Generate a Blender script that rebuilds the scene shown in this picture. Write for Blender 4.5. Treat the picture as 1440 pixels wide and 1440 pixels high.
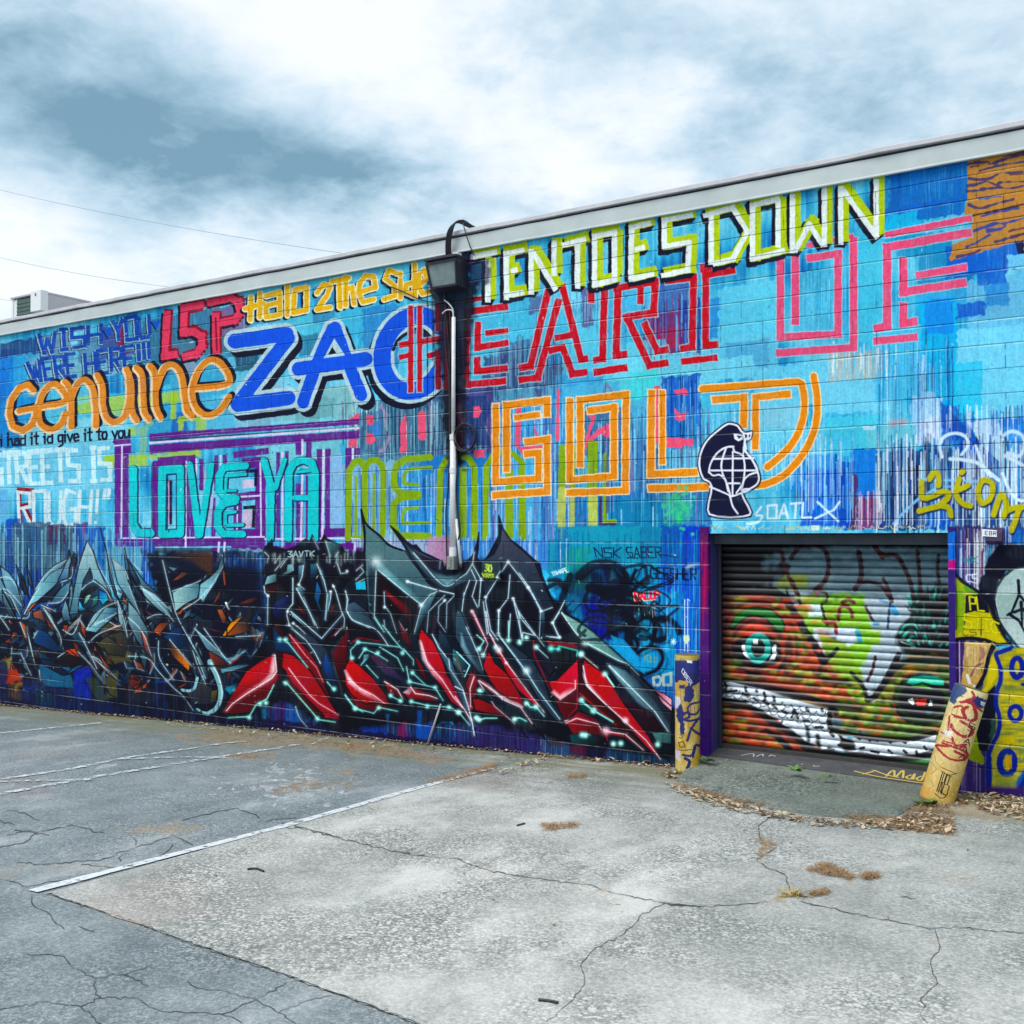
# Graffiti wall with a roller shutter beside a cracked parking lot: everything is built in code.
import bpy, math, random
import numpy as np
for _o in list(bpy.data.objects): bpy.data.objects.remove(_o)
SC = bpy.context.scene; COL = SC.collection
# ------------------------------------------------ camera
EYE = 1.65
FOC_, HY_, VX_ = 1480.0, 757.0, -1570.0
_pitch = math.atan((HY_ - 720) / FOC_)
_x = (VX_ - 720) / FOC_; _y = -(HY_ - 720) / FOC_
_yaw = math.atan2(math.cos(_pitch) - _y * math.sin(_pitch), -_x)
cam = bpy.data.cameras.new('camera'); cam.sensor_width = 36; cam.lens = 36 * FOC_ / 1440; cam.clip_start = .05; cam.clip_end = 3000
co = bpy.data.objects.new('camera', cam); COL.objects.link(co); co.location = (0, 0, EYE); co.rotation_euler = (math.pi / 2 + _pitch, 0, _yaw); SC.camera = co
# ------------------------------------------------ sky, sun, exposure
SUN_EL, SUN_AZ = math.radians(58), math.radians(20)      # behind the viewer, a little to the left of the wall's normal
SC.view_settings.view_transform = 'Standard'; SC.view_settings.look = 'None'; SC.view_settings.exposure = .98; SC.view_settings.gamma = 1
W = bpy.data.worlds.new('World'); SC.world = W; W.use_nodes = True
def build_sky():
    nt = W.node_tree; N = nt.nodes; L = nt.links; N.clear()
    def nd(t, **k):
        n = N.new(t)
        for a, b in k.items(): setattr(n, a, b)
        return n
    def math_(op, a, b=None, c=None, clamp=False):
        n = nd('ShaderNodeMath', operation=op, use_clamp=clamp)
        for i, v in enumerate((a, b, c)):
            if v is None: continue
            if isinstance(v, (int, float)): n.inputs[i].default_value = v
            else: L.new(v, n.inputs[i])
        return n.outputs[0]
    out = nd('ShaderNodeOutputWorld'); bg = nd('ShaderNodeBackground'); L.new(bg.outputs[0], out.inputs[0])
    sky = nd('ShaderNodeTexSky', sky_type='NISHITA', sun_disc=False, sun_elevation=SUN_EL, sun_rotation=math.pi - SUN_AZ)
    tc = nd('ShaderNodeTexCoord'); nrm = nd('ShaderNodeVectorMath', operation='NORMALIZE'); L.new(tc.outputs['Generated'], nrm.inputs[0])
    sep = nd('ShaderNodeSeparateXYZ'); L.new(nrm.outputs[0], sep.inputs[0])
    zz = math_('ADD', math_('MAXIMUM', sep.outputs[2], 0.0), .22)
    cmb = nd('ShaderNodeCombineXYZ'); L.new(math_('DIVIDE', sep.outputs[0], zz), cmb.inputs[0]); L.new(math_('DIVIDE', sep.outputs[1], zz), cmb.inputs[1])
    def noise(sc, det, ro, off, dist=.4):
        mp = nd('ShaderNodeMapping'); mp.inputs['Location'].default_value = off; L.new(cmb.outputs[0], mp.inputs[0])
        n = nd('ShaderNodeTexNoise'); n.inputs['Scale'].default_value = sc; n.inputs['Detail'].default_value = det; n.inputs['Roughness'].default_value = ro; n.inputs['Distortion'].default_value = dist
        L.new(mp.outputs[0], n.inputs[0]); return n.outputs[0]
    n1 = noise(1.7, 8, .58, (3.1, 1.7, 0), .2); n2 = noise(5.5, 9, .62, (0, 5, 2), .25); n3 = noise(13, 8, .62, (7, 1, 4), .3)
    dens = math_('ADD', math_('MULTIPLY', math_('SUBTRACT', n1, .5), 1.0), math_('ADD', math_('ADD', math_('MULTIPLY', math_('SUBTRACT', n2, .5), .95), math_('MULTIPLY', math_('SUBTRACT', n3, .5), .45)), .33))
    ca, sa = math.cos(_yaw), math.sin(_yaw)
    warp = math_('MULTIPLY', math_('SUBTRACT', n2, .5), .22)
    for px, py, rad, amp in BLOBS:
        x = (px - 720) / FOC_; y = -(py - 720) / FOC_; F = math.cos(_pitch) - y * math.sin(_pitch); U = math.sin(_pitch) + y * math.cos(_pitch)
        d = np.array((ca * x - sa * F, sa * x + ca * F, U)); d /= np.linalg.norm(d)
        vm = nd('ShaderNodeVectorMath', operation='SUBTRACT'); L.new(nrm.outputs[0], vm.inputs[0]); vm.inputs[1].default_value = tuple(d)
        sc = nd('ShaderNodeVectorMath', operation='MULTIPLY'); L.new(vm.outputs[0], sc.inputs[0]); sc.inputs[1].default_value = (1, 1, 1.9)
        ln = nd('ShaderNodeVectorMath', operation='LENGTH'); L.new(sc.outputs[0], ln.inputs[0])
        mr = nd('ShaderNodeMapRange', interpolation_type='SMOOTHSTEP'); L.new(math_('ADD', ln.outputs['Value'], warp), mr.inputs[0])
        mr.inputs[1].default_value = rad; mr.inputs[2].default_value = rad * .25; mr.inputs[3].default_value = 0; mr.inputs[4].default_value = amp
        dens = math_('ADD', dens, mr.outputs[0])
    rp = nd('ShaderNodeValToRGB'); L.new(dens, rp.inputs[0]); e = rp.color_ramp.elements
    e[0].position = .20; e[0].color = (.52, .545, .56, 1); e[1].position = 1.0; e[1].color = (.10, .19, .25, 1)
    for p, c in ((.36, (.46, .50, .53, 1)), (.48, (.385, .455, .505, 1)), (.62, (.30, .39, .455, 1)), (.78, (.205, .305, .375, 1))):
        q = e.new(p); q.color = c
    ms = nd('ShaderNodeVectorMath', operation='SCALE'); L.new(sky.outputs[0], ms.inputs[0]); ms.inputs['Scale'].default_value = .1
    mx = nd('ShaderNodeMix', data_type='RGBA'); mx.inputs[0].default_value = .92
    L.new(ms.outputs[0], mx.inputs[6]); L.new(rp.outputs[0], mx.inputs[7]); L.new(mx.outputs[2], bg.inputs[0]); bg.inputs[1].default_value = 1.0
# darker cloud bellies and brighter gaps: direction (as seen from the lot), angular radius, density
BLOBS = [(330, 255, .27, .34), (500, 270, .18, .2), (200, 235, .16, .12), (90, 130, .24, .24), (40, 60, .2, .12), (960, 150, .28, .16), (1100, 60, .25, .14), (760, 40, .16, .16), (620, 240, .22, .14), (1300, 130, .25, .10),
         (360, 75, .2, -.22), (700, 190, .14, -.14), (130, 340, .2, -.2), (440, 345, .14, -.2), (820, 200, .16, -.14), (560, 120, .16, -.12), (40, 250, .12, -.1), (1000, 240, .2, -.1)]
build_sky()
sl = bpy.data.lights.new('sun', 'SUN'); sl.energy = 1.35; sl.angle = math.radians(30); sl.color = (1, .965, .92)
so = bpy.data.objects.new('sun', sl); COL.objects.link(so); so.location = (-6, -12, 20); so.rotation_euler = (math.pi / 2 - SUN_EL, 0, -SUN_AZ)
import numpy as np, math
# ---------------------------------------------------------------- painter (numpy, wall space)
FOC = 1480.0; HY = 757.0; VX = -1570.0; DW = 9.18
PITCH = math.atan((HY - 720) / FOC)
def px_dir(px, py):
    x = (px - 720) / FOC; y = -(py - 720) / FOC
    return (x, math.cos(PITCH) - y * math.sin(PITCH), math.sin(PITCH) + y * math.cos(PITCH))
_d = px_dir(VX, HY); TH = math.atan2(_d[1], -_d[0]); CT, ST = math.cos(TH), math.sin(TH)
def px_wall(px, py, D=DW):                 # photo grid -> (along wall, height above eye)
    X, F, U = px_dir(px, py); n = ST * X + CT * F
    return (CT * X - ST * F) * D / n, U * D / n
def wall_px(s, z, D=DW):                   # wall -> tracing grid
    X = CT * s + ST * D; F = -ST * s + CT * D
    f2 = F * math.cos(PITCH) + z * math.sin(PITCH); u2 = -F * math.sin(PITCH) + z * math.cos(PITCH)
    return 720 + FOC * X / f2, 720 - FOC * u2 / f2
def hx(c):
    if not isinstance(c, str): return np.asarray(c, np.float32)
    v = np.array([int(c[i:i + 2], 16) / 255 for i in (1, 3, 5)], np.float32)
    return np.where(v <= .04045, v / 12.92, ((v + .055) / 1.055) ** 2.4).astype(np.float32)
_RT = np.random.RandomState(5).rand(256, 256).astype(np.float32)
def vn(X, Y, sx, sy, seed=0):
    x = X / sx + seed * 17.3; y = Y / sy + seed * 5.7
    xi = np.floor(x).astype(np.int32); yi = np.floor(y).astype(np.int32)
    fx = (x - xi).astype(np.float32); fy = (y - yi).astype(np.float32)
    fx = fx * fx * (3 - 2 * fx); fy = fy * fy * (3 - 2 * fy)
    a = _RT[yi & 255, xi & 255]; b = _RT[yi & 255, (xi + 1) & 255]
    c = _RT[(yi + 1) & 255, xi & 255]; d = _RT[(yi + 1) & 255, (xi + 1) & 255]
    return (a * (1 - fx) + b * fx) * (1 - fy) + (c * (1 - fx) + d * fx) * fy
def seg_d(X, Y, a, b):
    dx, dy = b[0] - a[0], b[1] - a[1]; L = dx * dx + dy * dy + 1e-9
    t = np.clip(((X - a[0]) * dx + (Y - a[1]) * dy) / L, 0, 1)
    return np.hypot(X - a[0] - t * dx, Y - a[1] - t * dy), t
def sd_poly(X, Y, P):
    d = None; ins = np.zeros(X.shape, bool); n = len(P)
    for i in range(n):
        a, b = P[i], P[(i + 1) % n]
        e, _ = seg_d(X, Y, a, b); d = e if d is None else np.minimum(d, e)
        if a[1] != b[1]:
            c = ((a[1] > Y) != (b[1] > Y)) & (X < (b[0] - a[0]) * (Y - a[1]) / (b[1] - a[1]) + a[0])
            ins ^= c
    return np.where(ins, -d, d)
def pts(s):
    if not isinstance(s, str): return [tuple(p) for p in s]
    return [tuple(float(v) for v in t.split(',')) for t in s.split()]
def smooth(P, n=6, closed=False):
    P = pts(P); Q = []; N = len(P)
    if N < 3: return P
    for i in range(N if closed else N - 1):
        if closed: p0, p1, p2, p3 = P[i - 1], P[i], P[(i + 1) % N], P[(i + 2) % N]
        else: p0, p1, p2, p3 = P[max(i - 1, 0)], P[i], P[i + 1], P[min(i + 2, N - 1)]
        for k in range(n):
            t = k / n
            Q.append(tuple(.5 * (2 * b + (c - a) * t + (2 * a - 5 * b + 4 * c - d) * t * t + (3 * b - a - 3 * c + d) * t ** 3)
                           for a, b, c, d in zip(p0, p1, p2, p3)))
    if not closed: Q.append(P[-1])
    return Q
class Canvas:
    air = False
    def __init__(self, PX, PY, index, base):
        self.X = PX.astype(np.float32); self.Y = PY.astype(np.float32); self.index = index
        self.img = np.empty(PX.shape + (3,), np.float32); self.img[:] = hx(base)
        self.k = (1, 0, 0)                   # crop scale and origin of the coordinates in use
    def crop(self, ox=0, oy=0, s=1.0): self.k = (s, ox, oy); return self
    def P(self, p, closed=None, sm=False):
        s, ox, oy = self.k
        q = [(ox + x / s, oy + y / s) for x, y in pts(p)]
        return smooth(q, 6, bool(closed)) if sm else q
    def reg(self, P, pad):
        xs = [p[0] for p in P]; ys = [p[1] for p in P]
        i0, i1, j0, j1 = self.index(min(xs) - pad, min(ys) - pad, max(xs) + pad, max(ys) + pad)
        if i1 <= i0 or j1 <= j0: return None
        sl = (slice(i0, i1), slice(j0, j1)); return sl, self.X[sl], self.Y[sl]
    def mix(self, sl, col, a):
        im = self.img[sl]; a = a[..., None]; im += (col - im) * a
    def poly(self, p, col, col2=None, ga=None, soft=.9, a=1., rough=0, rs=6, dry=0, sm=False, line=None, lw=1.5, seed=1, glow=None):
        P = self.P(p, True, sm); r = self.reg(P, soft + rough + (glow[1] * 3 if glow else 0) + 2)
        if r is None: return self
        sl, X, Y = r; d = sd_poly(X, Y, P)
        if rough: d = d + (vn(X, Y, rs, rs, seed) - .5) * 2 * rough
        if glow: self.mix(sl, hx(glow[0]), np.exp(-(np.maximum(d, 0) / glow[1]) ** 2) * glow[2])
        m = np.clip(.5 - d / soft, 0, 1) * a
        if dry: m = m * np.clip(1.6 - dry * 2 * vn(X, Y, 1.2, 22, seed + 3), 0, 1)
        c = hx(col)
        if col2 is not None:
            if ga is None: g0, g1 = P[0], P[len(P) // 2]
            else:
                g = self.P(ga); g0, g1 = g[0], g[1]
            dx, dy = g1[0] - g0[0], g1[1] - g0[1]
            t = np.clip(((X - g0[0]) * dx + (Y - g0[1]) * dy) / (dx * dx + dy * dy + 1e-6), 0, 1)[..., None]
            c = hx(col) * (1 - t) + hx(col2) * t
        self.mix(sl, c, m)
        if line: self.mix(sl, hx(line), np.clip(.5 + (lw / 2 - np.abs(d)) / .9, 0, 1) * .9 * a)
        return self
    def line(self, p, w, col, w2=None, soft=.9, a=1., sm=False, closed=False, off=(0, 0), wob=0):
        P = self.P(p, closed, sm); P = [(x + off[0], y + off[1]) for x, y in P]
        if closed: P = P + [P[0]]
        if self.air and w < 2.8 and col[1] in 'bcdef89' and len(P) > 1:      # airbrushed highlight: soft halo, tapering core
            k = self.k; self.k = (1, 0, 0); self.glow(P, 1.2 + w, col, .10); self.k = k
            w *= .9; a *= .82; w2 = w * .45 if w2 is None else w2
        r = self.reg(P, max(w, w2 or 0) / 2 + soft + 2)
        if r is None: return self
        sl, X, Y = r; m = None; n = len(P) - 1
        for i in range(n):
            d, t = seg_d(X, Y, P[i], P[i + 1])
            ww = w if w2 is None else w + (w2 - w) * (i + t) / n
            e = d - ww / 2; m = e if m is None else np.minimum(m, e)
        m = m + (vn(X, Y, 6, 6, 9) - .5) * (wob + min(.9, .12 * w)) + (vn(X, Y, 1.6, 1.6, 19) - .5) * min(.35, .05 * w)
        self.mix(sl, hx(col), np.clip(.5 - m / soft, 0, 1) * a); return self
    def glow(self, p, w, col, a=1., sm=False, closed=False):
        P = self.P(p, closed, sm)
        if len(P) == 1: P = P * 2
        if closed: P = P + [P[0]]
        r = self.reg(P, w * 2.6)
        if r is None: return self
        sl, X, Y = r; m = None
        for i in range(len(P) - 1):
            d, _ = seg_d(X, Y, P[i], P[i + 1]); m = d if m is None else np.minimum(m, d)
        self.mix(sl, hx(col), np.exp(-(m / w) ** 2) * a); return self
    def bar(self, p, w, col, soft=.9, a=1., off=(0, 0), ends=0.):   # square-cornered stroke
        P = [(x + off[0], y + off[1]) for x, y in self.P(p)]
        r = self.reg(P, w + 2)
        if r is None: return self
        sl, X, Y = r; m = None; n = len(P) - 1
        for i in range(n):
            (ax, ay), (bx, by) = P[i], P[i + 1]; L = math.hypot(bx - ax, by - ay) + 1e-6
            ux, uy = (bx - ax) / L, (by - ay) / L
            e0 = w / 2 if i > 0 else ends; e1 = w / 2 if i < n - 1 else ends
            al = (X - ax) * ux + (Y - ay) * uy; ac = np.abs((X - ax) * uy - (Y - ay) * ux)
            d = np.maximum(np.maximum(-e0 - al, al - L - e1), ac - w / 2)
            m = d if m is None else np.minimum(m, d)
        m = m + (vn(X, Y, 7, 7, 9) - .5) * min(1.1, .16 * w) + (vn(X, Y, 1.6, 1.6, 19) - .5) * min(.4, .05 * w)
        self.mix(sl, hx(col), np.clip(.5 - m / soft, 0, 1) * a * (.86 + .14 * np.clip(vn(X, Y, 2.2, 9, 29) * 2.2, 0, 1))); return self
    def patch(self, x0, y0, x1, y1, col, a=.9, rough=2.5, dry=.5, seed=0):   # brushed rectangle that follows the courses
        xm = (x0 + x1) / 2; q = lambda x, y: (x, HY + (y - HY) * (x - VX) / (xm - VX))
        k = self.k; self.k = (1, 0, 0)
        self.poly([q(x0, y0), q(x1, y0), q(x1, y1), q(x0, y1)], col, a=a, rough=rough, rs=5, dry=dry, soft=1.6, seed=seed or int(x0 + 7 * y0) % 97)
        self.k = k; return self
    def drips(self, x0, y0, x1, y1, cols, n, w=(1, 2.5), l=(20, 80), a=.8, seed=1, bottom=False):
        R = np.random.RandomState(seed); k = self.k; self.k = (1, 0, 0)
        for i in range(n):
            x = R.uniform(x0, x1); L = R.uniform(*l); ww = R.uniform(*w)
            y = y0 + R.rand() ** 1.4 * max(y1 - y0 - L, 1)
            if bottom: y = y0 - R.rand() * 4
            q = [(x, y), (x + R.uniform(-.5, .5), y + L * .6), (x + R.uniform(-.4, .4), min(y + L, y1 + 4))]
            self.line(q, ww, cols[R.randint(len(cols))], w2=ww * R.uniform(.4, 1), a=a * R.uniform(.5, 1), soft=1.)
        self.k = k; return self
    def text(self, s, q, w, col, sq=True, off=(0, 0), adv=1.25, a=1., soft=.9, sp=None):
        # q: top-left, top-right, bottom-right, bottom-left of the lettering
        TL, TR, BR, BL = self.P(q); k = self.k; self.k = (1, 0, 0)
        wid = [GW.get(c, 1.0) for c in s]; gap = .28 if sp is None else sp
        tot = sum(wid) + gap * (len(s) - 1); x = 0.
        for c, wc in zip(s, wid):
            for st in GLYPH.get(c, []):
                o = []
                for gx, gy in st:
                    u = (x + gx * wc) / tot; v = gy
                    tx = TL[0] + (TR[0] - TL[0]) * u; ty = TL[1] + (TR[1] - TL[1]) * u
                    bx = BL[0] + (BR[0] - BL[0]) * u; by = BL[1] + (BR[1] - BL[1]) * u
                    o.append((tx + (bx - tx) * v, ty + (by - ty) * v))
                (self.bar if sq else self.line)(o, w, col, off=off, a=a, soft=soft)
            x += wc + gap
        self.k = k; return self
def _g(s): return [[(float(a.split(',')[0]), float(a.split(',')[1])) for a in st.split()] for st in s.split('|')]
GLYPH = {c: _g(s) for c, s in {
    'A': '0,1 .5,0 1,1|.2,.65 .8,.65', 'B': '0,0 .8,0 1,.2 .8,.48 0,.48|.8,.48 1,.7 .8,1 0,1 0,0', 'C': '1,.1 .3,0 0,.3 0,.7 .3,1 1,.9',
    'D': '0,0 .7,0 1,.4 .7,1 0,1 0,0', 'E': '1,0 0,0 0,1 1,1|0,.5 .8,.5', 'F': '1,0 0,0 0,1|0,.5 .8,.5',
    'G': '1,.1 .2,0 0,.3 0,.8 .2,1 1,1 1,.55 .5,.55', 'H': '0,0 0,1|1,0 1,1|0,.5 1,.5', 'I': '.5,0 .5,1|0,0 1,0|0,1 1,1', 'J': '1,0 1,.8 .6,1 0,.9',
    'K': '0,0 0,1|1,0 0,.55 1,1', 'L': '0,0 0,1 1,1', 'M': '0,1 0,0 .5,.6 1,0 1,1', 'N': '0,1 0,0 1,1 1,0', 'O': '0,0 1,0 1,1 0,1 0,0 .3,0',
    'P': '0,1 0,0 1,.05 1,.5 0,.55', 'R': '0,1 0,0 1,.05 1,.45 0,.5|.4,.5 1,1', 'S': '1,.05 0,.05 0,.48 1,.52 1,.97 0,.97', 'T': '0,0 1,0|.5,0 .5,1',
    'U': '0,0 0,.85 .2,1 .8,1 1,.85 1,0', 'V': '0,0 .5,1 1,0', 'W': '0,0 .25,1 .5,.35 .75,1 1,0', 'X': '0,0 1,1|1,0 0,1', 'Y': '0,0 .5,.5 1,0|.5,.5 .5,1',
    'Z': '0,0 1,0 0,1 1,1', '!': '.5,0 .5,.7|.5,.9 .5,1', '"': '.2,0 .1,.3|.8,0 .7,.3', '2': '0,.2 .4,0 1,.2 0,1 1,1', '5': '1,0 0,0 0,.45 .8,.45 1,.7 .8,1 0,1',
    '3': '0,0 1,0 .4,.45 1,.7 .6,1 0,.95', '0': '.2,0 .8,0 1,.5 .8,1 .2,1 0,.5 .2,0', '7': '0,0 1,0 .3,1',
    'a': '.1,.5 .9,.45 1,1|1,.65 .2,.65 .1,1 1,.95', 'd': '1,0 1,1 .2,1 0,.75 .2,.5 1,.5', 'e': '0,.75 1,.7 .8,.45 .2,.45 0,.75 .3,1 1,.95', 'f': '.9,.1 .5,.1 .5,1|0,.45 .9,.45',
    'g': '1,.45 .2,.45 .1,.75 .3,.95 1,.9|1,.45 1,1.2 .3,1.35', 'h': '0,0 0,1|0,.55 .7,.45 1,1', 'i': '.5,.45 .5,1|.5,.15 .5,.25|.1,.48 .5,.45', 'o': '.2,.45 .8,.45 1,.7 .8,1 .2,1 0,.7 .2,.45',
    't': '.5,.1 .5,1 .9,1|0,.4 1,.4', 'u': '0,.45 .1,1 .8,.95 1,.45|1,.45 1,1', 'v': '0,.45 .5,1 1,.45', 'y': '0,.45 .5,.9|1,.45 .3,1.3', "'": '.5,0 .4,.2', ' ': '0,0 0,0'}.items()}
GLYPH[' '] = []
GW = {'I': .7, 'i': .55, '!': .4, '"': .6, ' ': .6, 't': .8, 'f': .7, 'W': 1.3, "'": .3, 'M': 1.25}
C1, C2, C3, C4 = (0, 400, 4), (300, 340, 4), (620, 300, 4), (940, 180, 2.88)
C5, C6, C7, C8 = (0, 720, 3.6), (300, 700, 3.6), (600, 700, 3.6), (940, 700, 2.88)
D1, D2, D3, D4, D5, D6, D7, D8 = (0, 580, 5.538), (240, 560, 5.538), (470, 540, 5.538), (700, 520, 5.538), (920, 520, 5.538), (1180, 540, 5.538), (0, 740, 7.2), (180, 740, 5.143)
R1, R2, R3 = (1330, 740, 7.2), (1330, 900, 5.764), (760, 740, 6)
F1, F2, F3, F4, F5, F6, F7, F8 = (360, 740, 9), (490, 710, 8), (640, 720, 8), (310, 880, 7.2), (470, 860, 7.2), (640, 860, 7.2), (780, 860, 6.26), (0, 840, 5.46)
CYAN, SKYB, BLUE, NAVY, TEAL, PALE = '#58c0de', '#7fcbe6', '#1763c4', '#141a40', '#2b7f9a', '#a8dcea'

def background(m):
    X, Y = m.X, m.Y
    # overall colour field: soft blotches of sky blue, teal and deep blue
    n1 = vn(X, Y, 60, 45, 1); n2 = vn(X, Y, 22, 40, 2); n3 = vn(X, Y, 3, 60, 3)
    f = (n1 * .5 + n2 * .35 + n3 * .3)[..., None]
    a, b, c = hx('#2272b4'), hx('#4fb4d6'), hx('#86cfe4')
    m.img[:] = np.where(f < .55, a + (b - a) * np.clip((f - .25) / .3, 0, 1), b + (c - b) * np.clip((f - .55) / .35, 0, 1))
    p = m.patch
    # ---- left end
    for q in ((-60, 500, 8, 640, '#1f6fc0'), (0, 490, 26, 640, '#1e78c8'), (20, 486, 60, 560, '#3f9ed0'), (0, 478, 60, 500, '#2a3f78'), (55, 470, 100, 500, '#6a86a0'),
              (38, 500, 66, 560, '#74aac4'), (60, 500, 215, 530, '#7bb4c6'), (110, 470, 200, 505, '#5d86a8'), (140, 455, 215, 500, '#43569a'), (165, 455, 182, 500, '#8a1c48'), (175, 450, 230, 490, '#4aa0b8'),
              (180, 500, 240, 545, '#3a90b4'), (200, 440, 335, 500, '#3c6f92'), (225, 470, 330, 520, '#4c7a94'), (240, 500, 320, 560, '#49a2c4'),
              (0, 560, 70, 640, '#2b8cc8'), (60, 545, 130, 600, '#63bcd4'), (120, 555, 180, 620, '#4db4d4'), (30, 590, 180, 630, '#86cbdc'), (0, 625, 160, 690, '#7cc8e2'),
              (180, 515, 200, 570, '#4a2350'), (255, 500, 275, 530, '#8a9cb0'), (270, 560, 330, 620, '#5cb0d0'), (205, 560, 260, 640, '#3f98c4'), (240, 580, 265, 640, '#2c68b8')):
        p(*q)
    # green ghost lettering behind the orange word
    G = '#a3c53a'
    for q in ((105, 556, 150, 580), (150, 556, 188, 582), (185, 555, 225, 575), (225, 550, 262, 566), (205, 566, 214, 600), (240, 552, 248, 590), (180, 600, 208, 612), (196, 600, 206, 645), (150, 640, 208, 656), (210, 634, 282, 644),
              (250, 584, 290, 592), (250, 590, 258, 606), (275, 590, 290, 606), (145, 640, 160, 655)):
        p(*q, G, a=.85, dry=.45, rough=1.2)
    p(108, 560, 148, 566, '#7ec8c0', dry=.3); p(190, 575, 240, 640, '#3aa0c8', a=.5)
    # ---- wall between the words (middle left)
    for q in ((330, 360, 620, 400, '#5fb6d0'), (345, 420, 420, 455, '#5a92ac'), (300, 430, 350, 470, '#7a6a92'), (395, 430, 480, 480, '#5fbcd4'), (440, 400, 470, 455, '#3f88b0'), (480, 400, 560, 470, '#4db0d2'), (510, 430, 560, 520, '#3b86c0'),
              (320, 500, 360, 560, '#6fc4de'), (330, 500, 365, 520, '#24506e'), (420, 470, 450, 500, '#3a7c9c'), (330, 540, 400, 600, '#8ab8cc'), (395, 545, 500, 600, '#86b8bc'), (430, 560, 470, 590, '#6fa6ae'), (380, 590, 470, 615, '#7cc8d8'),
              (360, 620, 480, 660, '#7fc4d0'), (430, 640, 480, 700, '#90bccc'), (455, 640, 478, 745, '#82c2da'), (462, 690, 482, 740, '#5aa8d4')):
        p(*q)
    # ---- grey teal dripping field under the blue letters
    m.patch(490, 575, 660, 660, '#5d8ea6', dry=.3); m.patch(520, 560, 640, 640, '#3d7290', dry=.5); m.patch(600, 540, 690, 660, '#47648e', dry=.5); m.patch(640, 540, 720, 640, '#4f4f88', dry=.6)
    m.drips(480, 560, 720, 660, ['#9cc8d2', '#224a68', '#142c48', '#6fb0c4', '#8a7aa0', '#c0dce0', '#1a3a60'], 330, (.8, 2.2), (20, 80), .85, 3)
    m.patch(478, 650, 560, 800, '#86b4d0', dry=.4); m.patch(560, 655, 600, 700, '#4b9cd2', dry=.3); m.patch(560, 700, 680, 770, '#3f8fd0', dry=.3); m.patch(590, 640, 690, 700, '#2f7fc4', dry=.4); m.patch(490, 755, 640, 800, '#a4b2cc', dry=.3); m.patch(612, 755, 630, 810, '#b03a68', dry=.3); m.patch(640, 755, 770, 800, '#4b8ac8', dry=.4)
    m.drips(480, 655, 800, 800, ['#8ac8e8', '#2a68b0', '#1c4888', '#b8d8ec', '#58b8e0', '#8a90c0', '#245a9c'], 330, (.8, 2.2), (25, 90), .8, 4)
    # ---- behind HEART
    for q in ((655, 372, 690, 420, '#3d94bc'), (660, 400, 760, 470, '#55b2d2'), (690, 440, 830, 500, '#56b8d8'), (640, 470, 700, 540, '#4fb4d4'), (700, 480, 760, 545, '#4c6a92'), (680, 500, 720, 560, '#3c4478'), (720, 500, 770, 560, '#3f5f88'),
              (765, 510, 800, 550, '#4a5a80'), (800, 440, 850, 500, '#68c6e0'), (818, 405, 834, 460, '#605a90'), (745, 415, 770, 440, '#5c6a98'), (790, 470, 860, 540, '#66c4de'), (850, 400, 880, 480, '#5aacd0'),
              (880, 400, 930, 440, '#58b8dc'), (918, 395, 975, 450, '#4868a8'), (920, 440, 975, 520, '#2c62b8'), (905, 440, 960, 500, '#7a3060'), (955, 420, 985, 520, '#2a3c90'), (925, 460, 960, 490, '#a8244a'), (985, 420, 1020, 500, '#3c8cd0'),
              (880, 480, 935, 530, '#70cce2'), (860, 500, 1000, 530, '#78cfe4'), (1010, 400, 1095, 480, '#6cc8e2'), (1000, 470, 1095, 520, '#6ec4de'), (1020, 480, 1080, 520, '#58a4cc'), (960, 505, 1060, 535, '#7acbe0'),
              (700, 545, 790, 580, '#5a9cb8'), (780, 525, 850, 570, '#4aa0d4'), (850, 530, 920, 570, '#62cfdc'), (885, 520, 925, 570, '#58d0d8')):
        p(*q)
    m.drips(690, 470, 790, 570, ['#2a3260', '#6a5a98', '#1c2c58', '#8fb8d0', '#3a4a80', '#5aa0c0'], 150, (.8, 2), (25, 75), .75, 6)
    m.drips(905, 410, 985, 520, ['#24408c', '#8a3060', '#5a7ac0', '#1e2c70', '#6fb0e0'], 90, (.8, 2), (25, 70), .75, 7)
    m.drips(800, 410, 850, 470, ['#4a5a90', '#8fd0e4', '#6a88b0'], 30, (.8, 2), (15, 50), .7, 8)
    # ---- blue and cyan drips behind GOLD and below it
    for q in ((700, 560, 800, 640, '#3f8fd0'), (720, 560, 770, 620, '#4aa8dc'), (770, 560, 790, 640, '#58a0c8'), (790, 540, 870, 600, '#5cb4d8'), (815, 575, 890, 640, '#3c6c94'), (880, 560, 930, 640, '#5aa8cc'), (930, 528, 985, 620, '#1b4fae'), (985, 540, 1050, 600, '#50b8d8'),
              (1000, 560, 1060, 640, '#6cc0dc'), (1060, 560, 1130, 640, '#8fcfe4'), (940, 580, 985, 630, '#2a86d0'), (940, 630, 1000, 680, '#7cc4e0'), (700, 640, 800, 760, '#5ab0dc'), (760, 640, 800, 760, '#4c80bc'), (880, 620, 930, 700, '#4a7ab0'),
              (800, 690, 960, 770, '#2f7ab8'), (860, 700, 960, 790, '#1c88b4'), (930, 690, 1000, 760, '#2c74b0'), (780, 755, 850, 800, '#5a70c0')):
        p(*q)
    m.drips(690, 560, 800, 800, ['#8fd4ec', '#2a62a8', '#3a8cc8', '#b4dcec', '#5a6cb0', '#244c94', '#9a8ac8'], 260, (.8, 2.2), (25, 90), .8, 9)
    m.drips(800, 570, 1000, 770, ['#6fc8e4', '#1c3c78', '#284a80', '#a8d8ea', '#3c7ab0', '#16285c', '#8a86b8'], 330, (.8, 2.2), (25, 90), .8, 10)
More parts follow.
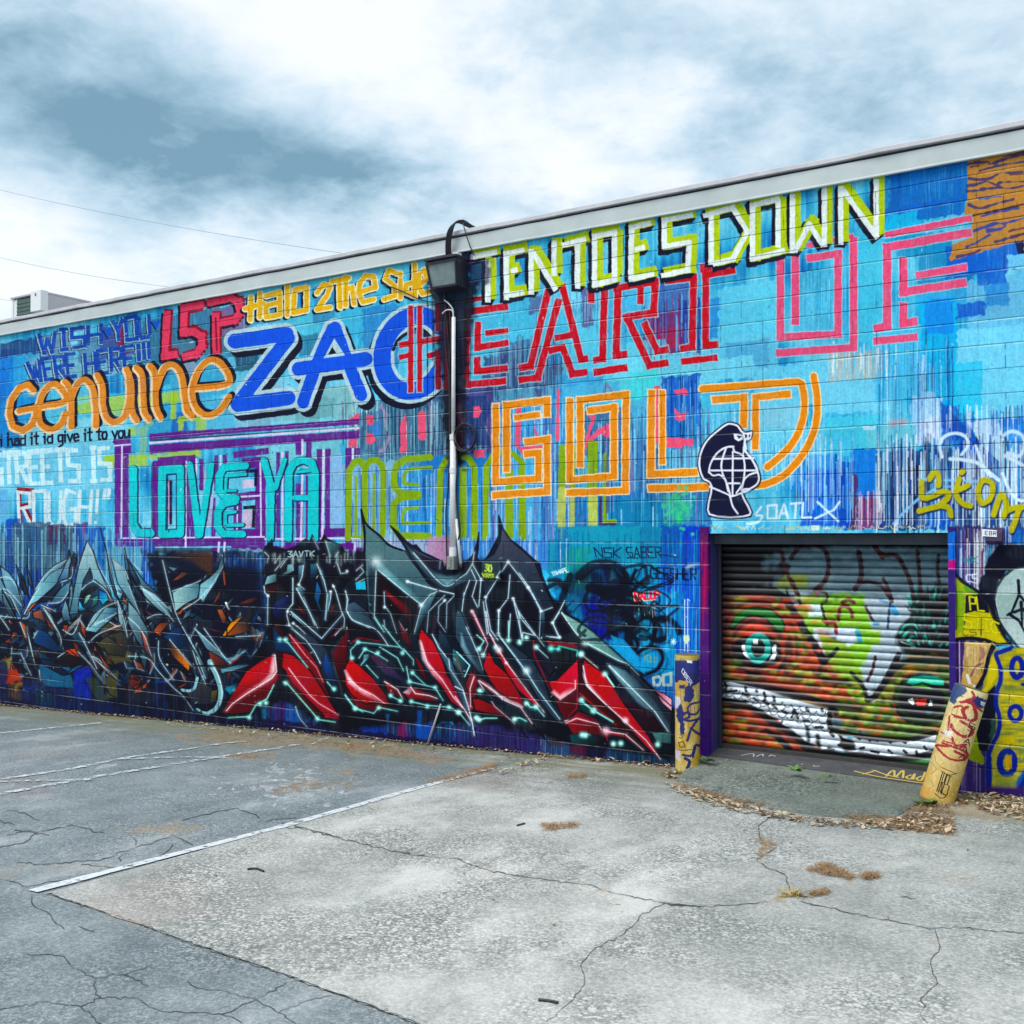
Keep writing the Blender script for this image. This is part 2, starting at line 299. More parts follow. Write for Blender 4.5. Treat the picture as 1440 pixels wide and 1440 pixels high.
    m.drips(930, 525, 985, 620, ['#0f2c88', '#3b7cd8', '#1c4a9c', '#6ab4ec'], 90, (.8, 2), (20, 60), .75, 11)
    # ---- pink ghost letters
    K = '#e0607f'
    m.crop(*D3)
    for q in ('110,275 190,225 190,290 120,290', '250,240 300,245 310,290 290,325 255,320', '250,380 300,385 322,430 290,468 248,468', '100,440 175,430 175,490 110,490', '515,300 560,230 565,530 510,535', '960,155 995,155 995,480 965,470', '1085,180 1130,172 1145,215 1120,262 1082,262', '1090,520 1165,510 1175,575 1090,570'):
        m.poly(q, K, rough=1.2, dry=.25)
    m.poly('330,180 370,200 390,280 380,310 420,370 400,470 340,530 390,540 440,420 400,320 420,240 370,150', '#a890b4', a=.7, rough=1, dry=.4)
    m.line('680,240 685,410', 11, K); m.poly('1180,90 1230,130 1225,200 1180,330 1225,470 1235,330 1225,250 1240,150 1200,80', '#6a4a88', a=.7, dry=.3)
    m.poly('995,100 1180,90 1215,200 1170,330 1225,480 1100,480 1000,480', '#243c78', a=.75, dry=.4); m.poly('1085,180 1130,172 1145,215 1120,262 1082,262', K); m.line('975,160 980,470', 6, K)
    m.poly('190,250 370,200 385,300 400,420 350,520 200,540', '#2c5f8c', a=.5, dry=.6); m.poly('260,330 360,280 365,400 300,420', '#3f86cc', a=.8, dry=.3)
    for q in ('250,240 300,245 310,290 290,325 255,320', '250,380 300,385 322,430 290,468 248,468'): m.poly(q, K, rough=.8)
    m.crop(*D4)
    for q in ('140,230 182,225 175,600 135,600', '280,440 330,540 290,540', '320,250 360,340 330,270', '460,150 480,150 475,560 450,560', '670,340 760,360 705,540 780,460 880,415 890,540 800,500 700,590 670,690 680,540 730,380', '150,600 350,590 340,660 180,650', '1210,130 1265,120 1265,520 1440,540 1440,610 1260,600 1220,540'):
        m.poly(q, K, rough=.8, dry=.25)
    m.poly('810,190 850,90 905,190 880,190 855,130 830,190', '#8a7aa8', a=.8); m.poly('930,320 980,270 975,460', '#6a7098', a=.8); m.poly('285,150 350,150 335,220 315,220', '#4a4880', a=.8)
    m.crop(*D5)
    for q in ('0,130 45,125 45,520 0,500', '155,160 230,145 275,185 250,200 165,190', '155,290 195,340 250,330 245,390 190,400 160,380', '20,520 120,530 310,540 310,590 120,605 90,580'):
        m.poly(q, K, rough=1, dry=.2)
    m.crop()
    # ---- right: pale cyan wall with brushed patches
    for q in ((1060, 400, 1100, 470, '#68c8e2'), (1118, 380, 1180, 470, '#5cb8d8'), (1205, 320, 1245, 480, '#54bcd8'), (1245, 300, 1300, 340, '#2aa0cc'), (1250, 230, 1362, 290, '#0f62b4'), (1240, 285, 1355, 310, '#1668bc'), (1245, 300, 1290, 330, '#2fb0d8'), (1290, 340, 1340, 400, '#2a86b8'),
              (1060, 500, 1440, 560, '#74cae6'), (1150, 520, 1250, 580, '#7ccce6'), (1290, 400, 1360, 440, '#4aa8d8'), (1260, 330, 1330, 360, '#2c94c4'), (1360, 390, 1440, 470, '#72bce0'), (1330, 340, 1440, 385, '#1a5cc0'), (1375, 380, 1415, 400, '#2a68c8'), (1345, 425, 1385, 445, '#2660c4'), (1385, 400, 1418, 430, '#3c90d4'),
              (1290, 420, 1345, 600, '#2ab0e0'), (1300, 420, 1340, 470, '#2a8ee0'), (1280, 500, 1300, 620, '#a8d4ee'), (1230, 460, 1295, 560, '#58bce0'), (1345, 460, 1440, 520, '#7fd0ee'), (1370, 520, 1440, 600, '#7ed2ee'), (1340, 510, 1380, 580, '#46c4e8'), (1160, 585, 1240, 640, '#58c4dc'), (1060, 600, 1160, 660, '#74c8e2'), (1110, 640, 1180, 690, '#2f86d0'),
              (1125, 660, 1200, 740, '#1a58c8'), (1196, 632, 1232, 700, '#1276d8'), (1180, 650, 1200, 745, '#1450b4'), (1195, 665, 1205, 745, '#5a2460'), (1205, 700, 1240, 745, '#7a3070'), (1232, 630, 1440, 745, '#16307c'), (1285, 655, 1310, 720, '#0e1c50'), (1300, 700, 1340, 745, '#1464c4'), (1340, 590, 1440, 640, '#2f78d0'),
              (1290, 560, 1325, 625, '#bcd8f2'), (1325, 570, 1345, 625, '#3a78d0'), (1350, 620, 1385, 660, '#1e5cc8'), (1220, 600, 1290, 630, '#74c6d8'), (1400, 600, 1440, 700, '#4c9ce0')):
        p(*q)
    p(1165, 495, 1240, 535, '#c8a070', a=.5, dry=.9); p(1250, 590, 1275, 600, '#d89898', a=.5)
    m.crop(*D6)
    m.poly('780,110 800,150 1290,640 1270,700 1060,500 880,400 790,330', '#2a50b0', a=.8, dry=.5); m.poly('990,300 1230,270 1290,440 1280,640 1100,470 1050,380', '#bfe0f4', a=.85, rough=1, dry=.25)
    m.poly('600,290 775,240 780,440 590,465', '#cfe0f4', a=.9, rough=1.5, dry=.15); m.poly('640,60 740,60 780,250 640,270', '#b4dcf2', a=.8, dry=.3); m.poly('180,330 285,330 270,360 190,360', '#c0e0f0', a=.8); m.crop()
    m.drips(1100, 610, 1200, 745, ['#9ad4f4', '#cfe8f8', '#5ab0ec', '#1c3c98', '#7cc8f0'], 70, (.8, 2.2), (30, 110), .85, 21)
    m.drips(1230, 610, 1440, 760, ['#dcecf6', '#a8d4ec', '#0e1848', '#6ab8dc', '#18245c', '#e8f2f8', '#0c1440', '#3f70b8', '#f0f6fa'], 340, (.9, 2.4), (30, 130), .9, 22)
    m.drips(1200, 690, 1240, 748, ['#e8d0e0', '#d0a8c8', '#f0f0f8', '#5a2058'], 30, (1, 2.2), (20, 50), .9, 23)
    m.drips(1235, 470, 1340, 640, ['#1f5cb0', '#2a7ab8', '#b8dcec', '#3a98c8', '#1c4c90'], 85, (.8, 1.8), (40, 140), .75, 24)
    m.drips(1330, 570, 1440, 620, ['#123c90', '#1e58b8', '#e0eef8'], 60, (1, 2), (15, 50), .8, 25)
    m.drips(1060, 620, 1140, 690, ['#3c90d0', '#c0e4f2', '#58b0dc'], 70, (.8, 1.8), (20, 60), .7, 26)
    m.drips(1000, 570, 1060, 690, ['#58a8d0', '#c8e8f0', '#3c78b4', '#8fd0e4'], 60, (.8, 1.8), (20, 70), .6, 27)
    m.drips(1118, 375, 1178, 470, ['#3f98c0', '#8fdcec', '#2c84b0'], 50, (.8, 1.6), (20, 70), .6, 28)
    m.drips(1165, 480, 1260, 540, ['#d89a50', '#e8e8e8', '#58a0b8', '#3c88a8', '#f0f0f0'], 45, (.8, 1.8), (15, 45), .75, 29)
    # ---- tiger-striped ochre corner
    T = '#bb8430'; m.crop(1240, 200, 7.2)
    m.poly('870,180 1500,30 1500,1000 1330,1010 1270,1030 700,1200 670,1180 720,1030 880,960 900,830 820,720 860,560', T, a=.95, rough=2, dry=.25)
    for q in ('870,225 1060,200 1100,225 1250,170 1460,120', '990,290 1180,240 1440,200', '880,370 1060,380 1190,320 1300,310 1460,300', '870,440 960,430 1060,400 1160,440 1200,410 1440,400', '1000,480 1170,460 1280,470 1460,440', '990,570 1200,550', '880,640 1000,670 1100,640 1240,600 1330,580', '1010,750 1200,700 1440,660', '930,900 1130,830 1260,820 1460,760', '1070,900 1200,880 1250,850', '860,1060 970,1010 1090,940', '1150,1010 1260,980 1460,920', '860,500 980,490', '760,1160 900,1130 1000,1090'):
        m.line(q, 4.5, '#3a3a70' if len(q) % 2 else '#244aa0', sm=True, w2=2, wob=2, a=.9)
    for q in ('900,250 980,240', '1300,330 1440,320', '1240,150 1440,100', '1290,900 1440,870', '1300,960 1440,930'): m.line(q, 3, '#5a3a50', wob=2, a=.85)
    m.line('20,930 480,850 900,750 1440,630', 4, '#2a1020', w2=2.4, wob=1, a=.9); m.poly('1350,1010 1500,1000 1500,1140 1370,1140', '#141440', rough=2); m.poly('1270,1150 1500,1110 1500,1300 1270,1280', '#74bce0', rough=2)
    m.crop()

def lettering(m):
    SH = '#11142e'
    # WISH YOU WERE HERE
    for s, q in (('WISH', '54,469 142,455 142,484 56,497'), ('YOU', '158,451 209,442 211,474 160,481'), ('WERE', '38,509 106,497 108,529 45,536'), ('HERE', '119,497 188,486 189,520 121,528'), ('!!!', '192,484 211,480 212,516 194,519')):
        m.text(s, q, 6.5, '#0a173c', off=(-2.2, 2)); m.text(s, q, 6.4, '#a8d4e6', off=(-.9, 1.), a=.8); m.text(s, q, 5.4, '#184ca6')
    for x, y in ((150, 470), (218, 458)):
        m.poly([(x - 7, y - 5), (x - 2, y - 7), (x, y - 4), (x + 3, y - 8), (x + 7, y - 6), (x + 1, y + 8)], '#0c1c48'); m.poly([(x - 5, y - 6), (x - 1, y - 7), (x + 1, y - 5), (x + 4, y - 9), (x + 8, y - 7), (x + 2, y + 6)], '#1f5cc0')
    # L5P
    for off, w, c in (((-2, 3), 13, '#16122c'), ((2, -2), 13, '#86142c'), ((0, 0), 10.5, '#d84a68')):
        for q in ('235,437 232,501 250,498', '287,428 259,433 258,468 271,466 283,473 284,487 276,498 256,503', '291,426 324,419 335,425 338,440 330,450 302,456', '303,440 304,501'):
            m.bar(q, w, c, off=off)
    for q in ('240,470 238,492 247,490', '285,436 266,440 265,460 275,460', '303,446 305,494'): m.bar(q, 2.6, '#8c1830')
    # HALO 2 THE SIDE
    H = ('353,418 352,450|366,413 365,446|345,434 371,427', '374,416 393,411 394,443 374,446 374,430 393,425', '404,402 404,443', '414,408 431,404 431,436 412,440 414,408', '446,412 455,400 464,403 460,415 446,435 464,432',
         '467,396 490,391|477,395 478,432', '486,390 486,429|486,408 495,404 498,427', '505,411 528,404 525,389 514,388 506,398 504,412 510,425 525,421', '557,384 547,380 542,392 555,402 555,416 540,421', '563,394 563,419|563,384 563,387', '583,372 583,416|582,398 571,400 570,411 581,415', '590,400 600,392 597,379 589,386 588,402 594,413 608,409')
    for off, w, c in (((-3, 3.4), 9, '#10142c'), ((0, .6), 9.5, '#e8e2c0'), ((0, 0), 6.6, '#dcb23a')):
        for l in H:
            for q in l.split('|'): m.line(q, w, c, off=off)
    # ZAC
    Z = (('330,480 402,470 405,476 338,563', 19), ('330,480 402,470', 21), ('335,569 405,560', 21), ('467,463 445,512 426,566', 17), ('471,461 490,512 508,556', 17), ('420,519 514,505', 20))
    arc = [(582 + 45 * math.cos(math.radians(t)), 497 + 53 * math.sin(math.radians(t)) - (.16 * 45 * math.cos(math.radians(t)))) for t in range(-38, -330, -8)]
    for off, dw, c in (((7, 8), 9, '#10152f'), ((0, 0), 10, '#b4cfd6'), ((0, 0), 0, '#1c5ed6')):
        m.line(arc, 24 + dw, c, off=off if off[0] == 0 else (-5, 9))
        for q, w in Z: m.line(q, w + dw, c, off=off)
    m.line(arc, 24, '#1c5ed6'); m.poly('470,476 455,504 485,500', '#b4cfd6'); m.poly('467,488 461,499 473,497', SH)
    m.line('553,492 560,478 575,468 590,468', 4.5, '#0f1630', sm=True)
    # HEART
    RED, OL = '#bf1730', '#a3c4d4'
    L = (('577.5,430 577.5,552', 7), ('590,430 590,552', 7), ('561,486 577,483', 8), ('561,503 577,499 577,552', 7), ('590,481 628,475', 8), ('600,501 616,497 616,548', 8), ('616,428 616,466', 8), ('628,430 628,470 634,469', 7), ('628,548 628,492 640,490', 7),
         ('714,431 657,439 655,541 712,536', 9.5), ('654,423 690,418', 7), ('672,452 671,489 715,482', 9), ('682,469 715,465', 8), ('671,502 671,522 714,518', 9.5),
         ('772,403 746,515 729,518', 9.5), ('786,420 756,531 729,535', 9.5), ('790,400 817,506 827,504', 9.5), ('780,476 806,471', 9), ('771,494 791,489 805,526 826,523', 9.5),
         ('850,404 847,505 834,507', 9.5), ('869,408 866,500 882,498', 10), ('862,406 921,396 919,440 881,446 913,514 940,510', 10), ('905,453 924,494 940,491', 9.5), ('901,404 900,428', 9), ('834,524 882,517', 10), ('831,410 831,426', 9),
         ('934,396 975,390 973,488 956,491', 9.5), ('1034,380 992,387 992,486 1010,484', 9.5), ('957,509 1009,503', 9), ('984,378 1000,375', 12))
    for q, w in L: m.bar(q, w + 3, OL, a=.85, ends=1)
    for q, w in L: m.bar(q, w, RED)
    PK = '#dc5a80'
    L = (('1097,362 1097,479', 10.5), ('1118,360 1118,457', 10.5), ('1134,364 1178,357 1178,470 1103,474', 10.5), ('1200,334 1200,489 1091,497', 10.5), ('1134,345 1200,332', 7), ('1244,331 1366,307', 9), ('1366,327 1247,348 1247,459 1228,463', 11.5),
         ('1270,362 1270,411 1359,397', 11.5), ('1287,388 1359,376', 10), ('1270,425 1270,455 1290,452', 11.5), ('1228,480 1290,474', 10.5))
    for q, w in L: m.bar(q, w + 2.6, '#9ccbe0', a=.8, ends=1)
    for q, w in L: m.bar(q, w, PK)
    # TEN TOES DOWN
    L = ('664,358 703,350', '690,362 690,421', '742,347 716,353 716,418', '722,378 732,375', '712,412 741,407', '751,346 751,410', '753,350 786,404', '783,334 783,384', '794,341 828,332', '816,338 816,402', '872,322 840,328 840,396 872,389', '868,322 868,386', '920,309 892,316 891,389', '896,347 911,343', '888,389 924,381',
         '978,298 938,306 938,343 973,337 971,376 933,384', '992,300 1034,288 1055,322 1034,360 1006,368', '1004,296 1004,368', '1100,275 1062,285 1062,360 1108,348', '1098,277 1098,344', '1118,269 1118,352', '1121,350 1142,312 1162,342', '1163,260 1163,343', '1186,258 1186,340', '1189,263 1238,331', '1236,248 1236,328')
    for i in (2, 3.5, 5, 6.5): 
        for q in L: m.bar(q, 15, SH, off=(-i * .9, i * 1.3))
    for q in L: m.bar(q, 15.5, '#b2c92e')
    for q in L: m.bar(q, 7.4, '#e2ecec', off=(-4.2, 4.2))
    # small black script and pale capitals
    m.text('i had it id give it to you', '0,610 182,597 182,615 0,628', 3, '#10163a', sq=False, sp=.22)
    m.text('STREETS IS', '-14,638 154,628 155,676 -12,682', 6, '#c8e6ec', a=.95, sp=.25)
    m.line('-10,642 100,632', 6, '#bfe2ea', a=.75); m.text('ROUGH!"', '26,691 156,686 153,737 28,739', 5.5, '#8c1f38', off=(2.4, -1.6), a=.0)
    m.text('R', '24,690 42,689 44,738 26,738', 6, '#8a1a30', off=(2.5, -2)); m.text('ROUGH!"', '25,692 156,687 152,737 27,739', 4.6, '#d3e4e8', sp=.3, a=.9)
    # purple frames and LOVE YA
    PU, WH, TQ = '#67218a', '#dcd8f0', '#25c6cc'
    m.poly('158,617 186,614 184,640 181,757 372,753 372,770 300,770 300,800 296,770 161,769 160,640', '#150f38', off if False else None, a=.0)
    for q, w in (('161,770 372,770', 7), ('216,646 216,768', 5), ('212,616 505,598', 4)): m.bar(q, w, '#141040', off=(-1, 4), a=.8)
    for q, w in (('161,629 184,627', 22), ('171,630 171,764', 20), ('162,763 372,762', 12), ('210,614 505,593', 8), ('210,632 505,611', 12), ('222,650 275,646', 13), ('221,648 221,765', 13), ('262,648 262,765', 10), ('271,646 271,760', 8), ('283,645 283,690', 6),
                 ('304,640 304,690', 6), ('316,639 316,660', 6), ('328,640 378,634', 9), ('340,652 366,650 366,756', 15), ('330,700 366,696', 12), ('334,706 334,756', 12), ('335,750 366,750', 12), ('300,700 300,756', 6), ('355,745 355,756', 14),
                 ('391,636 391,760', 6), ('403,634 403,770', 6), ('420,618 420,640', 10), ('434,616 434,645', 8), ('421,680 421,772', 10), ('432,668 432,770', 5), ('449,632 449,770', 8), ('461,631 461,755', 8), ('452,750 492,748', 12), ('490,630 490,770', 9), ('502,630 502,640', 8), ('450,770 500,768', 9), ('380,756 380,780', 9), ('303,770 303,792', 10), ('410,762 410,775', 10), ('325,772 430,772', 9), ('505,770 503,808', 8), ('493,770 493,806', 6)):
        m.bar(q, w, PU, a=.97)
    for q, w in (('160,627 184,625', 2.2), ('171.5,627 170.5,757 372,755', 2.2), ('210,623 505,602', 3), ('276,645 276,668', 2.5), ('310,640 310,655', 2.5), ('262,648 262,655', 2), ('397,636 397,770', 2.6), ('425,618 425,650', 3), ('425,665 423,770', 3), ('455,632 453,756', 3.2), ('496,630 496,646', 3), ('334,651 334,653', 2), ('334,699 366,697', 2.5), ('366,650 367,755', 2.2), ('334,700 333,745', 2), ('261,770 261,655', 2.4), ('372,758 506,757', 2.6), ('308,762 306,790', 3), ('316,762 314,790', 3), ('499,762 498,806', 2.5)):
        m.bar(q, w, WH, a=.9)
    for q, c in (('341,675 357,674 357,686 341,687', '#c8c0d8'), ('341,718 355,717 355,742 341,743', '#c0b4cc'), ('234,676 240,675 240,736 234,738', '#c89ab8'), ('464,640 481,638 481,742 464,742', '#8cb8dc'), ('286,655 300,700 297,740 290,742', '#a8b8d4')):
        m.poly(q, c, dry=.3)
    m.bar('240,676 240,738', 4, '#1a1240'); m.bar('345,663 360,662 359,684', 4.5, '#161038'); m.bar('342,714 357,713 356,742', 4.5, '#161038')
    LV = (('187,660 187,736 194,749 212,750', 11), ('229,661 253,659 253,750 228,751 228,661', 11.5), ('267,654 279,752', 9.5), ('297,654 281,752', 8.5), ('345,655 314,658 308,670 308,690 317,699 332,701', 10), ('331,705 314,708 306,720 306,740 314,751 341,751', 10), ('319,669 345,667', 4.5), ('319,739 341,738', 4.5), ('318,669 317,690 331,690', 4), ('331,720 317,722 317,738', 4),
          ('371,648 381,684 380,757', 10), ('400,647 387,686', 7), ('405,757 406,665 413,651 425,647 438,650 443,665 442,757', 10.5), ('436,668 436,757', 6), ('415,700 436,700', 8), ('417,664 435,662', 4))
    for q, w in LV: m.line(q, w + 2.5, '#1c2a5c', off=(1.2, .6))
    for q, w in LV: m.line(q, w, TQ)
    for q in ('194,662 194,735 200,743 212,743', '234,668 248,667 248,744 233,745 234,668'): m.bar(q, 1.6, '#1d4c70')
    m.line('199,690 199,735', 4, '#4fb8e0', a=.8)
    # green MENTAL
    GR = '#86a826'
    LG = (('489,757 491,662 497,651 506,648 513,658 513,755', 8.5), ('513,658 520,648 530,647 537,655 539,666 538,752', 8.5), ('501,670 500,757', 4), ('526,665 525,750', 4), ('495,755 512,755', 4), ('604,643 571,646 558,654 554,666 554,684 562,694 588,695', 9.5), ('588,698 562,700 553,710 553,740 561,753 603,754', 9.5),
          ('606,657 574,660 568,668 568,680 587,682', 4.5), ('587,714 570,716 566,724 566,736 603,735', 4.5), ('617,757 619,662 628,646 645,640 660,645 667,660 667,757', 9), ('651,656 651,757', 10), ('682,757 684,656 693,641 708,635 724,640 734,652 736,757', 8), ('716,660 716,757', 11), ('791,626 790,700', 11), ('806,626 805,700', 7), ('833,620 833,700', 14), ('851,640 850,735 864,733', 6), ('732,655 732,755', 6))
    for q, w in LG: m.bar(q, w, GR) if len(q.split()) == 2 else m.line(q, w, GR)
    LL = '#b3c266'
    for q, w in (('790,690 789,757', 11), ('805,690 804,758', 7)): m.line(q, w, LL, a=.95)
    m.poly('826,690 840,690 840,745 864,744 864,756 845,760 832,757 827,748', LL, rough=.6); m.line('844,700 844,738 864,737', 4, '#4a3468'); m.line('854,640 854,720', 4, '#544a80', a=.7)
    m.drips(786, 640, 866, 745, ['#2c5f98', '#5a3c70', '#1c3a70'], 22, (1, 2), (20, 60), .6, 41)
    # GOLD
    OR, CR = '#dd8d2c', '#ecd6ae'
    L = (('697,568 697,678 757,673 757,637 737,639', 9), ('712,664 712,570 769,563 769,586', 9), ('723,588 759,583', 8), ('692,697 769,691 769,618 737,622', 9), ('801,560 801,675 863,670 863,573 826,578', 9), ('815.5,657 815.5,563 880,555 879,690 796,693', 9),
         ('916,549 915,667 981,664', 9.5), ('931,549 931,653', 8), ('911,687 997,685', 9.5), ('1001,563 1046,559 1045,602', 9.5), ('1062,632 1062,559 1111,554', 9))
    cur = ('987,547 1122,537', '1127,540 1131,565 1127,595 1116,620 1102,637 1079,657', '1144,529 1149,565 1146,600 1131,635 1106,665 1082,679 1064,683')
    for dw, c in ((3.4, CR), (0, OR)):
        for q, w in L: m.bar(q, w + dw, c, ends=dw / 2)
        for q in cur: m.line(q, 9 + dw, c, sm=True)
    # GENUINE
    GN = ('47,549 39,541 27,546 16,562 13,582 18,600 32,606 44,598 50,585 50,573 27,578', '54,572 91,565 88,549 75,540 61,552 54,578 58,597 73,604 86,596 92,582', '91,537 99,552 100,600', '99,562 108,541 119,534 130,545 134,570 135,599', '137,528 144,545 145,572 152,590 164,593 177,582 182,555 181,525', '178,520 184,540 185,575 192,591', '192,518 200,530 202,575 209,589', '211,515 218,528 219,570 226,587', '219,548 231,518 245,514 256,530 260,560 263,577 270,585', '271,546 321,539 313,514 296,506 280,520 270,548 276,574 292,584 310,576 322,558')
    for off, w, c in (((4.6, -3.4), 9, '#10152f'), ((2.5, -1.8), 9, '#10152f'), ((-1.3, 1.4), 10.5, '#e6cba4'), ((.4, -.3), 8.2, '#d38a3c')):
        for i, q in enumerate(GN): m.line(q, w, c, off=off, sm=i not in (0,))
    m.bar('28,576 50,572', 4, '#d38a3c')

def emblem(m):
    m.crop(*D5); N, W = '#151a3c', '#e4e8f4'
    out = '600,405 660,425 705,480 767,473 757,540 727,555 722,620 790,715 832,830 815,900 750,945 700,965 757,1145 418,1140 430,915 370,860 335,760 345,650 400,540 500,450 560,410'
    P = smooth(m.P(out), 4, True); r = m.reg(P, 3); sl, X, Y = r; d = sd_poly(X, Y, P)
    m.mix(sl, hx(N), np.clip(.5 - d, 0, 1)); m.mix(sl, hx(W), np.clip(.5 + (1.25 - np.abs(d + 3.2)) / .9, 0, 1))
    for q in ('425,800 440,730 490,650 560,605 620,600', '690,620 750,680 800,770 800,800', '440,785 795,785', '470,695 770,690', '612,640 610,980', '560,610 525,720 530,800 570,900 590,970', '690,660 705,760 690,880 640,960', '430,800 460,825 510,820 555,860 570,920 575,945', '800,800 740,820 700,860 680,940', '580,885 665,885', '430,910 560,965 605,985 680,960 740,935', '590,980 610,1060 650,1120', '695,490 705,560 715,620', '690,600 695,640 680,665'):
        m.line(q, 2.5, W, sm=True)
    m.poly('618,498 690,508 688,545 655,558 625,540', W); m.poly('640,512 685,518 660,540', N); m.poly('722,505 765,482 752,540 725,552', W); m.poly('732,515 752,500 744,530', N)
    m.poly('612,600 640,610 650,640 690,650 690,600 700,590', N); m.line('612,600 625,640 655,650 690,665', 2.4, W); m.crop()
def shards(m):
    p = m.patch
    # dripping base behind the grey lettering
    for q in ((-60, 690, 12, 850, '#6fb4e0'), (8, 730, 28, 850, '#1c4ab4'), (20, 735, 70, 840, '#3a6080'), (60, 740, 100, 850, '#4a6478'), (-40, 790, 30, 860, '#1a58b8'), (68, 738, 92, 765, '#54265c'), (80, 760, 90, 778, '#4a1c50'), (72, 775, 100, 800, '#78b0c8'), (96, 740, 110, 800, '#5c7a90'), (104, 735, 122, 800, '#2242a0'), (115, 735, 120, 760, '#8a4468'), (120, 740, 148, 850, '#1f54b8'), (130, 760, 160, 850, '#2a78b4'), (145, 770, 205, 860, '#6ea8b8'),
              (30, 800, 110, 870, '#1c3c90'), (200, 760, 216, 830, '#1e4cb0'), (320, 772, 372, 800, '#7ab0c8'), (318, 772, 335, 800, '#2c4c70'), (296, 775, 375, 940, '#0e1c44'), (310, 790, 362, 880, '#173a86'), (-60, 840, 20, 1010, '#1a3050')):
        p(*q)
    m.drips(0, 735, 110, 860, ['#24506c', '#1c3458', '#8fc0d0', '#32506a', '#1a2848', '#5c8a98', '#2a50a0'], 220, (.8, 2.2), (30, 100), .85, 31)
    m.drips(105, 740, 215, 840, ['#1a3c98', '#58a8d4', '#142c70', '#3a80c4', '#8cc4d8'], 90, (.8, 2), (30, 80), .75, 32)
    m.drips(318, 778, 374, 900, ['#2450a0', '#0c1840', '#5c98c4', '#10245c', '#3a70b8'], 90, (1, 2.4), (30, 100), .75, 33)
    m.poly('-80,880 0,850 60,862 120,850 200,840 290,800 372,800 380,1010 372,1100 -80,1100', '#111c38', rough=14, rs=20, soft=20)
    RB = np.random.RandomState(77); m.air = True
    for i in range(230):                       # small overlapping blades that fill the dark ground of the lettering
        x, y = RB.uniform(-40, 365), RB.uniform(815, 985)
        if y < 860 and RB.rand() < .55: continue
        an = RB.choice([1.0, 1.15, -1.05, -.9, .5, -.4, 2.0]) + RB.normal(0, .2); L = RB.uniform(14, 48); wd = RB.uniform(3, 10)
        dx, dy = math.cos(an), math.sin(an); c = [('#5a8090', '#1c3044'), ('#3c6074', '#14223a'), ('#7c9ca8', '#2a4054'), ('#8a4a30', '#2c2028'), ('#b0603a', '#3a2628'), ('#1f4a78', '#12203c'), ('#1a2440', '#0e1428'), ('#2c6078', '#12283c')][RB.randint(8)]
        m.poly([(x - dx * L / 2, y - dy * L / 2), (x - dy * wd * .6, y + dx * wd * .6), (x + dx * L / 2, y + dy * L / 2), (x + dy * wd * .4, y - dx * wd * .4)], c[0], c[1], line='#0a1226', lw=1.2, a=.85, soft=1.5)
        if RB.rand() < .3: m.line([(x - dx * L / 2, y - dy * L / 2), (x - dy * wd * .6, y + dx * wd * .6), (x + dx * L / 2, y + dy * L / 2)], 1, '#b8d0d8', a=.7)
    m.air = False
    m.poly('205,775 300,775 305,825 290,850 230,850 215,820', '#0f1a34', rough=4, soft=8); m.poly('240,776 298,776 298,810 270,790 240,784', '#54382c', '#1a1830', ga='298,780 240,790', soft=6)
    for q, c in (('-60,960 60,955 130,965 170,1000 170,1080 -60,1080', '#243058'), ('0,945 24,940 30,955 4,965', '#a8482c'), ('10,962 32,960 30,985 12,980', '#8a6a28'), ('0,930 14,926 14,940 0,942', '#8a8640'), ('30,965 50,965 48,990 30,985', '#28407c'), ('50,970 74,975 72,992 50,990', '#2f6a6c'), ('55,935 96,930 104,968 60,965', '#2f6a88'), ('104,940 130,938 128,985 104,985', '#1c3a9c'),
                 ('122,955 142,950 150,985 135,990', '#3c4a34'), ('146,955 165,945 165,980 150,985', '#5a5a30'), ('140,880 175,875 185,930 150,935', '#5a5538'), ('215,960 232,955 235,1020 212,1010', '#1f4890'), ('170,960 300,960 330,1040 160,1030', '#161a34'), ('-60,930 10,930 10,1000 -60,1000', '#22305c')):
        m.poly(q, c, rough=2, soft=3, a=.9, dry=.3)
    G1, G2, GD = '#7aa4b2', '#3c5c70', '#1a2c44'
    O1, O2 = '#c4693a', '#4a2a2c'
    def blade(q, a, b, ga=None, hl=None, sm=False, o='#0a1226'):
        m.poly(q, a, b, ga=ga, line=o, lw=1.7, sm=sm, soft=1)
        if hl: m.line(hl, 1.1, '#d4e6ec', w2=.5, a=.85, sm=sm)
    m.air = True
    m.crop(*D7)
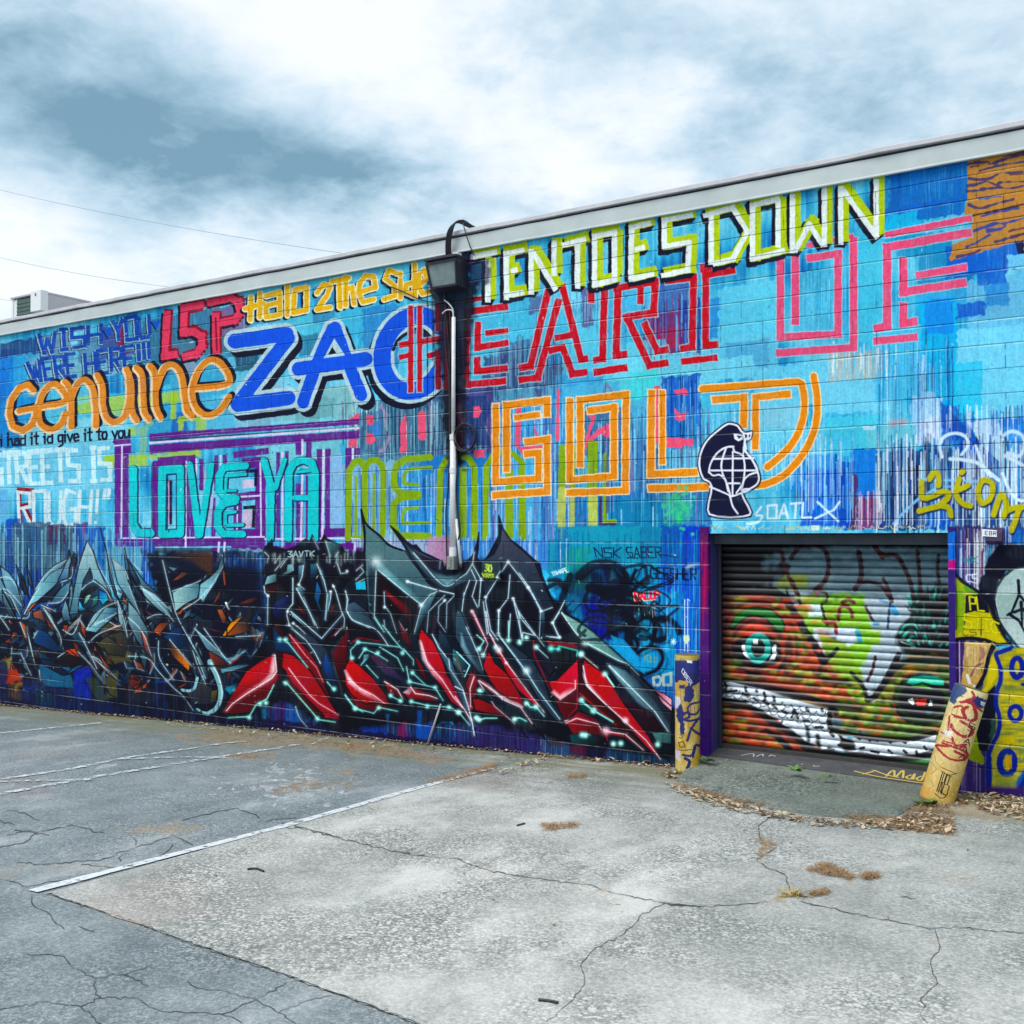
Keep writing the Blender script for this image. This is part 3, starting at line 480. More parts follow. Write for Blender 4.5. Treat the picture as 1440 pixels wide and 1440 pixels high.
    B = [('0,400 90,470 160,560 215,690 250,800 200,900 140,840 90,720 30,560', G1, G2, '30,560 220,800'), ('-60,420 0,510 60,640 140,800 170,960 90,860 0,760 -60,700', G1, GD, '-60,500 150,900'), ('20,650 90,760 180,980 90,900 30,760', '#6b8c9c', GD, None), ('160,390 240,520 290,720 220,640', '#587488', GD, None), ('270,390 320,560 340,640 290,580', '#6f90a4', GD, None), ('200,480 260,600 300,740 240,660', '#4c3a48', '#2a3c54', None),
         ('690,320 540,400 430,510 360,640 280,790 230,920 280,900 380,760 560,600 660,440', '#84b0b8', '#4a7084', '420,520 640,560'), ('700,240 680,330 640,440 590,540 600,580 690,520 730,400', '#8ab8c6', '#3a5c88', '700,280 600,560'), ('740,280 700,420 690,560 730,480 780,340', '#24344c', '#48323a', None), ('730,540 620,620 500,780 620,790 720,640', '#6c98a8', '#34566c', None), ('620,570 460,690 380,780 490,760 600,640', '#2c4058', '#16243c', None),
         ('730,540 690,800 720,950 790,920 800,880 740,720', '#7ea6b0', '#2c4a60', None), ('660,740 620,860 640,960 720,960 690,820', '#86aeb8', '#355268', None), ('560,830 500,800 560,860 640,760', '#3a5a70', '#5c8498', None),
         ('880,150 820,300 780,480 700,900 790,880 800,740 860,620 960,540 1080,640 1130,720 1110,620 1000,440 940,260', '#9cc0c8', '#4f7888', '880,200 760,860'), ('910,420 840,560 830,640 940,550 930,480', '#1c2c44', '#3a5468', None), ('830,640 900,570 980,570 1060,640 1110,720 1080,790 960,880 840,820 800,740', '#16283c', '#28607c', '820,700 1090,700'),
         ('870,690 930,690 880,780 840,800', '#a4c4b4', '#4c8c8c', None), ('1000,640 1080,680 1100,740 1040,800 1000,740', '#205aa8', '#3fa8bc', None), ('940,720 1000,700 980,800 880,860 930,780', '#4c9c94', '#183848', None), ('1010,590 880,640 840,720 880,700 1000,620', '#3a2a30', '#182438', None),
         ('1080,250 1100,320 1180,690 1240,800 1160,700 1110,520', '#5c7c90', GD, None), ('1130,330 1200,380 1270,460 1310,600 1440,960 1340,800 1190,580', '#94b8c0', '#466a7c', '1150,380 1380,860'), ('1250,210 1280,330 1340,420 1440,560 1440,700 1320,560 1270,440', '#58809c', '#20344c', None), ('1300,480 1440,700 1460,800 1380,700', '#3c5c74', GD, None),
         ('1180,750 1230,880 1290,1130 1200,960', '#b0ccd0', '#3c5a6c', None), ('1190,820 1180,900 980,1080 880,1060 870,1030 940,930 1060,820', '#88b4bc', '#345a70', '960,900 1150,960'), ('810,940 860,1040 880,1160 820,1060', O1, O2, None), ('880,1050 960,890 1080,800 960,960', '#a8c8cc', '#5c8898', None),
         ('420,790 500,830 580,1000 600,1080 520,1020', '#a07868', '#2a3a4c', None), ('420,790 470,900 560,1080 620,1220 600,1100 520,900', '#8caab0', '#3c5064', None), ('820,900 640,1060 620,1160 700,1080 790,980', '#a4a09c', '#2a3448', None), ('640,1000 700,1000 650,1100', '#d0543c', '#54383c', None),
         ('200,960 260,1000 290,1160 320,1250 250,1160', '#c46a34', '#3a3038', None), ('260,1010 300,1100 340,1320 370,1430 300,1260', '#8fb0b8', '#20344c', None), ('340,1090 400,1040 480,1080 620,1240 640,1260 560,1280 340,1180', '#1f5480', '#143458', None), ('330,1080 380,1050 350,1130', '#7fa8b4', '#2c4a64', None), ('800,1080 860,1140 960,1430 880,1300', '#84a8b8', '#1e3048', None),
         ('790,1060 720,1120 860,1260 900,1260', '#34586c', '#14243c', None), ('420,740 320,790 230,920 300,860', O1, '#9a6a50', None), ('330,870 420,840 460,980 340,930', '#a46444', '#4a3840', None), ('440,870 520,1000 580,1080 500,1040', '#b4583a', '#4a3038', None), ('420,1240 400,1260 500,1340 460,1260', '#3a2438', '#241c30', None), ('690,1240 760,1240 820,1340 700,1290', '#d0642c', '#7c3c28', None), ('690,1260 540,1340 640,1300', '#a87850', '#3c2a30', None), ('640,1280 820,1340 940,1400 640,1420 540,1360', '#2c2030', '#1c1828', None),
         ('1240,700 1290,760 1320,830 1240,760', '#a87850', '#3a3038', None), ('1290,830 1350,880 1440,1040 1360,1000', '#dc8a38', '#8a4a2c', None), ('1160,1000 1240,1000 1080,1090 1000,1100', '#c87038', '#7c4430', None), ('1000,1090 900,1180 1000,1100 1200,1020 1100,1110', '#1e2838', '#a05a38', None), ('1100,1100 1240,1060 1300,1180 1260,1320 1100,1300 960,1180', '#4e4c36', '#2c2a2e', '1080,1160 1260,1260'), ('1140,1120 1240,1200 1300,1250 1220,1220', '#c4622c', '#5c3428', None), ('940,1180 960,1260 1020,1330 1060,1330 980,1240', '#b86434', '#3c2c30', None), ('1050,1230 1110,1330 1180,1430 1090,1340', '#a8705c', '#40343c', None), ('1300,1140 1380,1190 1440,1280 1400,1230', '#a87058', '#3a3440', None),
         ('0,1060 20,1050 40,1100 0,1140', '#30586c', '#1c3048', None), ('80,950 150,990 100,1000', '#c4543c', '#3a2830', None), ('130,1070 200,1080 100,1160', '#94543c', '#2c2830', None), ('-20,930 60,1000 90,1050 10,960', '#7098a4', '#203448', None), ('100,1180 160,1240 90,1180', '#9cc0c8', '#5a8090', None), ('0,1180 80,1180 100,1290 0,1280', '#24405c', '#141c30', None)]
    for q in B: blade(*q)
    for q in ('360,640 480,470 680,340', '230,920 300,780 400,620', '880,160 960,320 1040,480 1130,650', '880,160 800,420', '940,550 1060,640 1120,740', '830,640 880,590 940,560', '1090,260 1130,480 1200,690', '1140,340 1270,460 1320,640 1440,960', '1190,760 1250,940 1290,1120', '880,1040 960,900 1060,820 1180,770', '810,950 880,1050 900,1000', '420,800 560,860', '440,830 600,1090 620,1230', '500,780 620,760 720,620', '600,570 720,520 735,420',
              '0,520 90,520 160,600 220,740', '30,660 110,720 200,900', '270,1020 330,1300 370,1440', '200,970 260,1120', '640,1050 740,1090 820,900', '960,1000 1180,880', '900,1180 1000,1090 1200,1010', '800,1080 900,1270 980,1440', '0,910 90,920 270,930 300,860', '940,1320 1010,1360 1060,1440', '1380,1260 1370,1340', '1250,210 1290,320 1440,470', '340,1130 380,1060', '0,640 60,640 130,700 215,800', '960,980 1080,960 1180,1010 1230,1000', '560,1340 690,1260', '0,920 60,1000 90,1050'):
        m.line(q, 1.2, '#cfe4ea', w2=.6, a=.85, sm=True)
    for q in ('700,240 690,330 620,420 520,470 440,560', '1010,10 1080,260 1110,420 1180,680', '740,260 780,340 720,560 690,740 700,880 740,960', '1260,220 1310,440 1340,640 1440,900', '560,600 640,540 700,540', '880,150 760,520', '940,240 1010,450 1120,700', '300,860 420,730 590,590', '860,1040 920,900 930,820 820,870 700,980', '620,1240 660,1020', '330,930 430,960 560,1090', '380,1440 350,1300 260,1000', '1200,740 1330,1020 1420,1210', '1180,900 960,1090 900,1200', '240,900 170,960 60,800', '160,560 230,800', '420,1250 380,1300', '960,1200 1100,1100 1240,1040', '1090,1110 1300,1260 1440,1270', '20,640 150,900 200,960'):
        m.line(q, 2.2, '#0a1228', w2=1., a=.9, sm=True)
    m.crop(*D8)
    B = [('0,235 80,390 120,520 230,600 330,680 250,520 120,400', '#6f9cac', '#22384c', None), ('90,430 200,490 270,560 330,680 240,620 130,550', '#9cbcc0', '#3a586c', None), ('250,250 280,400 340,600 360,700 310,560', '#34485c', '#142036', None), ('320,480 420,420 510,410 530,440 500,520 420,560 340,620', '#9cbcbc', '#4c7484', None), ('520,420 590,370 650,310 680,200 690,260 640,400 540,540 510,520', '#8cb4bc', '#3c6478', None), ('340,640 420,570 520,530 400,610 380,640', O1, '#5a3a34', None), ('310,400 390,330 450,340 360,390', '#9c5c3c', '#2a2838', None), ('280,290 350,300 400,270 330,330', '#6c98a8', '#24384c', None),
         ('180,760 220,700 310,690 220,790', '#b06440', '#3c2c34', None), ('130,660 200,630 270,650 210,720', '#3c4c5c', '#181e30', None), ('0,600 60,620 110,680 130,770 60,720', '#dc8c34', '#7c4428', None), ('0,540 70,620 140,740 170,900 160,960 60,820 0,700', '#86a8b0', '#2a3c50', None), ('90,740 140,800 170,950 120,900', '#b8684a', '#402c34', None), ('0,820 80,900 160,960 60,880', '#a8684c', '#2c2832', None),
         ('220,800 260,780 300,820 470,1060 490,1110 430,1080 260,960', '#16253c', '#0e1628', None), ('290,830 330,850 450,1000 440,1050 330,950 270,860', '#3a2c30', '#c07a34', '300,950 420,960'), ('250,800 340,730 400,740 460,870 490,1000 440,960 340,850', '#1f4c74', '#12203a', None), ('440,800 490,880 580,1060 580,1120 510,1000', '#8fb4bc', '#2c4458', None), ('480,740 560,800 700,960 740,1000 640,960 560,880', '#84a8b4', '#2c3c50', None), ('580,900 690,960 720,1010 640,1050 590,960', '#8c4a38', '#2c2430', None), ('660,1060 720,1020 880,1005 760,1050', '#8cb0b8', '#2c485c', None), ('370,1160 440,1110 420,1150 350,1180', O1, O2, None), ('640,600 680,600 740,720 680,700', '#a8684c', '#3c2c30', None), ('680,800 770,710 820,680 900,600 880,760 760,790', '#a4622c', '#2a2028', '700,780 850,680'), ('740,700 800,660 840,640 700,800 680,790', '#d0922c', '#a4602c', None),
         ('30,1060 100,1120 40,1200 -20,1210', '#8c4430', '#241c28', None), ('40,1160 140,1130 130,1170 60,1200', '#c46a34', '#a4502c', None), ('480,1150 540,1120 640,1200 620,1290 480,1290 420,1210', '#454a50', '#24283a', None), ('600,1190 650,1180 640,1260 590,1300', '#6c6430', '#3a3c38', None), ('710,1190 760,1200 820,1110 740,1160 700,1150', '#2c84a4', '#123048', None)]
    for q in B: blade(*q)
    m.line('590,980 640,1080 670,1200 650,1300 590,1350 540,1350 500,1330', 7, '#86aeb4', sm=True, w2=5); m.line('600,990 655,1090 680,1210 660,1300', 2, '#cfe4ea', sm=True); m.line('500,1100 480,1170 440,1190 390,1185', 4, '#8cb4bc', sm=True)
    for q in ('0,940 140,955 220,1050 330,1170 400,1230 470,1330', '220,830 230,960 330,1110', '90,430 240,580 330,690', '250,250 300,460 350,640 440,820 500,1000 560,1140', '440,800 520,1000 560,1100', '480,740 600,850 740,990', '550,740 700,950 740,990', '300,820 460,1010', '740,970 850,900', '680,210 690,280 540,540', '320,470 510,400 560,360', '400,600 510,530 600,430', '0,660 100,760 170,940', '870,1005 740,1030', '90,450 180,500 300,600', '130,670 200,640 280,640', '780,800 960,790'):
        m.line(q, 1.3, '#c0dce4', w2=.7, a=.85, sm=True)
    for q in ('0,390 80,560 170,760', '0,840 80,900', '380,1190 480,1320 560,1380', '360,700 500,940', '520,420 560,340', '40,870 90,960', '0,320 130,520 330,700', '590,560 500,640 380,720', '0,1200 120,1140', '660,1330 880,1380', '480,1010 700,1010', '690,200 720,900'):
        m.line(q, 2.4, '#0a1226', a=.9, sm=True)
    m.poly('700,550 715,548 718,575 705,570', '#f0f4f8'); m.line('715,580 730,600', 1.2, '#e0e8f0'); m.line('690,330 700,420', 2.2, '#a45c38', a=.8)
    m.crop(*F8)
    B = [('270,400 400,470 450,430 420,500 540,590 480,600 330,520', '#24506c', '#1a2a44', None), ('490,410 530,400 610,470 540,440', '#cc5c2c', '#8c4430', None), ('440,480 520,420 500,430', '#a8885c', '#5c4438', None), ('600,380 660,460 720,560 800,660 830,720 740,620', '#84a4b0', '#24364c', None), ('720,470 790,520 860,600 910,650 830,590', '#9cb4bc', '#a4583c', None), ('740,400 790,470 860,560 800,530', '#c47040', '#5c3c38', None), ('560,540 640,500 660,520 500,600', '#2c6a90', '#14304c', None), ('1000,580 1060,640 1000,620', '#a4502c', '#3c2430', None), ('1010,740 1092,670 1092,730', '#b4583a', '#542c2c', None), ('130,540 180,580 210,610 150,570', '#b05a40', '#3c2c34', None), ('160,440 220,560 260,620 180,540', '#5c7c84', '#1c2c3c', None)]
    for q in B: blade(*q)
    for q in ('0,440 300,470 720,530', '260,440 300,640 350,700', '650,640 700,740 760,800', '700,560 830,730 870,760', '300,590 350,680 520,700', '490,790 640,760'): m.line(q, 2, '#0b1022', a=.8, sm=True)
    for q in ('720,470 830,560 910,640', '600,420 700,520 800,660', '160,430 240,600', '300,560 310,640'): m.line(q, 1.2, '#bcd4dc', a=.8)
    m.crop(); m.air = False
    m.patch(-80, 985, 380, 1180, '#1c2140', a=.8, dry=.6, rough=6); m.patch(60, 990, 200, 1160, '#1c3564', a=.5, dry=.7, rough=5)
    # heavy black edge of the lettering against the black angular piece
    m.drips(-60, 950, 375, 1120, ['#1c2040', '#2a4070', '#14162c', '#3a4a60', '#2c5080'], 320, (1, 2.5), (15, 60), .55, 35)

def red_piece(m):
    p = m.patch
    for q in ((640, 760, 800, 800, '#4a8cd0'), (770, 760, 860, 830, '#2b90a8'), (600, 755, 640, 800, '#b08cac'), (780, 740, 950, 960, '#1487ae'), (800, 740, 900, 790, '#2a9cb8'), (790, 770, 830, 830, '#2c9a8c'), (830, 800, 880, 900, '#1e5aa0'), (930, 740, 1000, 1000, '#1a58b4'), (960, 740, 985, 800, '#2040c0'), (870, 940, 960, 1000, '#1a6ca8'), (880, 830, 960, 900, '#1c98b8'), (900, 880, 950, 950, '#1e9cc0'), (825, 840, 870, 900, '#2a2a90')):
        p(*q)
    m.drips(640, 755, 800, 800, ['#1c3c90', '#7cc0e8', '#c0d8ec', '#24509c'], 90, (.8, 1.8), (15, 40), .8, 43)
    m.drips(780, 745, 1000, 980, ['#1c6ca4', '#2aa4c0', '#14508c', '#38b4cc', '#1a4aa0'], 260, (1, 2.6), (25, 110), .5, 44)
    m.drips(925, 745, 1000, 1000, ['#1c40a8', '#2868c4', '#3c9cd8', '#142c80'], 120, (1, 2.2), (25, 90), .6, 45)
    for q, c in (('930,700 950,695 975,705 975,720 955,740 940,735', '#46c48c'),): m.poly(q, c, rough=6, rs=9, soft=9, a=.55, dry=.5); RB = np.random.RandomState(4); [m.line([(RB.normal(955, 13), RB.normal(717, 13))] * 2, RB.uniform(2, 7), c, a=.8, soft=1.5) for _ in range(46)]
    m.crop(*R3)
    m.poly('250,430 330,360 600,330 700,400 760,560 880,680 900,860 760,980 640,900 560,960 450,890 360,780 200,660', '#0d1c3c', a=.6, soft=14, rough=6, rs=14)
    # black scribble cloud
    K = '#0b1630'
    for q, w, a in (('330,420 450,330 600,330 700,420 680,560 560,560 420,520', 13, .8), ('560,350 590,480 560,600', 10, .75), ('250,420 200,560 160,680 60,830', 9, .8), ('60,520 150,480 220,560', 6, .85), ('70,460 130,450 190,480', 5, .8), ('620,560 760,560 820,660 720,700 620,680', 9, .8), ('600,720 720,740 780,840 640,860 600,920', 10, .85), ('740,780 740,980', 11, .85), ('800,640 860,700 880,760', 8, .85), ('950,730 960,860 960,960 1040,950', 6, .9), ('980,790 1060,800 1050,950 970,950 980,860', 4, .9), ('960,800 1040,770 1130,820 1170,900', 7, .85), ('800,900 870,880 940,960 930,1000', 6, .8), ('760,1000 800,1070 860,1040 930,1020 1000,1040 1030,1120 980,1210 880,1250 840,1240', 5, .95), ('790,930 820,1000 790,1060', 5, .9), ('690,600 700,700', 9, .7), ('700,380 740,470', 4, .85), ('800,370 760,480', 5, .85), ('910,430 820,500 770,560', 6, .85), ('580,760 600,900 680,1000', 6, .85), ('860,760 900,760', 7, .8), ('470,430 520,560', 12, .6), ('640,440 660,560', 12, .7)):
        m.line(q, w * 1.15, K, a=min(a * 1.12, 1), sm=True, soft=3); m.line([(x + 40, y + 26) for x, y in pts(q)], w * .6, K, a=a * .55, sm=True, soft=3)
    m.poly('330,640 380,640 520,640 570,760 560,960 450,890 360,780', '#242a98', a=.6, rough=2, soft=4); m.poly('230,560 330,600 340,760 260,740 200,650', '#1c7c9c', a=.6, soft=4)
    m.poly('590,920 700,960 800,1070 880,1250 780,1180 640,1060', '#1c9cc4', soft=3, a=.9)
    for q in ('600,700 680,700 660,750 620,740', '680,780 720,820 600,870', '840,830 940,850 900,960 850,900', '700,660 740,680 720,700', '600,370 640,440 580,460', '640,360 690,420'): m.poly(q, '#1c7888', a=.5, soft=3)
    m.text('NSK', '450,180 680,180 670,270 470,265', 1.7, '#0f1c48', sq=False); m.text('SABER', '725,175 1010,175 1020,265 730,270', 1.8, '#0f1c48', sq=False); m.line('1010,240 1150,262', 1.4, '#0f1c48'); m.line('720,200 760,260 820,270', 1.6, '#0f1c48', sm=True)
    m.text('GEESHER', '925,350 1310,360 1310,455 930,440', 2.1, '#101a40'); m.line('1060,450 1100,475 1140,455', 1.6, '#101a40', sm=True)
    m.text('ISHAPE', '90,390 220,350 235,385 105,415', 1.1, '#d8ecf0', a=.9)
    for off, c in (((-.8, .8), '#f0d8a0'), ((0, 0), '#dc3c68')): m.text('DALUP', '790,560 1000,550 1000,610 800,625', 2.4, c, sq=False, off=off)
    m.drips(890, 845, 925, 868, ['#d8e8d0', '#e8a8b8', '#a8d8c8'], 10, (.8, 1.2), (10, 30), .8, 46)
    m.line('980,680 1045,740', 1.6, K); m.line('1045,675 985,745', 1.6, K)
    for a in range(0, 180, 45): m.line([(1120 + 22 * math.cos(math.radians(a)), 975 + 26 * math.sin(math.radians(a))), (1120 - 22 * math.cos(math.radians(a)), 975 - 26 * math.sin(math.radians(a)))], 1, '#d0e8d8')
    m.poly('1205,920 1250,915 1255,960 1230,990 1205,970', '#c0c8a8', rough=1); m.line('1215,620 1215,1050', 1.2, '#c8d8e0'); m.line('1258,630 1240,615 1240,1060', 1.2, '#c8d8e0'); m.line('1215,990 1240,990', 1, '#c8d8e0')
    m.line('1230,350 1270,330 1320,320 1370,325', 3, '#b4c8dc', a=.7, sm=True, soft=2.5); m.poly('1240,310 1300,310 1290,350 1240,370', '#a8c4d4', a=.4, rough=2, soft=3)
    m.text('YOLO', '870,1080 985,1110 985,1145 870,1145', 1, '#a8a050', a=.7); m.text('DO', '950,1280 1100,1240 1100,1340 955,1340', 4, '#b8c4b4', sq=False, a=.75)
    m.drips(930, 790, 990, 1010, ['#b8d8e8', '#6ab0d8'], 22, (.7, 1.2), (30, 110), .6, 47)
    m.crop()
    # splashes of purple at the foot
    for q in ((375, 985, 500, 1090, '#2a2458'), (388, 965, 402, 1045, '#4a3070'), (402, 965, 420, 1040, '#24609c'), (498, 1010, 640, 1090, '#241c4c'), (505, 1005, 545, 1040, '#1c4c9c'), (560, 1000, 572, 1050, '#7a2858'), (585, 1000, 610, 1040, '#1c58a4'), (640, 1010, 850, 1090, '#352858'), (662, 1020, 760, 1075, '#3c3068'), (820, 1040, 960, 1100, '#1c1838'), (800, 1045, 825, 1060, '#5c2844'), (770, 1020, 790, 1050, '#4a4448'), (985, 930, 1000, 1100, '#2c2c84')):
        p(*q)
    m.drips(372, 960, 960, 1080, ['#1c1438', '#4a3c78', '#5c5080', '#241c44', '#3c4c90', '#14102c', '#6c5c8c'], 420, (1, 2.2), (15, 55), .55, 48)
    m.patch(365, 1050, 1000, 1200, '#241f48', a=.9, dry=.4)
    m.poly('378,800 400,775 500,775 525,770 600,800 700,780 790,850 880,930 985,1030 1000,1078 930,1066 800,1045 690,1020 560,1018 470,1030 420,1000 400,985 330,1010 300,1008 330,960 372,900', '#0e1226', rough=3, soft=7, a=.97)
    m.air = True
    # ---- the angular silver, black and crimson piece
    S1, S2, BK = '#6d919c', '#2c4150', '#0d1226'
    R1_, R2_, R3_ = '#b01c38', '#5e0f26', '#d43a50'
    def sh(q, a, b=None, ga=None, sm=False, lw=2.2): m.poly(q, a, b, ga=ga, line='#0a0e20', lw=lw, sm=sm)
    m.crop(*F1)
    sh('90,310 120,260 150,230 200,170 210,260 380,300 500,260 640,150 660,260 710,110 780,280 860,110 900,160 1080,250 1180,420 1280,600 1230,640 1140,720 1100,800 1200,960 1440,1080 1440,1440 200,1440 150,1300 150,880 100,760 100,700 140,560 90,620 130,440', BK)
    m.poly('510,240 560,190 640,160 640,250', '#1c3440'); m.poly('870,180 1080,240 1030,330 1000,390 930,380', '#58888c', '#1c3440'); m.poly('680,260 710,130 760,290', '#12202c')
    m.text('3AVTK', '400,320 740,310 740,380 400,390', 1.4, '#b8d4d8', a=.8); m.drips(375, 778, 500, 795, ['#c8dce0', '#8ab8c0'], 26, (.7, 1.2), (6, 14), .7, 51)
    for q in ('240,470 290,390', '240,560 350,430', '310,520 390,410', '1270,560 1350,490', '1260,680 1370,570', '1270,720 1390,660', '1330,530 1360,570'): m.line(q, 1, '#c8dce4', w2=.5)
    m.poly('1260,720 1380,690 1390,800 1270,800', '#4cb4cc', rough=.6); m.poly('140,640 250,600 260,700 110,740', '#8cb0b4', '#2c4858'); m.poly('130,780 260,720 330,690 240,840 150,860', '#4c1428', '#1c0c1c')
    m.poly('400,490 470,480 480,560 330,640 300,650 320,610 390,570', '#7ca8b0', '#16283a'); m.poly('240,960 400,880 430,860 410,1010 390,1080 400,1200 240,1160 210,1060', '#1c3470', '#101838')
    for q, a, b in (('540,500 610,490 570,680 530,740', '#5c8c9c', '#142438'), ('690,480 760,480 770,640 720,860 690,700', '#2c6c84', '#0e1c30'), ('770,700 820,820 790,960 840,1100 800,1060 740,900', '#2a78a8', '#12304c'), ('780,490 840,560 900,800 890,900 840,760', '#587484', '#1a2838'), ('900,870 940,820 960,880 880,1190 860,1180', '#6c94a4', '#1c2c40'), ('510,780 560,760 620,850 760,1250 640,1080', '#7c9cac', '#1c2c3c'), ('540,1000 640,1100 660,1130 560,1090', '#7c1830', '#30101c'), ('960,1010 990,1010 960,1120 910,1160', '#7c1830', '#30101c'), ('440,1080 520,1140 800,1380 830,1440 780,1400 460,1140', '#8cb0bc', '#3c5a6c'), ('1100,1110 1090,1150 860,1400 830,1420 880,1340', '#86aab4', '#3c5a6c'), ('440,1080 830,1400 880,1340 1100,1110 1110,1200 840,1440 780,1440', '#1c2840', None),
                    ('1130,820 1160,900 1160,990 1240,960 1380,1060 1440,1120 1440,1280 1300,1230 1180,1180 1140,1060', '#5c7484', '#2a3c50'), ('230,1220 330,1320 360,1440 240,1300', '#5c1024', '#240a18'), ('1080,1260 1000,1380 900,1440 960,1380', '#8c1c34', '#3c0c1c')): m.poly(q, a, b)
    for q, w in (('100,760 110,840 150,880 145,1250', 1.7), ('465,660 465,980 400,1060 390,1130 420,1250 600,1420', 1.7), ('600,500 580,640 540,740 610,800', 1.8), ('510,790 660,1060 780,1290', 2), ('770,480 860,690 900,860 890,1000 880,1190', 1.7), ('950,820 940,930 910,1060', 1.6), ('970,740 1010,830 1080,1080 1120,1170 1110,1290', 1.6), ('440,1080 830,1420 880,1360 1100,1110', 1.7), ('1130,820 1160,930 1140,1060 1180,1170 1300,1230 1440,1290', 2), ('470,1230 560,1300 700,1440', 1.4), ('1040,330 1000,390', 1.6), ('1030,480 1070,600 1150,590', 1.6), ('1000,1380 1090,1280', 1.3), ('740,1250 600,900', .8), ('110,330 160,380 140,460', 1.2), ('880,190 940,390', 1.2), ('720,150 790,290', .8)):
        m.line(q, w, '#c4dce4', a=.9)
    for q in ('150,880', '540,740', '470,1230', '400,1080', '415,1250', '940,830', '980,760', '1150,570'): m.glow(q, 1.8, '#e8f4f8', .9)
    m.crop(*F2)
    sh('140,50 190,200 260,270 350,340 420,420 520,490 600,510 640,520 700,620 800,740 900,880 1000,970 940,1060 830,1180 810,1140 640,1000 320,720 300,760 290,1250 280,1260 220,1200 200,900 170,600 180,380', '#5c8488', '#47646e')
    m.poly('300,600 430,720 600,880 750,1010 800,1090 640,990 480,870 320,720', '#86b0b4', '#54808a', soft=5); m.poly('220,620 300,640 310,760 290,1240 230,1180', '#4c6c7c', '#233444', soft=2); m.glow('310,640', 7, '#d8eef0', .8)
    m.line('145,60 190,210 350,350 450,450 600,510', 3, '#0a0e20', sm=True); m.line('145,60 185,300 180,560 190,740', 3, '#0a0e20')
    sh('320,740 640,1010 820,1140 760,1440 540,1440 480,1240 400,1140 310,1260 300,1230', '#160e22', lw=1); m.poly('410,960 520,1040 650,1130 710,1240 690,1310 560,1150 440,1030', '#9c1630', '#3c0c20', soft=4); m.poly('320,740 420,900 400,1000 320,900', '#2a0e24', soft=4)
    sh('470,235 560,310 640,400 720,460 760,450 830,530 960,590 1060,640 1070,720 1200,740 1330,640 1420,540 1440,480 1440,700 1360,780 1240,960 1130,1000 960,930 880,860 700,600 610,440', '#141c34')
    m.poly('640,440 740,540 860,680 990,820 1110,910 1240,830 1380,700 1420,620 1340,780 1180,950 1080,960 920,850 760,640', '#3c5a6c', '#1f3040', soft=2); m.poly('900,720 1010,840 1110,910 1200,850 1330,740 1200,790 1100,800', '#87b0ba', '#2f4858', ga='1110,910 1110,760', soft=4); m.poly('720,500 860,580 1020,650 1020,730 920,690 820,600', '#231c30'); m.poly('700,480 830,550 1000,630 820,570', '#3c4c60')
    m.line('730,540 850,680 990,840 1110,915 1250,830 1390,690', 1.8, '#c4dce4', sm=True); m.line('1030,640 1025,720', 1.2, '#9cb8c4'); m.line('650,860 1000,960 1240,1015', 2.2, '#c8dce4', w2=1.4); m.glow('665,862', 2, '#f0f8ff', .9)
    sh('820,1130 960,980 1010,960 900,1200 800,1380 760,1440 740,1430', '#6c909c', '#2c4454'); m.line('310,740 290,1250 400,1430', 1.5, '#c0d8e0'); m.line('330,730 640,985 800,1110 820,1130 740,1440', 1.7, '#c8e0e8'); m.line('820,1130 920,1010 1000,970', 2, '#c8e0e8'); m.glow('815,1130', 3, '#e4f4f8', .8)
    sh('900,1200 1060,1030 1180,1020 1310,990 1350,860 1400,1000 1440,1130 1440,1440 820,1440 800,1390', '#0f142a', lw=1)
    for q in ('1080,1020 900,1200 880,1440', '1090,1070 1015,1140 1005,1310 1090,1430', '1190,1020 1105,1110 1100,1390', '1230,1040 1185,1250', '1310,990 1270,1200 1330,1380', '1360,850 1310,1000', '400,980 405,1140 470,1220 540,1440', '400,1300 410,1390 460,1440'): m.line(q, 1.3, '#b4ccd8')
    m.glow('405,1150', 2, '#e0f0f8', .9); m.glow('1080,1075', 2, '#e0f0f8', .8); m.poly('1200,1060 1290,1010 1270,1230 1340,1440 1180,1440 1180,1250', '#3c5668', '#20304a'); m.poly('950,1230 990,1200 980,1440 930,1440', '#3c2c40', a=.8)
    m.crop(*F3)
    sh('490,40 540,190 620,310 740,400 880,530 950,580 980,720 1050,890 1110,1030 1150,1120 1180,1090 1230,1000 1240,1140 1440,1330 1440,1440 0,1440 0,780 70,700 190,560 215,440 250,330 265,230 260,420 240,520 290,570 330,560 420,400 490,260', '#10162c')
    m.poly('530,200 600,320 740,430 880,560 940,700 1000,860 1100,1050 1000,1110 960,1100 730,700 600,570 480,740 340,960 320,850 310,560 440,480 510,340', '#3a4658', '#2a3648'); m.poly('530,200 620,330 740,430 860,530 600,540 450,500 510,340', '#474c60', '#30384c')
    m.poly('0,760 130,690 195,600 280,720 260,820 160,760 0,830', '#50707c', '#1c2a3a', soft=3); m.poly('310,560 510,550 480,740 330,750', '#34505a', '#20303c'); m.text('30', '355,590 430,600 430,670 350,660', 2, '#c4dc5c'); m.text('YRS', '320,690 450,700 445,740 325,740', 2, '#c4dc5c', sq=False)
    for q in ('10,770 130,690 195,580 215,450', '195,590 290,760 265,1060', '180,650 240,780 190,950 250,1070', '590,570 480,740 350,950 340,1000 400,1330 480,1440', '600,570 720,720 860,920 960,1110 950,1420', '720,690 830,850 960,1090', '1090,1075 970,1120', '975,1120 970,1420', '615,710 595,970 490,1110 485,1380', '650,970 740,1200 900,1390', '650,970 740,1360 760,1440', '315,1010 360,1370', '180,1110 340,1430', '100,910 75,1120', '75,1150 130,1310 190,1440', '1230,1000 1180,1100 1095,1250 1175,1410 1070,1405', '750,1440 760,1355 880,1385', '160,770 100,930', '620,1150 600,1440', '440,1440 380,1360'):
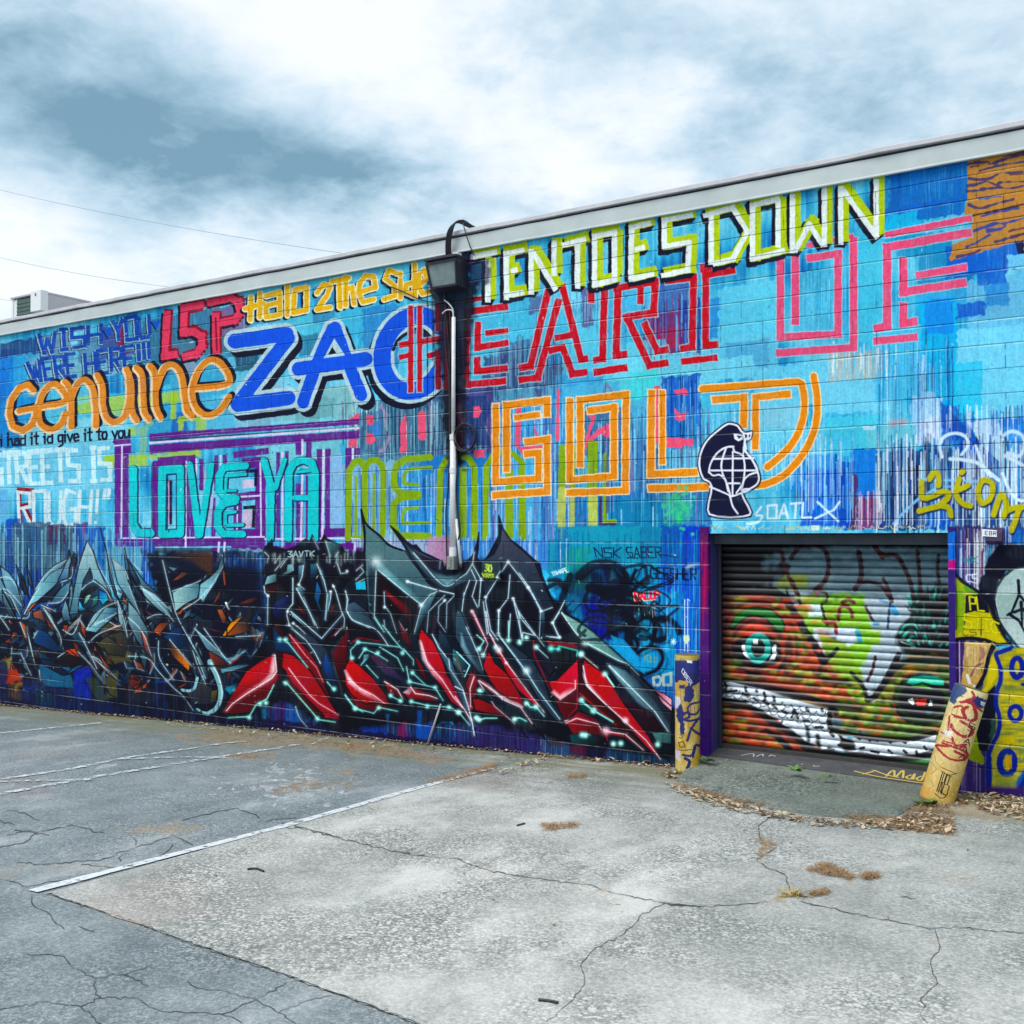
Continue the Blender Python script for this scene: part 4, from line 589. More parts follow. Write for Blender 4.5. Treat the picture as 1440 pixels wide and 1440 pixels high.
        m.line(q, 1.4, '#c4dce6', w2=1.1)
    for q in ('290,760', '495,740', '340,960', '820,850', '965,1115', '490,1110', '485,1375', '650,980', '190,1120', '1095,1245', '1175,1410', '595,560', '130,1310'): m.glow(q, 2, '#eef8fc', .9)
    m.line('190,1120 340,1430', 2.4, '#d85068', a=.8); m.line('500,520 530,520', 1, '#90a8b4'); m.poly('960,1140 1000,1110 1010,1260 980,1400 950,1420', '#5c7a8c', '#223044')
    m.crop(*F4)
    sh('540,280 400,360 260,460 160,620 60,780 10,880 140,900 290,880 390,770 470,740 560,590 600,520 560,440', R1_, R2_, ga='380,500 440,680'); m.poly('540,300 560,440 520,520 400,610 260,690 100,810 60,860 200,700 420,580 500,500', '#e8d4dc', '#b01c38', ga='540,470 200,720', soft=7, a=.85)
    m.line('550,300 570,460 520,530 260,690 120,790 60,860', 2, '#f0e4e8', sm=False)
    sh('570,260 680,280 740,300 900,440 1000,560 1100,740 1190,880 1200,930 1060,920 960,820 760,620 680,540 660,460 600,400', R1_, '#8c1430'); m.poly('660,460 760,620 960,820 1060,930 1180,940 960,900 800,760 680,560', R2_, '#38081a'); m.poly('560,260 640,270 620,520 580,560', '#3c0c20', soft=3)
    m.line('690,430 800,580 910,710 1000,790 1190,900', 1.6, '#f0c8d0'); m.line('1060,920 1190,935', 1.2, '#e04058')
    sh('640,60 760,120 900,260 990,400 1060,600 1180,880 1080,720 920,470 740,270 690,100', '#8e1830', '#50101f'); m.line('700,90 860,300 970,420 1040,570', 1.5, '#e89ca8'); m.poly('540,20 620,140 680,160 880,420 920,470 740,280 600,250 560,240 540,140', '#1c4c74', '#0e1c34', soft=4)
    m.poly('720,20 840,100 940,200 1010,400 1060,560 1130,640 1190,800 1240,900 1200,600 1150,420 1060,240 940,120', '#3a4c60', '#141c30'); m.poly('1060,280 1120,420 1170,620 1150,640 1040,420', '#2c5c9c', '#10203c')
    m.line('1010,380 950,260 860,140 720,30', 1.6, '#c0d8e0'); m.line('1140,270 1160,420 1210,560 1250,700', 1.4, '#c0d4e0'); m.line('1240,120 1140,265', 1.2, '#c8d8e4'); m.line('1280,20 1280,100 1240,300', 1.8, '#e8c8d4')
    sh('1130,270 1250,100 1290,20 1280,420 1250,720 1220,600 1160,420', '#6a1028', '#3a0a1c', lw=1)
    for q in ('540,600 470,740 400,780 360,800 290,920 80,930', '640,140 690,180 880,420', '640,570 680,590 940,890 990,950 1160,975', '1260,700 1360,830 1440,870', '1080,570 1150,650'):
        m.line(q, 2.2, '#3cb8a8', a=.5); m.line(q, 1, '#c4f0e8', a=.9)
    for q in ('290,930', '460,780', '660,580', '980,940', '600,140', '660,140', '1150,640', '1365,835', '400,790', '120,640'): m.glow(q, 3, '#b8f0ec', .85)
    m.line('760,820 800,930 880,1030', 2, '#9cb8c4', sm=True); m.poly('0,440 180,400 300,400 100,440 20,480', '#6c9cac', '#2c5468'); m.line('0,300 80,360 250,260', 1.4, '#5c98b4'); m.poly('50,640 180,580 100,690', '#2c9cb8', '#12344c', soft=4)
    m.crop(*F5)
    sh('120,60 250,160 420,180 560,340 700,600 740,700 640,480 560,400 440,300 250,280 170,320', BK, lw=1); m.poly('120,0 190,110 300,150 430,200 480,280 420,260 260,230 180,310 160,160', '#14182c'); m.poly('110,0 180,90 290,140 420,180 400,110 320,40', '#54707e', '#2a3c4e')
    m.line('130,0 180,80 290,130 430,190 550,350', 2, '#c4dce4', sm=True); m.line('180,310 240,265 470,300', 1.4, '#b02c48')
    sh('110,560 160,470 270,560 400,680 520,840 560,940 520,940 400,920 320,940 180,850 110,740', '#bc2038', '#7c1228'); m.poly('110,600 140,650 220,760 360,830 440,890 520,940 300,840 150,720', '#f0dce4', '#c02840', ga='150,700 480,900', soft=6); m.line('150,680 260,780 400,850 520,940', 1.8, '#f4e4ea')
    sh('100,740 180,850 320,940 440,920 540,940 640,960 400,1010 220,960', '#8e1830', '#3c0c1c', lw=1); sh('500,700 560,720 660,800 690,880 540,820', '#a41a34', '#4c0e20'); m.line('510,710 640,790 690,880', 1.7, '#f0dce4')
    sh('700,820 770,760 900,800 1050,880 1020,920 740,880', '#9c1c34', '#4c1020'); m.poly('700,820 760,770 800,790 760,840', '#d8c0cc', '#8c2c40', soft=3); m.line('770,760 820,830 960,850 1040,880', 1.7, '#f0e0e8')
    sh('880,170 1000,300 1080,440 1140,640 1240,800 1330,960 1390,1090 1330,1010 1180,920 1080,760 960,600 880,420 850,260', '#bc2440', '#7c1430'); m.poly('870,300 920,480 1000,600 1100,690 1130,760 1000,640 900,480', '#f0dce4', '#b42c44', ga='900,500 1120,740', soft=6); m.line('880,320 940,520 1090,690 1200,860 1330,1010 1390,1100', 1.6, '#f0d8e0')
    sh('650,90 740,220 800,420 680,260', '#7c1628', '#3c0c1c', lw=1); sh('810,430 900,560 950,740 860,600', '#8c1830', '#3c0c1c', lw=1); m.poly('650,90 740,220 700,200', '#9c9ca4', '#5c3c48')
    sh('960,190 1080,330 1180,480 1300,780 1400,1090 1310,980 1160,620 1060,420', '#4a6c7e', '#2c4456'); m.line('990,230 1060,370 1160,490 1170,580 1300,780 1390,1090 1420,1250', 1.6, '#c4dce6'); m.poly('1060,180 1130,260 1180,380 1150,480 1060,340', '#3c5468', '#1c2a3c'); m.poly('1200,380 1240,400 1370,540 1300,660 1200,520', '#3c7c84', '#1c3448'); m.line('1240,410 1370,545 1320,660', 1.6, '#a8dce0'); m.poly('1240,440 1280,560 1300,640 1220,520', '#74685c', a=.7)
    sh('1220,0 1290,60 1360,200 1440,420 1440,580 1340,440 1260,280', '#50707e', '#24384a', lw=1); m.poly('1280,280 1340,400 1440,540 1380,420', '#98b8c0', '#3c5868', soft=3); m.line('1290,30 1350,180 1430,400', 1.4, '#b8d0dc')
    sh('1310,740 1380,620 1440,560 1440,980 1360,1010', '#86162c', '#3c0c1c'); m.line('1415,660 1370,780 1380,960', 1.6, '#f0dce4')
    for q, a, b in (('170,380 240,310 420,320 620,470 690,580 470,460 310,390 230,490', '#123044', '#0c1424'), ('260,540 330,500 440,660 400,680', '#16243c', '#0c1220'), ('350,440 430,450 690,670 680,700 520,640', '#5c3450', '#2c3458'), ('300,440 350,430 350,470 290,530', '#7ca8b0', '#3c5c70')): m.poly(q, a, b)
    for q in ('170,480 165,390 240,310 430,330 660,360', '250,470 310,380 430,430 540,500', '270,540 320,480', '320,540 440,670', '460,360 640,470 700,600', '560,850 680,910', '120,870 210,980 400,1030 450,970 640,1010', '700,380 800,490 800,540', '790,620 920,740', '730,560 760,710 1020,770 1100,900', '770,910 940,950 1060,960 1170,970 1260,1020 1370,1150', '490,140 600,280 700,400', '400,60 500,200'):
        m.line(q, 2, '#2f9c98', a=.5); m.line(q, 1, '#bce8e8', a=.9)
    for q in ('240,310', '310,380', '440,420', '210,980', '450,975', '670,905', '570,850', '790,620', '760,710', '940,960', '780,910', '1160,970', '1260,1020', '690,420', '180,470', '1020,770'): m.glow(q, 2.8, '#b4f0ec', .85)
    m.poly('840,1000 890,1000 880,1180 840,1190', '#1c6cb0', a=.6, soft=3); m.poly('520,1040 560,1040 540,1150', '#1c80b8', a=.5, soft=3)
    m.crop(*F6)
    m.poly('0,0 60,0 120,160 200,400 280,600 320,680 240,620 100,440 0,260', '#43606f', '#2a3e4e', line='#0a0e20'); m.poly('60,220 110,360 180,480 250,600 130,470 60,350', '#8cb0ba', '#3c5868', soft=4); m.line('110,160 230,420 280,590', 1.4, '#b8d0dc')
    sh('340,400 300,480 280,560 350,700 420,800 560,900 690,980 680,880 620,780 540,640 400,520', '#b41c36', '#8c1730'); m.poly('250,690 330,740 440,840 560,910 680,970 640,940 480,880 340,780', '#f0dce4', '#b4243c', ga='480,880 250,690', soft=5); m.line('240,700 400,810 480,890 660,970 790,1150', 1.8, '#f0dce4')
    sh('340,230 400,300 540,520 660,720 820,920 900,1050 780,930 640,800 520,620 420,420', '#8c1830', '#bc2840'); m.line('350,230 440,390 520,520 660,710 780,870 900,1020', 1.8, '#f0d4dc'); m.glow('440,390', 4, '#f4e4ec', .9); m.glow('515,520', 2, '#f4e4ec', .9)
    sh('430,230 520,290 700,420 800,520 900,700 960,880 1060,1080 1130,1200 960,1050 820,860 700,640 560,440', '#34485a', '#2a3a4c'); m.line('440,240 600,450 720,610 840,800 960,960 1060,1090', 2.6, '#b4d4de'); m.glow('720,600', 5, '#d8f0f4', .8); m.line('420,250 560,420 680,620', 1, '#0a0e20')
    sh('160,600 220,650 230,720 200,960 150,940 100,720', '#8c1830', '#540e22'); m.line('190,660 150,780 155,960', 1.8, '#f0d4dc'); sh('170,880 240,880 400,950 540,1080 440,1060 200,1000', '#9c1c34', '#500e20'); m.line('230,700 400,960 620,1150', 1.4, '#d8c0cc'); m.poly('210,780 300,800 380,910 240,880', '#143c48', '#0c1828')
    m.line('0,760 80,800 130,960 170,1120 190,1250', 1.8, '#c8dce8'); m.line('0,860 100,1000 160,1110', 1.6, '#e0c8d4'); m.line('200,1180 220,1300', 3, '#0c0e20', w2=1); m.line('620,1150 740,1290', 4, '#0c0e20', w2=1.5); m.line('790,1150 940,1330', 4, '#0c0e20', w2=1.5); m.line('1130,1180 1180,1350', 4, '#0c0e20', w2=1.5)
    sh('790,280 850,310 1000,520 1030,560 960,650 880,560 800,440', '#141a30', '#2c2840'); m.line('790,290 800,440 920,700 980,830', 1.4, '#b02c48'); m.line('820,360 940,470', 1.6, '#b8dce4')
    sh('910,290 1200,320 1240,350 1240,420 1380,480 1440,560 1240,400 1100,360 960,350', '#941a34', '#5a1024', lw=1); sh('930,370 1060,350 1230,390 1230,450 1130,560 1000,640 960,480', '#0e2430', '#0c1220', lw=1); m.line('960,375 1050,380 1050,350 1235,395 1230,450', 2, '#38b0a4')
    m.glow('970,375', 4, '#9cf0e8', .9); m.glow('1045,380', 3, '#9cf0e8', .7)
    sh('940,710 1030,690 1240,480 1260,690 1230,780 1060,900 990,840', '#b41c38', '#c43c54'); m.poly('980,820 1060,890 1210,790 1220,700 1160,770 1060,850 1000,800', '#f0dce4', '#b42c44', ga='1060,900 1120,740', soft=5); sh('990,850 1060,900 1230,790 1250,920 1220,1000 1100,1100', '#6a1028', '#540c20', lw=1); m.line('1215,700 1215,780 1060,895', 1.4, '#f4e4ea'); m.line('1250,440 1230,980 1150,1060', 1.2, '#c02c48')
    for q, a, b in (('180,1060 420,1070 580,1110 440,1140 220,1130', '#0f3038', '#0c1428'), ('580,1080 700,1090 760,1160 640,1150', '#14585c', '#0c1c2c'), ('700,900 860,970 900,1060 740,990', '#14686c', '#0c1c2c'), ('1170,1250 1300,1230 1440,1250 1440,1330 1190,1320', '#12585c', '#0c1828'), ('1260,880 1440,1040 1440,1090 1270,990', '#14504c', '#0c1828')): m.poly(q, a, b, soft=3)
    for q in ('200,1070 240,1100 300,1080 420,1080', '590,1090 650,1075 720,1110', '730,930 760,970 820,965 900,1060', '650,290 660,330', '540,100 540,290', '230,800 280,810', '1270,430 1390,530 1440,570', '220,240 290,300 240,380'): m.line(q, 2.2, '#48b4ac', a=.55); m.line(q, 1.1, '#d0f4f0')
    for q in ('215,1075', '240,1095', '600,1090', '720,930', '815,965', '650,310', '540,290', '1300,1260', '1340,1260', '1275,430', '1400,1005', '30,1020', '240,380', '280,440', '410,360', '820,360', '720,265', '250,800'): m.glow(q, 3.2, '#c8f8f4', .9)
    sh('1120,1120 1240,1010 1440,1090 1440,1150 1230,1090 1150,1140 1180,1240', '#9c1a34', '#5c1024', lw=1); m.line('1110,1110 1230,1080 1440,1150', 1.6, '#f0c8d0')
    m.line('640,0 670,270', 1.3, '#c4dce6'); m.line('640,0 800,220 900,350', 1.3, '#c4dce6'); m.line('440,0 435,220', 2, '#c4dce6'); m.line('310,0 340,210', 2.4, '#d8dce8'); m.line('180,0 330,330 280,450', 1.6, '#f0c8d4'); m.line('985,110 1050,270 920,250', 1.6, '#c4dce6'); m.line('1050,10 985,110', 1.6, '#c4dce6')
    m.crop(*F7)
    sh('50,0 180,60 340,180 470,300 640,450 880,700 1020,870 1020,1060 980,1060 900,950 720,760 640,460 560,440 330,330 220,240 100,100', '#2c3848', '#3a4a5c'); m.poly('60,10 200,90 340,190 480,320 640,460 560,440 330,320 220,230', '#8cb4ae', '#54787c', soft=3); m.line('60,10 230,240 380,330 560,430 650,460', 2, '#cfe4e8', sm=True); m.glow('270,270', 5, '#d8f0f0', .7)
    m.poly('460,460 620,520 760,640 880,770 1010,1060 900,950 720,790 560,600', '#7ca0ac', '#3c5260', ga='560,640 700,560', soft=4); m.line('480,480 640,640 880,880 1000,1060', 2.6, '#c4dce2'); m.poly('640,460 760,560 880,700 1020,880 1020,1000 900,820 760,660', '#2c3446', soft=2)
    m.line('640,460 880,700 1030,880', 3, '#0a0e20'); m.line('640,460 740,560', 1.4, '#9cb8bc')
    m.poly('490,640 640,800 860,880 960,1040 830,1060 700,900', '#4a1430', '#241024', soft=3); sh('250,420 450,560 600,800 720,960 830,1100 930,1300 800,1190 620,980 420,780 260,620', '#b41c36', '#9c1a32'); m.poly('240,540 290,640 420,780 500,860 300,680', '#f0dce4', '#b82c44', ga='260,640 480,850', soft=5); m.line('250,480 280,650 420,790 620,970 800,1130 930,1300', 2, '#f0dce4'); m.glow('620,960', 4, '#f4e0e6', .8)
    sh('200,390 230,420 250,640 620,1000 790,1220 640,1090 480,960 210,700', '#4c0e20', '#3c0a1a', lw=1); m.line('220,720 540,1000', 2, '#c8283c', a=.8); m.line('220,370 440,560 570,770', 1.4, '#8c2440'); m.line('450,560 520,660', 2.4, '#a8e0dc')
    sh('100,980 190,890 400,990 420,1100 260,1060 160,1080 120,1010', '#941a32', '#4c0e20', lw=1); m.line('100,980 190,940 380,990 410,1040', 1.8, '#f0c8d0'); sh('410,1020 620,1080 800,1220 620,1110 470,1080 470,1170', '#941a32', '#7c1428', lw=1); m.line('430,1040 480,1060 620,1080 780,1220', 1.8, '#f0dce4'); m.glow('450,1050', 5, '#e8ccd8', .8)
    m.poly('130,1090 280,1080 410,1120 400,1180 150,1160', '#12585c', '#0c1828', soft=3); m.poly('460,1130 600,1150 760,1230 560,1200', '#103c48', '#0c1428', soft=3); m.poly('860,1070 1020,1060 1020,1160 900,1150', '#5c8484', '#3c5c60', soft=2); m.poly('860,1160 1020,1180 1020,1330 930,1280', '#0e2c38', '#0c1224', soft=3)
    for q in ('270,1090', '515,1165', '580,1160', '905,1170', '340,870', '440,550', '230,375', '235,780', '240,1085'): m.glow(q, 3.4, '#c4f8f4', .95)
    m.line('220,780 340,870 510,970', 2.4, '#48b4ac'); m.line('220,780 340,870 510,970', 1, '#d0f4f0')
    m.poly('880,690 960,720 1030,770 1030,880 940,800', '#8c2448', '#dcb0c0', line='#0a0e20'); m.line('1020,830 900,720', 1.6, '#0a0e20')
    m.crop(); m.poly('979,1018 990,1030 992,1076 979,1070', '#8c1830', line='#0a0e20'); m.line('979,1033 991,1042', 1.2, '#f0d8e0')
    m.air = False
def right_side(m):
    m.patch(1335, 740, 1385, 1130, '#3a1c58', dry=.3); m.patch(1300, 1040, 1460, 1140, '#3c2a70', dry=.3)
    m.drips(1343, 742, 1400, 850, ['#dce8f0', '#b8c8e0', '#2a1040', '#f0f4f8', '#7a2050', '#2858b0'], 70, (.8, 1.8), (40, 110), .9, 61)
    m.drips(1336, 1060, 1392, 1125, ['#b8b8d0', '#2c1c50', '#5c4c88'], 34, (.8, 1.4), (30, 60), .7, 62)
    m.patch(1385, 742, 1440, 770, '#1c60c0'); m.drips(1380, 740, 1445, 775, ['#e8f0f4', '#14286c', '#f0f4f8', '#3a1048'], 36, (.8, 1.8), (15, 35), .9, 63)
    m.crop(*R1); K = '#0d1128'
    m.poly('380,480 430,300 540,190 660,160 760,180 900,200 900,440 760,410 620,460 520,600 480,760 520,920 620,1120 800,1340 780,1380 560,1120 460,960 340,740 330,560', K, rough=2, soft=3)
    m.poly('900,400 800,405 680,430 580,510 510,620 485,740 500,880 560,1010 680,1170 800,1310 1000,1500 1100,400', '#9cb4b4', '#b4c8c8', line=K, lw=4, sm=False)
    m.poly('500,690 1000,690 1000,940 540,930', '#86a49c', a=.6, dry=.3)
    for q in ('730,550 740,690 660,880 620,900', '740,690 800,770', '640,890 740,960 800,1080', '760,770 770,1010', '690,870 800,830', '760,840 800,860 800,1000'): m.line(q, 4.6, K, w2=3)
    m.line('640,560 650,590 680,580', 1, '#88a0a0'); m.poly('480,700 490,800 520,900 620,1090 560,1010', K)
    m.poly('45,440 160,560 320,660 420,780 480,920 560,1080 640,1190 520,1200 400,1150 250,1130 120,1150 40,1160 100,1020 110,800 90,620', '#a6b022', '#c8bc1c', ga='100,500 300,1150', line=K, lw=4.5)
    m.poly('110,520 190,700 190,860 180,1040 120,1100 100,900', '#7cac24', soft=4, a=.8); m.poly('170,590 330,680 300,690 190,660', '#5c9c2c', soft=2)
    m.poly('200,700 330,690 420,800 440,880 340,870 290,860 210,880 180,1040 180,940 190,880', K)
    for sx in (1.5, 0): m.text('PL', [(235 + sx, 712 + sx), (365 + sx, 722 + sx), (385 + sx, 860 + sx), (245 + sx, 845 + sx)], 2.2, '#5c7c1c' if sx else '#d8cf30', sq=False); m.text('STIC', [(190 + sx, 885 + sx), (530 + sx, 975 + sx), (540 + sx, 1090 + sx), (180 + sx, 1020 + sx)], 2.4, '#5c7c1c' if sx else '#d8cf30', sq=False)
    m.text('CST', '160,1040 380,1050 380,1100 170,1110', 1, '#4c4420', sq=False)
    m.line('45,1165 140,1140 260,1135 400,1160 520,1200', 5, K, sm=True); m.line('45,440 180,570 330,670 430,780', 4, K)
    m.text('CS', '200,490 320,480 310,580 210,560', 1.6, '#d8e0f0', sq=False); m.text('WK', '170,300 320,310 320,380 170,370', 1.4, '#2c8c94', sq=False)
    m.poly('30,640 70,640 70,720 50,750', '#c8b048', rough=1); m.poly('30,55 90,60 90,420 30,430', '#2c78d0'); m.text('5553', '45,90 85,90 80,320 45,320', 1.4, '#e0ecf8', sq=False); m.poly('35,350 90,340 90,430 35,425', '#c02888', rough=2, soft=3)
    m.poly('40,1170 180,1160 170,1440 40,1440', '#452a72', dry=.2); m.line('138,1170 140,1440', 1.4, '#d8d0f0')
    m.poly('190,1170 460,1180 500,1210 420,1440 180,1440 175,1300 165,1240', '#c4a868', '#b8985c', rough=2, dry=.25); m.crop()
    m.drips(1358, 905, 1390, 945, ['#8c6c3c', '#e0cca0', '#5c3c40', '#d8c090'], 34, (.7, 1.4), (10, 30), .6, 64)
    m.crop(*R2)
    m.poly('140,60 170,20 370,30 350,70 330,200 280,330 230,400 110,360 150,230 130,120', '#c8ac70', '#b89858', rough=2, dry=.2); m.drips(1354, 905, 1390, 960, ['#8c6c3c', '#e0cca0', '#6c4c50', '#e8d8b0'], 44, (.7, 1.4), (10, 40), .6, 65)
    m.poly('170,280 210,340 240,380 170,360', '#dcdce0', rough=2); m.line('200,290 240,220 300,190', 3, '#6c3c60', a=.8, sm=True, wob=2); m.poly('280,60 320,60 310,120 270,190 250,210 280,130', '#8c5c68', a=.7, rough=2)
    m.poly('-20,40 130,10 150,60 130,250 100,370 -20,400', '#43286c', dry=.2); m.line('108,10 110,360', 1.2, '#d0c8e8')
    m.poly('380,80 480,60 640,60 700,400 700,1180 600,1230 400,1210 340,1200 340,860 150,840 160,700 240,480 300,380', '#9c9a34', '#a8a83c', rough=2); 
    n = m.reg(m.P('400,60 700,60 700,1180 380,1180'), 1); sl, X, Y = n; w = vn(X, Y, 18, 2.6, 4); inside = (sd_poly(X, Y, m.P('440,100 700,60 700,1150 390,1180 440,700')) < 0)
    m.mix(sl, hx('#c8b428'), np.clip((w - .45) * 2.4, 0, .75) * inside); m.mix(sl, hx('#5c7844'), np.clip((.42 - w) * 2.6, 0, .7) * inside)
    m.poly('380,120 420,230 410,300 360,380 280,460 230,560 190,640 160,760 260,480 330,360 340,240', '#c8b81e', soft=2); m.poly('150,830 200,640 260,450 330,420 380,520 320,700 260,860 300,1010 200,960 150,880', '#88a01c', soft=2, rough=1)
    m.poly('340,420 400,360 400,560 400,740 330,900 270,900 245,760 270,600', K, '#12182c'); m.poly('370,640 420,620 400,760 340,850', '#2c5048', rough=2, soft=3); m.poly('370,30 400,60 360,130 330,260 290,360 240,410 230,400 300,280 330,140', K, line=K)
    m.poly('140,850 280,900 320,1020 200,970 140,930', '#84981c', rough=2)
    m.line('520,70 440,100 405,120 440,230 440,330 410,420 405,520 430,620 425,740 370,860 345,960 345,1180', 6.5, '#142a90', sm=True, soft=1.5); m.line('345,960 345,1180', 9, '#142a8c', soft=2)
    for cx, cy, rx, ry, w in ((575, 225, 44, 78, 8), (562, 595, 48, 58, 7), (495, 995, 60, 95, 9)):
        m.line([(cx + rx * math.cos(t), cy + ry * math.sin(t)) for t in np.linspace(0, 6.283, 24)], w, '#142a90', soft=1.5)
    m.poly('480,950 530,930 530,1040 490,1060', '#c8a42c', soft=2); m.poly('560,1160 620,1060 660,1000 700,1000 700,1260 580,1250', '#1c58a8', soft=4); m.line('700,1010 600,1200', 6, '#142a90'); m.line('620,360 700,370', 5, '#142a90')
    m.poly('390,1110 560,1100 560,1180 420,1200', '#7c8c3c', soft=8, a=.8); m.poly('320,1180 640,1190 640,1290 320,1280', '#3a2468', soft=8); m.line('440,250 700,256', 1.2, '#d8e0d8', a=.8)
    m.crop(*D6)
    # white and yellow sprayed scrawls
    WH = '#cfe6f4'
    m.line('860,585 960,590 1080,620 1180,700 1240,750', 5, WH, sm=True, soft=2); m.line('800,570 780,480 820,410 900,385 980,410 1000,480 950,550', 4.4, WH, sm=True, soft=2); m.line('1060,480 1120,640 1180,720', 4, WH, sm=True, soft=2)
    m.line('1280,400 1340,370 1420,400 1440,480 1400,560 1310,540', 5, WH, sm=True, soft=2.5, a=.8); m.line('1290,560 1440,640', 5, WH, soft=2.5, a=.8); m.line('1270,700 1330,840 1410,910 1480,880', 4.5, WH, sm=True, soft=2); m.line('620,745 740,750 640,740', 3, '#9cd0ec', soft=3)
    m.line('420,1090 500,1000 620,890 760,810', 3, '#8cc4ec', soft=2.5); m.line('820,750 1080,760', 3, '#8cc4ec', soft=3, a=.8); m.line('820,800 1060,800', 3, '#8cc4ec', soft=3, a=.7)
    for dx, dy, c, w in ((6, 12, '#142058', 9), (0, 0, '#b4b030', 8)):
        for q in ('700,740 740,690 770,720 770,790', '640,760 640,860 660,890 740,870 800,840 850,850 840,890 790,930', '620,990 700,970 790,950 850,970 870,1030', '960,680 950,690', '930,740 910,860 960,930 1020,950', '940,820 1000,790', '1100,770 1080,850 1110,930 1180,880 1190,780 1130,750 1100,770', '1200,1020 1260,860 1300,940 1280,1030', '1300,990 1380,960 1460,960', '1400,970 1340,1140'):
            m.line([(x + dx, y + dy) for x, y in pts(q)], w, c, sm=True, soft=2)
    m.crop(*D5)
    m.line('720,1200 800,1190 840,1140 790,1130 830,1070', 3, WH, sm=True, soft=1.8); m.text('OATL', '880,1060 1230,1030 1220,1150 880,1160', 3, WH, sq=False, soft=1.8); m.line('1250,1160 1400,1090 1440,1030', 3, WH, soft=1.8); m.line('1270,1030 1430,1180', 3, WH, soft=1.8)
    pass
    m.crop()
    # soot and black overspray under the flood lamp, stains on the wall
    m.poly('598,395 674,395 670,425 662,470 656,540 653,660 627,660 617,520 607,430', '#0c0f22', rough=4, soft=9, a=.95)
    for q, w in (('616,428 616,466', 7), ('628,430 628,470 634,469', 6), ('628,548 628,492 640,490', 6), ('606,500 616,497 616,548', 7)): m.bar(q, w, '#6c1428', a=.75)
    m.drips(600, 405, 664, 560, ['#0c0f22', '#1c1c44', '#3c2050'], 60, (1, 2.6), (20, 70), .7, 68)
    m.poly('650,372 690,362 690,398 664,406', '#161a44', rough=4, soft=7, a=.8); m.poly('630,350 664,345 664,385 640,385', '#2a1c50', soft=5, rough=2, a=.9)
    m.drips(645, 480, 662, 560, ['#0d1024'], 14, (1, 2.4), (20, 60), .7, 66); m.line('640,530 642,560', 10, '#0d1024', soft=12, a=.5)
    m.line('657,380 653,600', 1, '#0c1024', a=.7)
    # door surround paint
    m.crop(); m.poly('984,741 998,741 1000,1064 984,1060', '#5a1c60', '#4a2a88', ga='990,760 990,1060'); m.drips(985, 742, 999, 900, ['#a82058', '#c02860', '#3c1458'], 12, (1.5, 3), (30, 110), .7, 67)
    m.poly('1333,741 1344,741 1344,1115 1334,1110', '#3c2a78'); m.poly('1334,748 1343,748 1343,795 1334,795', '#2c74d0', rough=1); m.poly('1334,788 1343,788 1343,800 1334,800', '#c02888', rough=1.5, soft=2)
    # pale scrawl along the lintel, chips and flecks of bare block
    R = np.random.RandomState(71); x = 1000.
    while x < 1302:
        P = [(x + i * R.uniform(1, 2.4), 742.5 + R.uniform(-3.4, 3.2)) for i in range(R.randint(4, 9))]
        m.line(P, R.uniform(.8, 1.4), ['#c8cc8c', '#e4e4d0', '#8c9c6c', '#b8b4c0'][R.randint(4)], a=.9); x = P[-1][0] + R.uniform(1, 5)
    m.poly('1141,739 1153,739 1153,746 1141,746', '#cfe0d4')
    for i in range(900):
        x, y = R.uniform(-20, 1440), R.uniform(230, 1110); r = R.uniform(.4, 1.3) if R.rand() < .9 else R.uniform(1.3, 2.6)
        m.line([(x, y), (x + R.normal(0, 1.4), y + R.normal(0, 1.4))], r, ['#b8ccd4', '#d8e4e8', '#10162c', '#10162c', '#7890a0'][R.randint(5)], a=R.uniform(.3, .8), soft=.8)
    # deeper contrast of the metallic lettering at the foot of the wall
    lo = (np.clip((m.Y - 795) / 20, 0, 1) * np.clip((985 - m.X) / 10, 0, 1))[..., None]; m.img += (np.maximum(m.img, 0) ** 1.28 * 1.42 - m.img) * lo
    RB = np.random.RandomState(15); K = '#090f22'
    for i in range(16):
        cx, cy = RB.uniform(815, 930), RB.uniform(800, 890); t0 = RB.uniform(0, 6); P = []
        for k in range(9): P.append((cx + (12 + 16 * RB.rand()) * math.cos(t0 + k * .9) + k * RB.uniform(-2, 2), cy + (8 + 14 * RB.rand()) * math.sin(t0 + k * .9)))
        m.line(P, RB.uniform(1.4, 5), K, sm=True, soft=1.2, a=.85)
    # overall grime, brush marks
    X, Y = m.X, m.Y
    m.img *= (1 + .12 * (vn(X, Y, 1.3, 26, 11) - .5) + .16 * (vn(X, Y, 4, 4, 12) - .5) + .30 * (vn(X, Y, 1.0, 1.0, 15) - .5))[..., None]
    g = np.clip((vn(X, Y, 26, 20, 13) - .62) * 2.2, 0, .35) * np.clip((vn(X, Y, 1.5, 40, 14)) * 1.6, 0, 1); m.img += (hx('#7f98a4') - m.img) * (g * .14)[..., None]

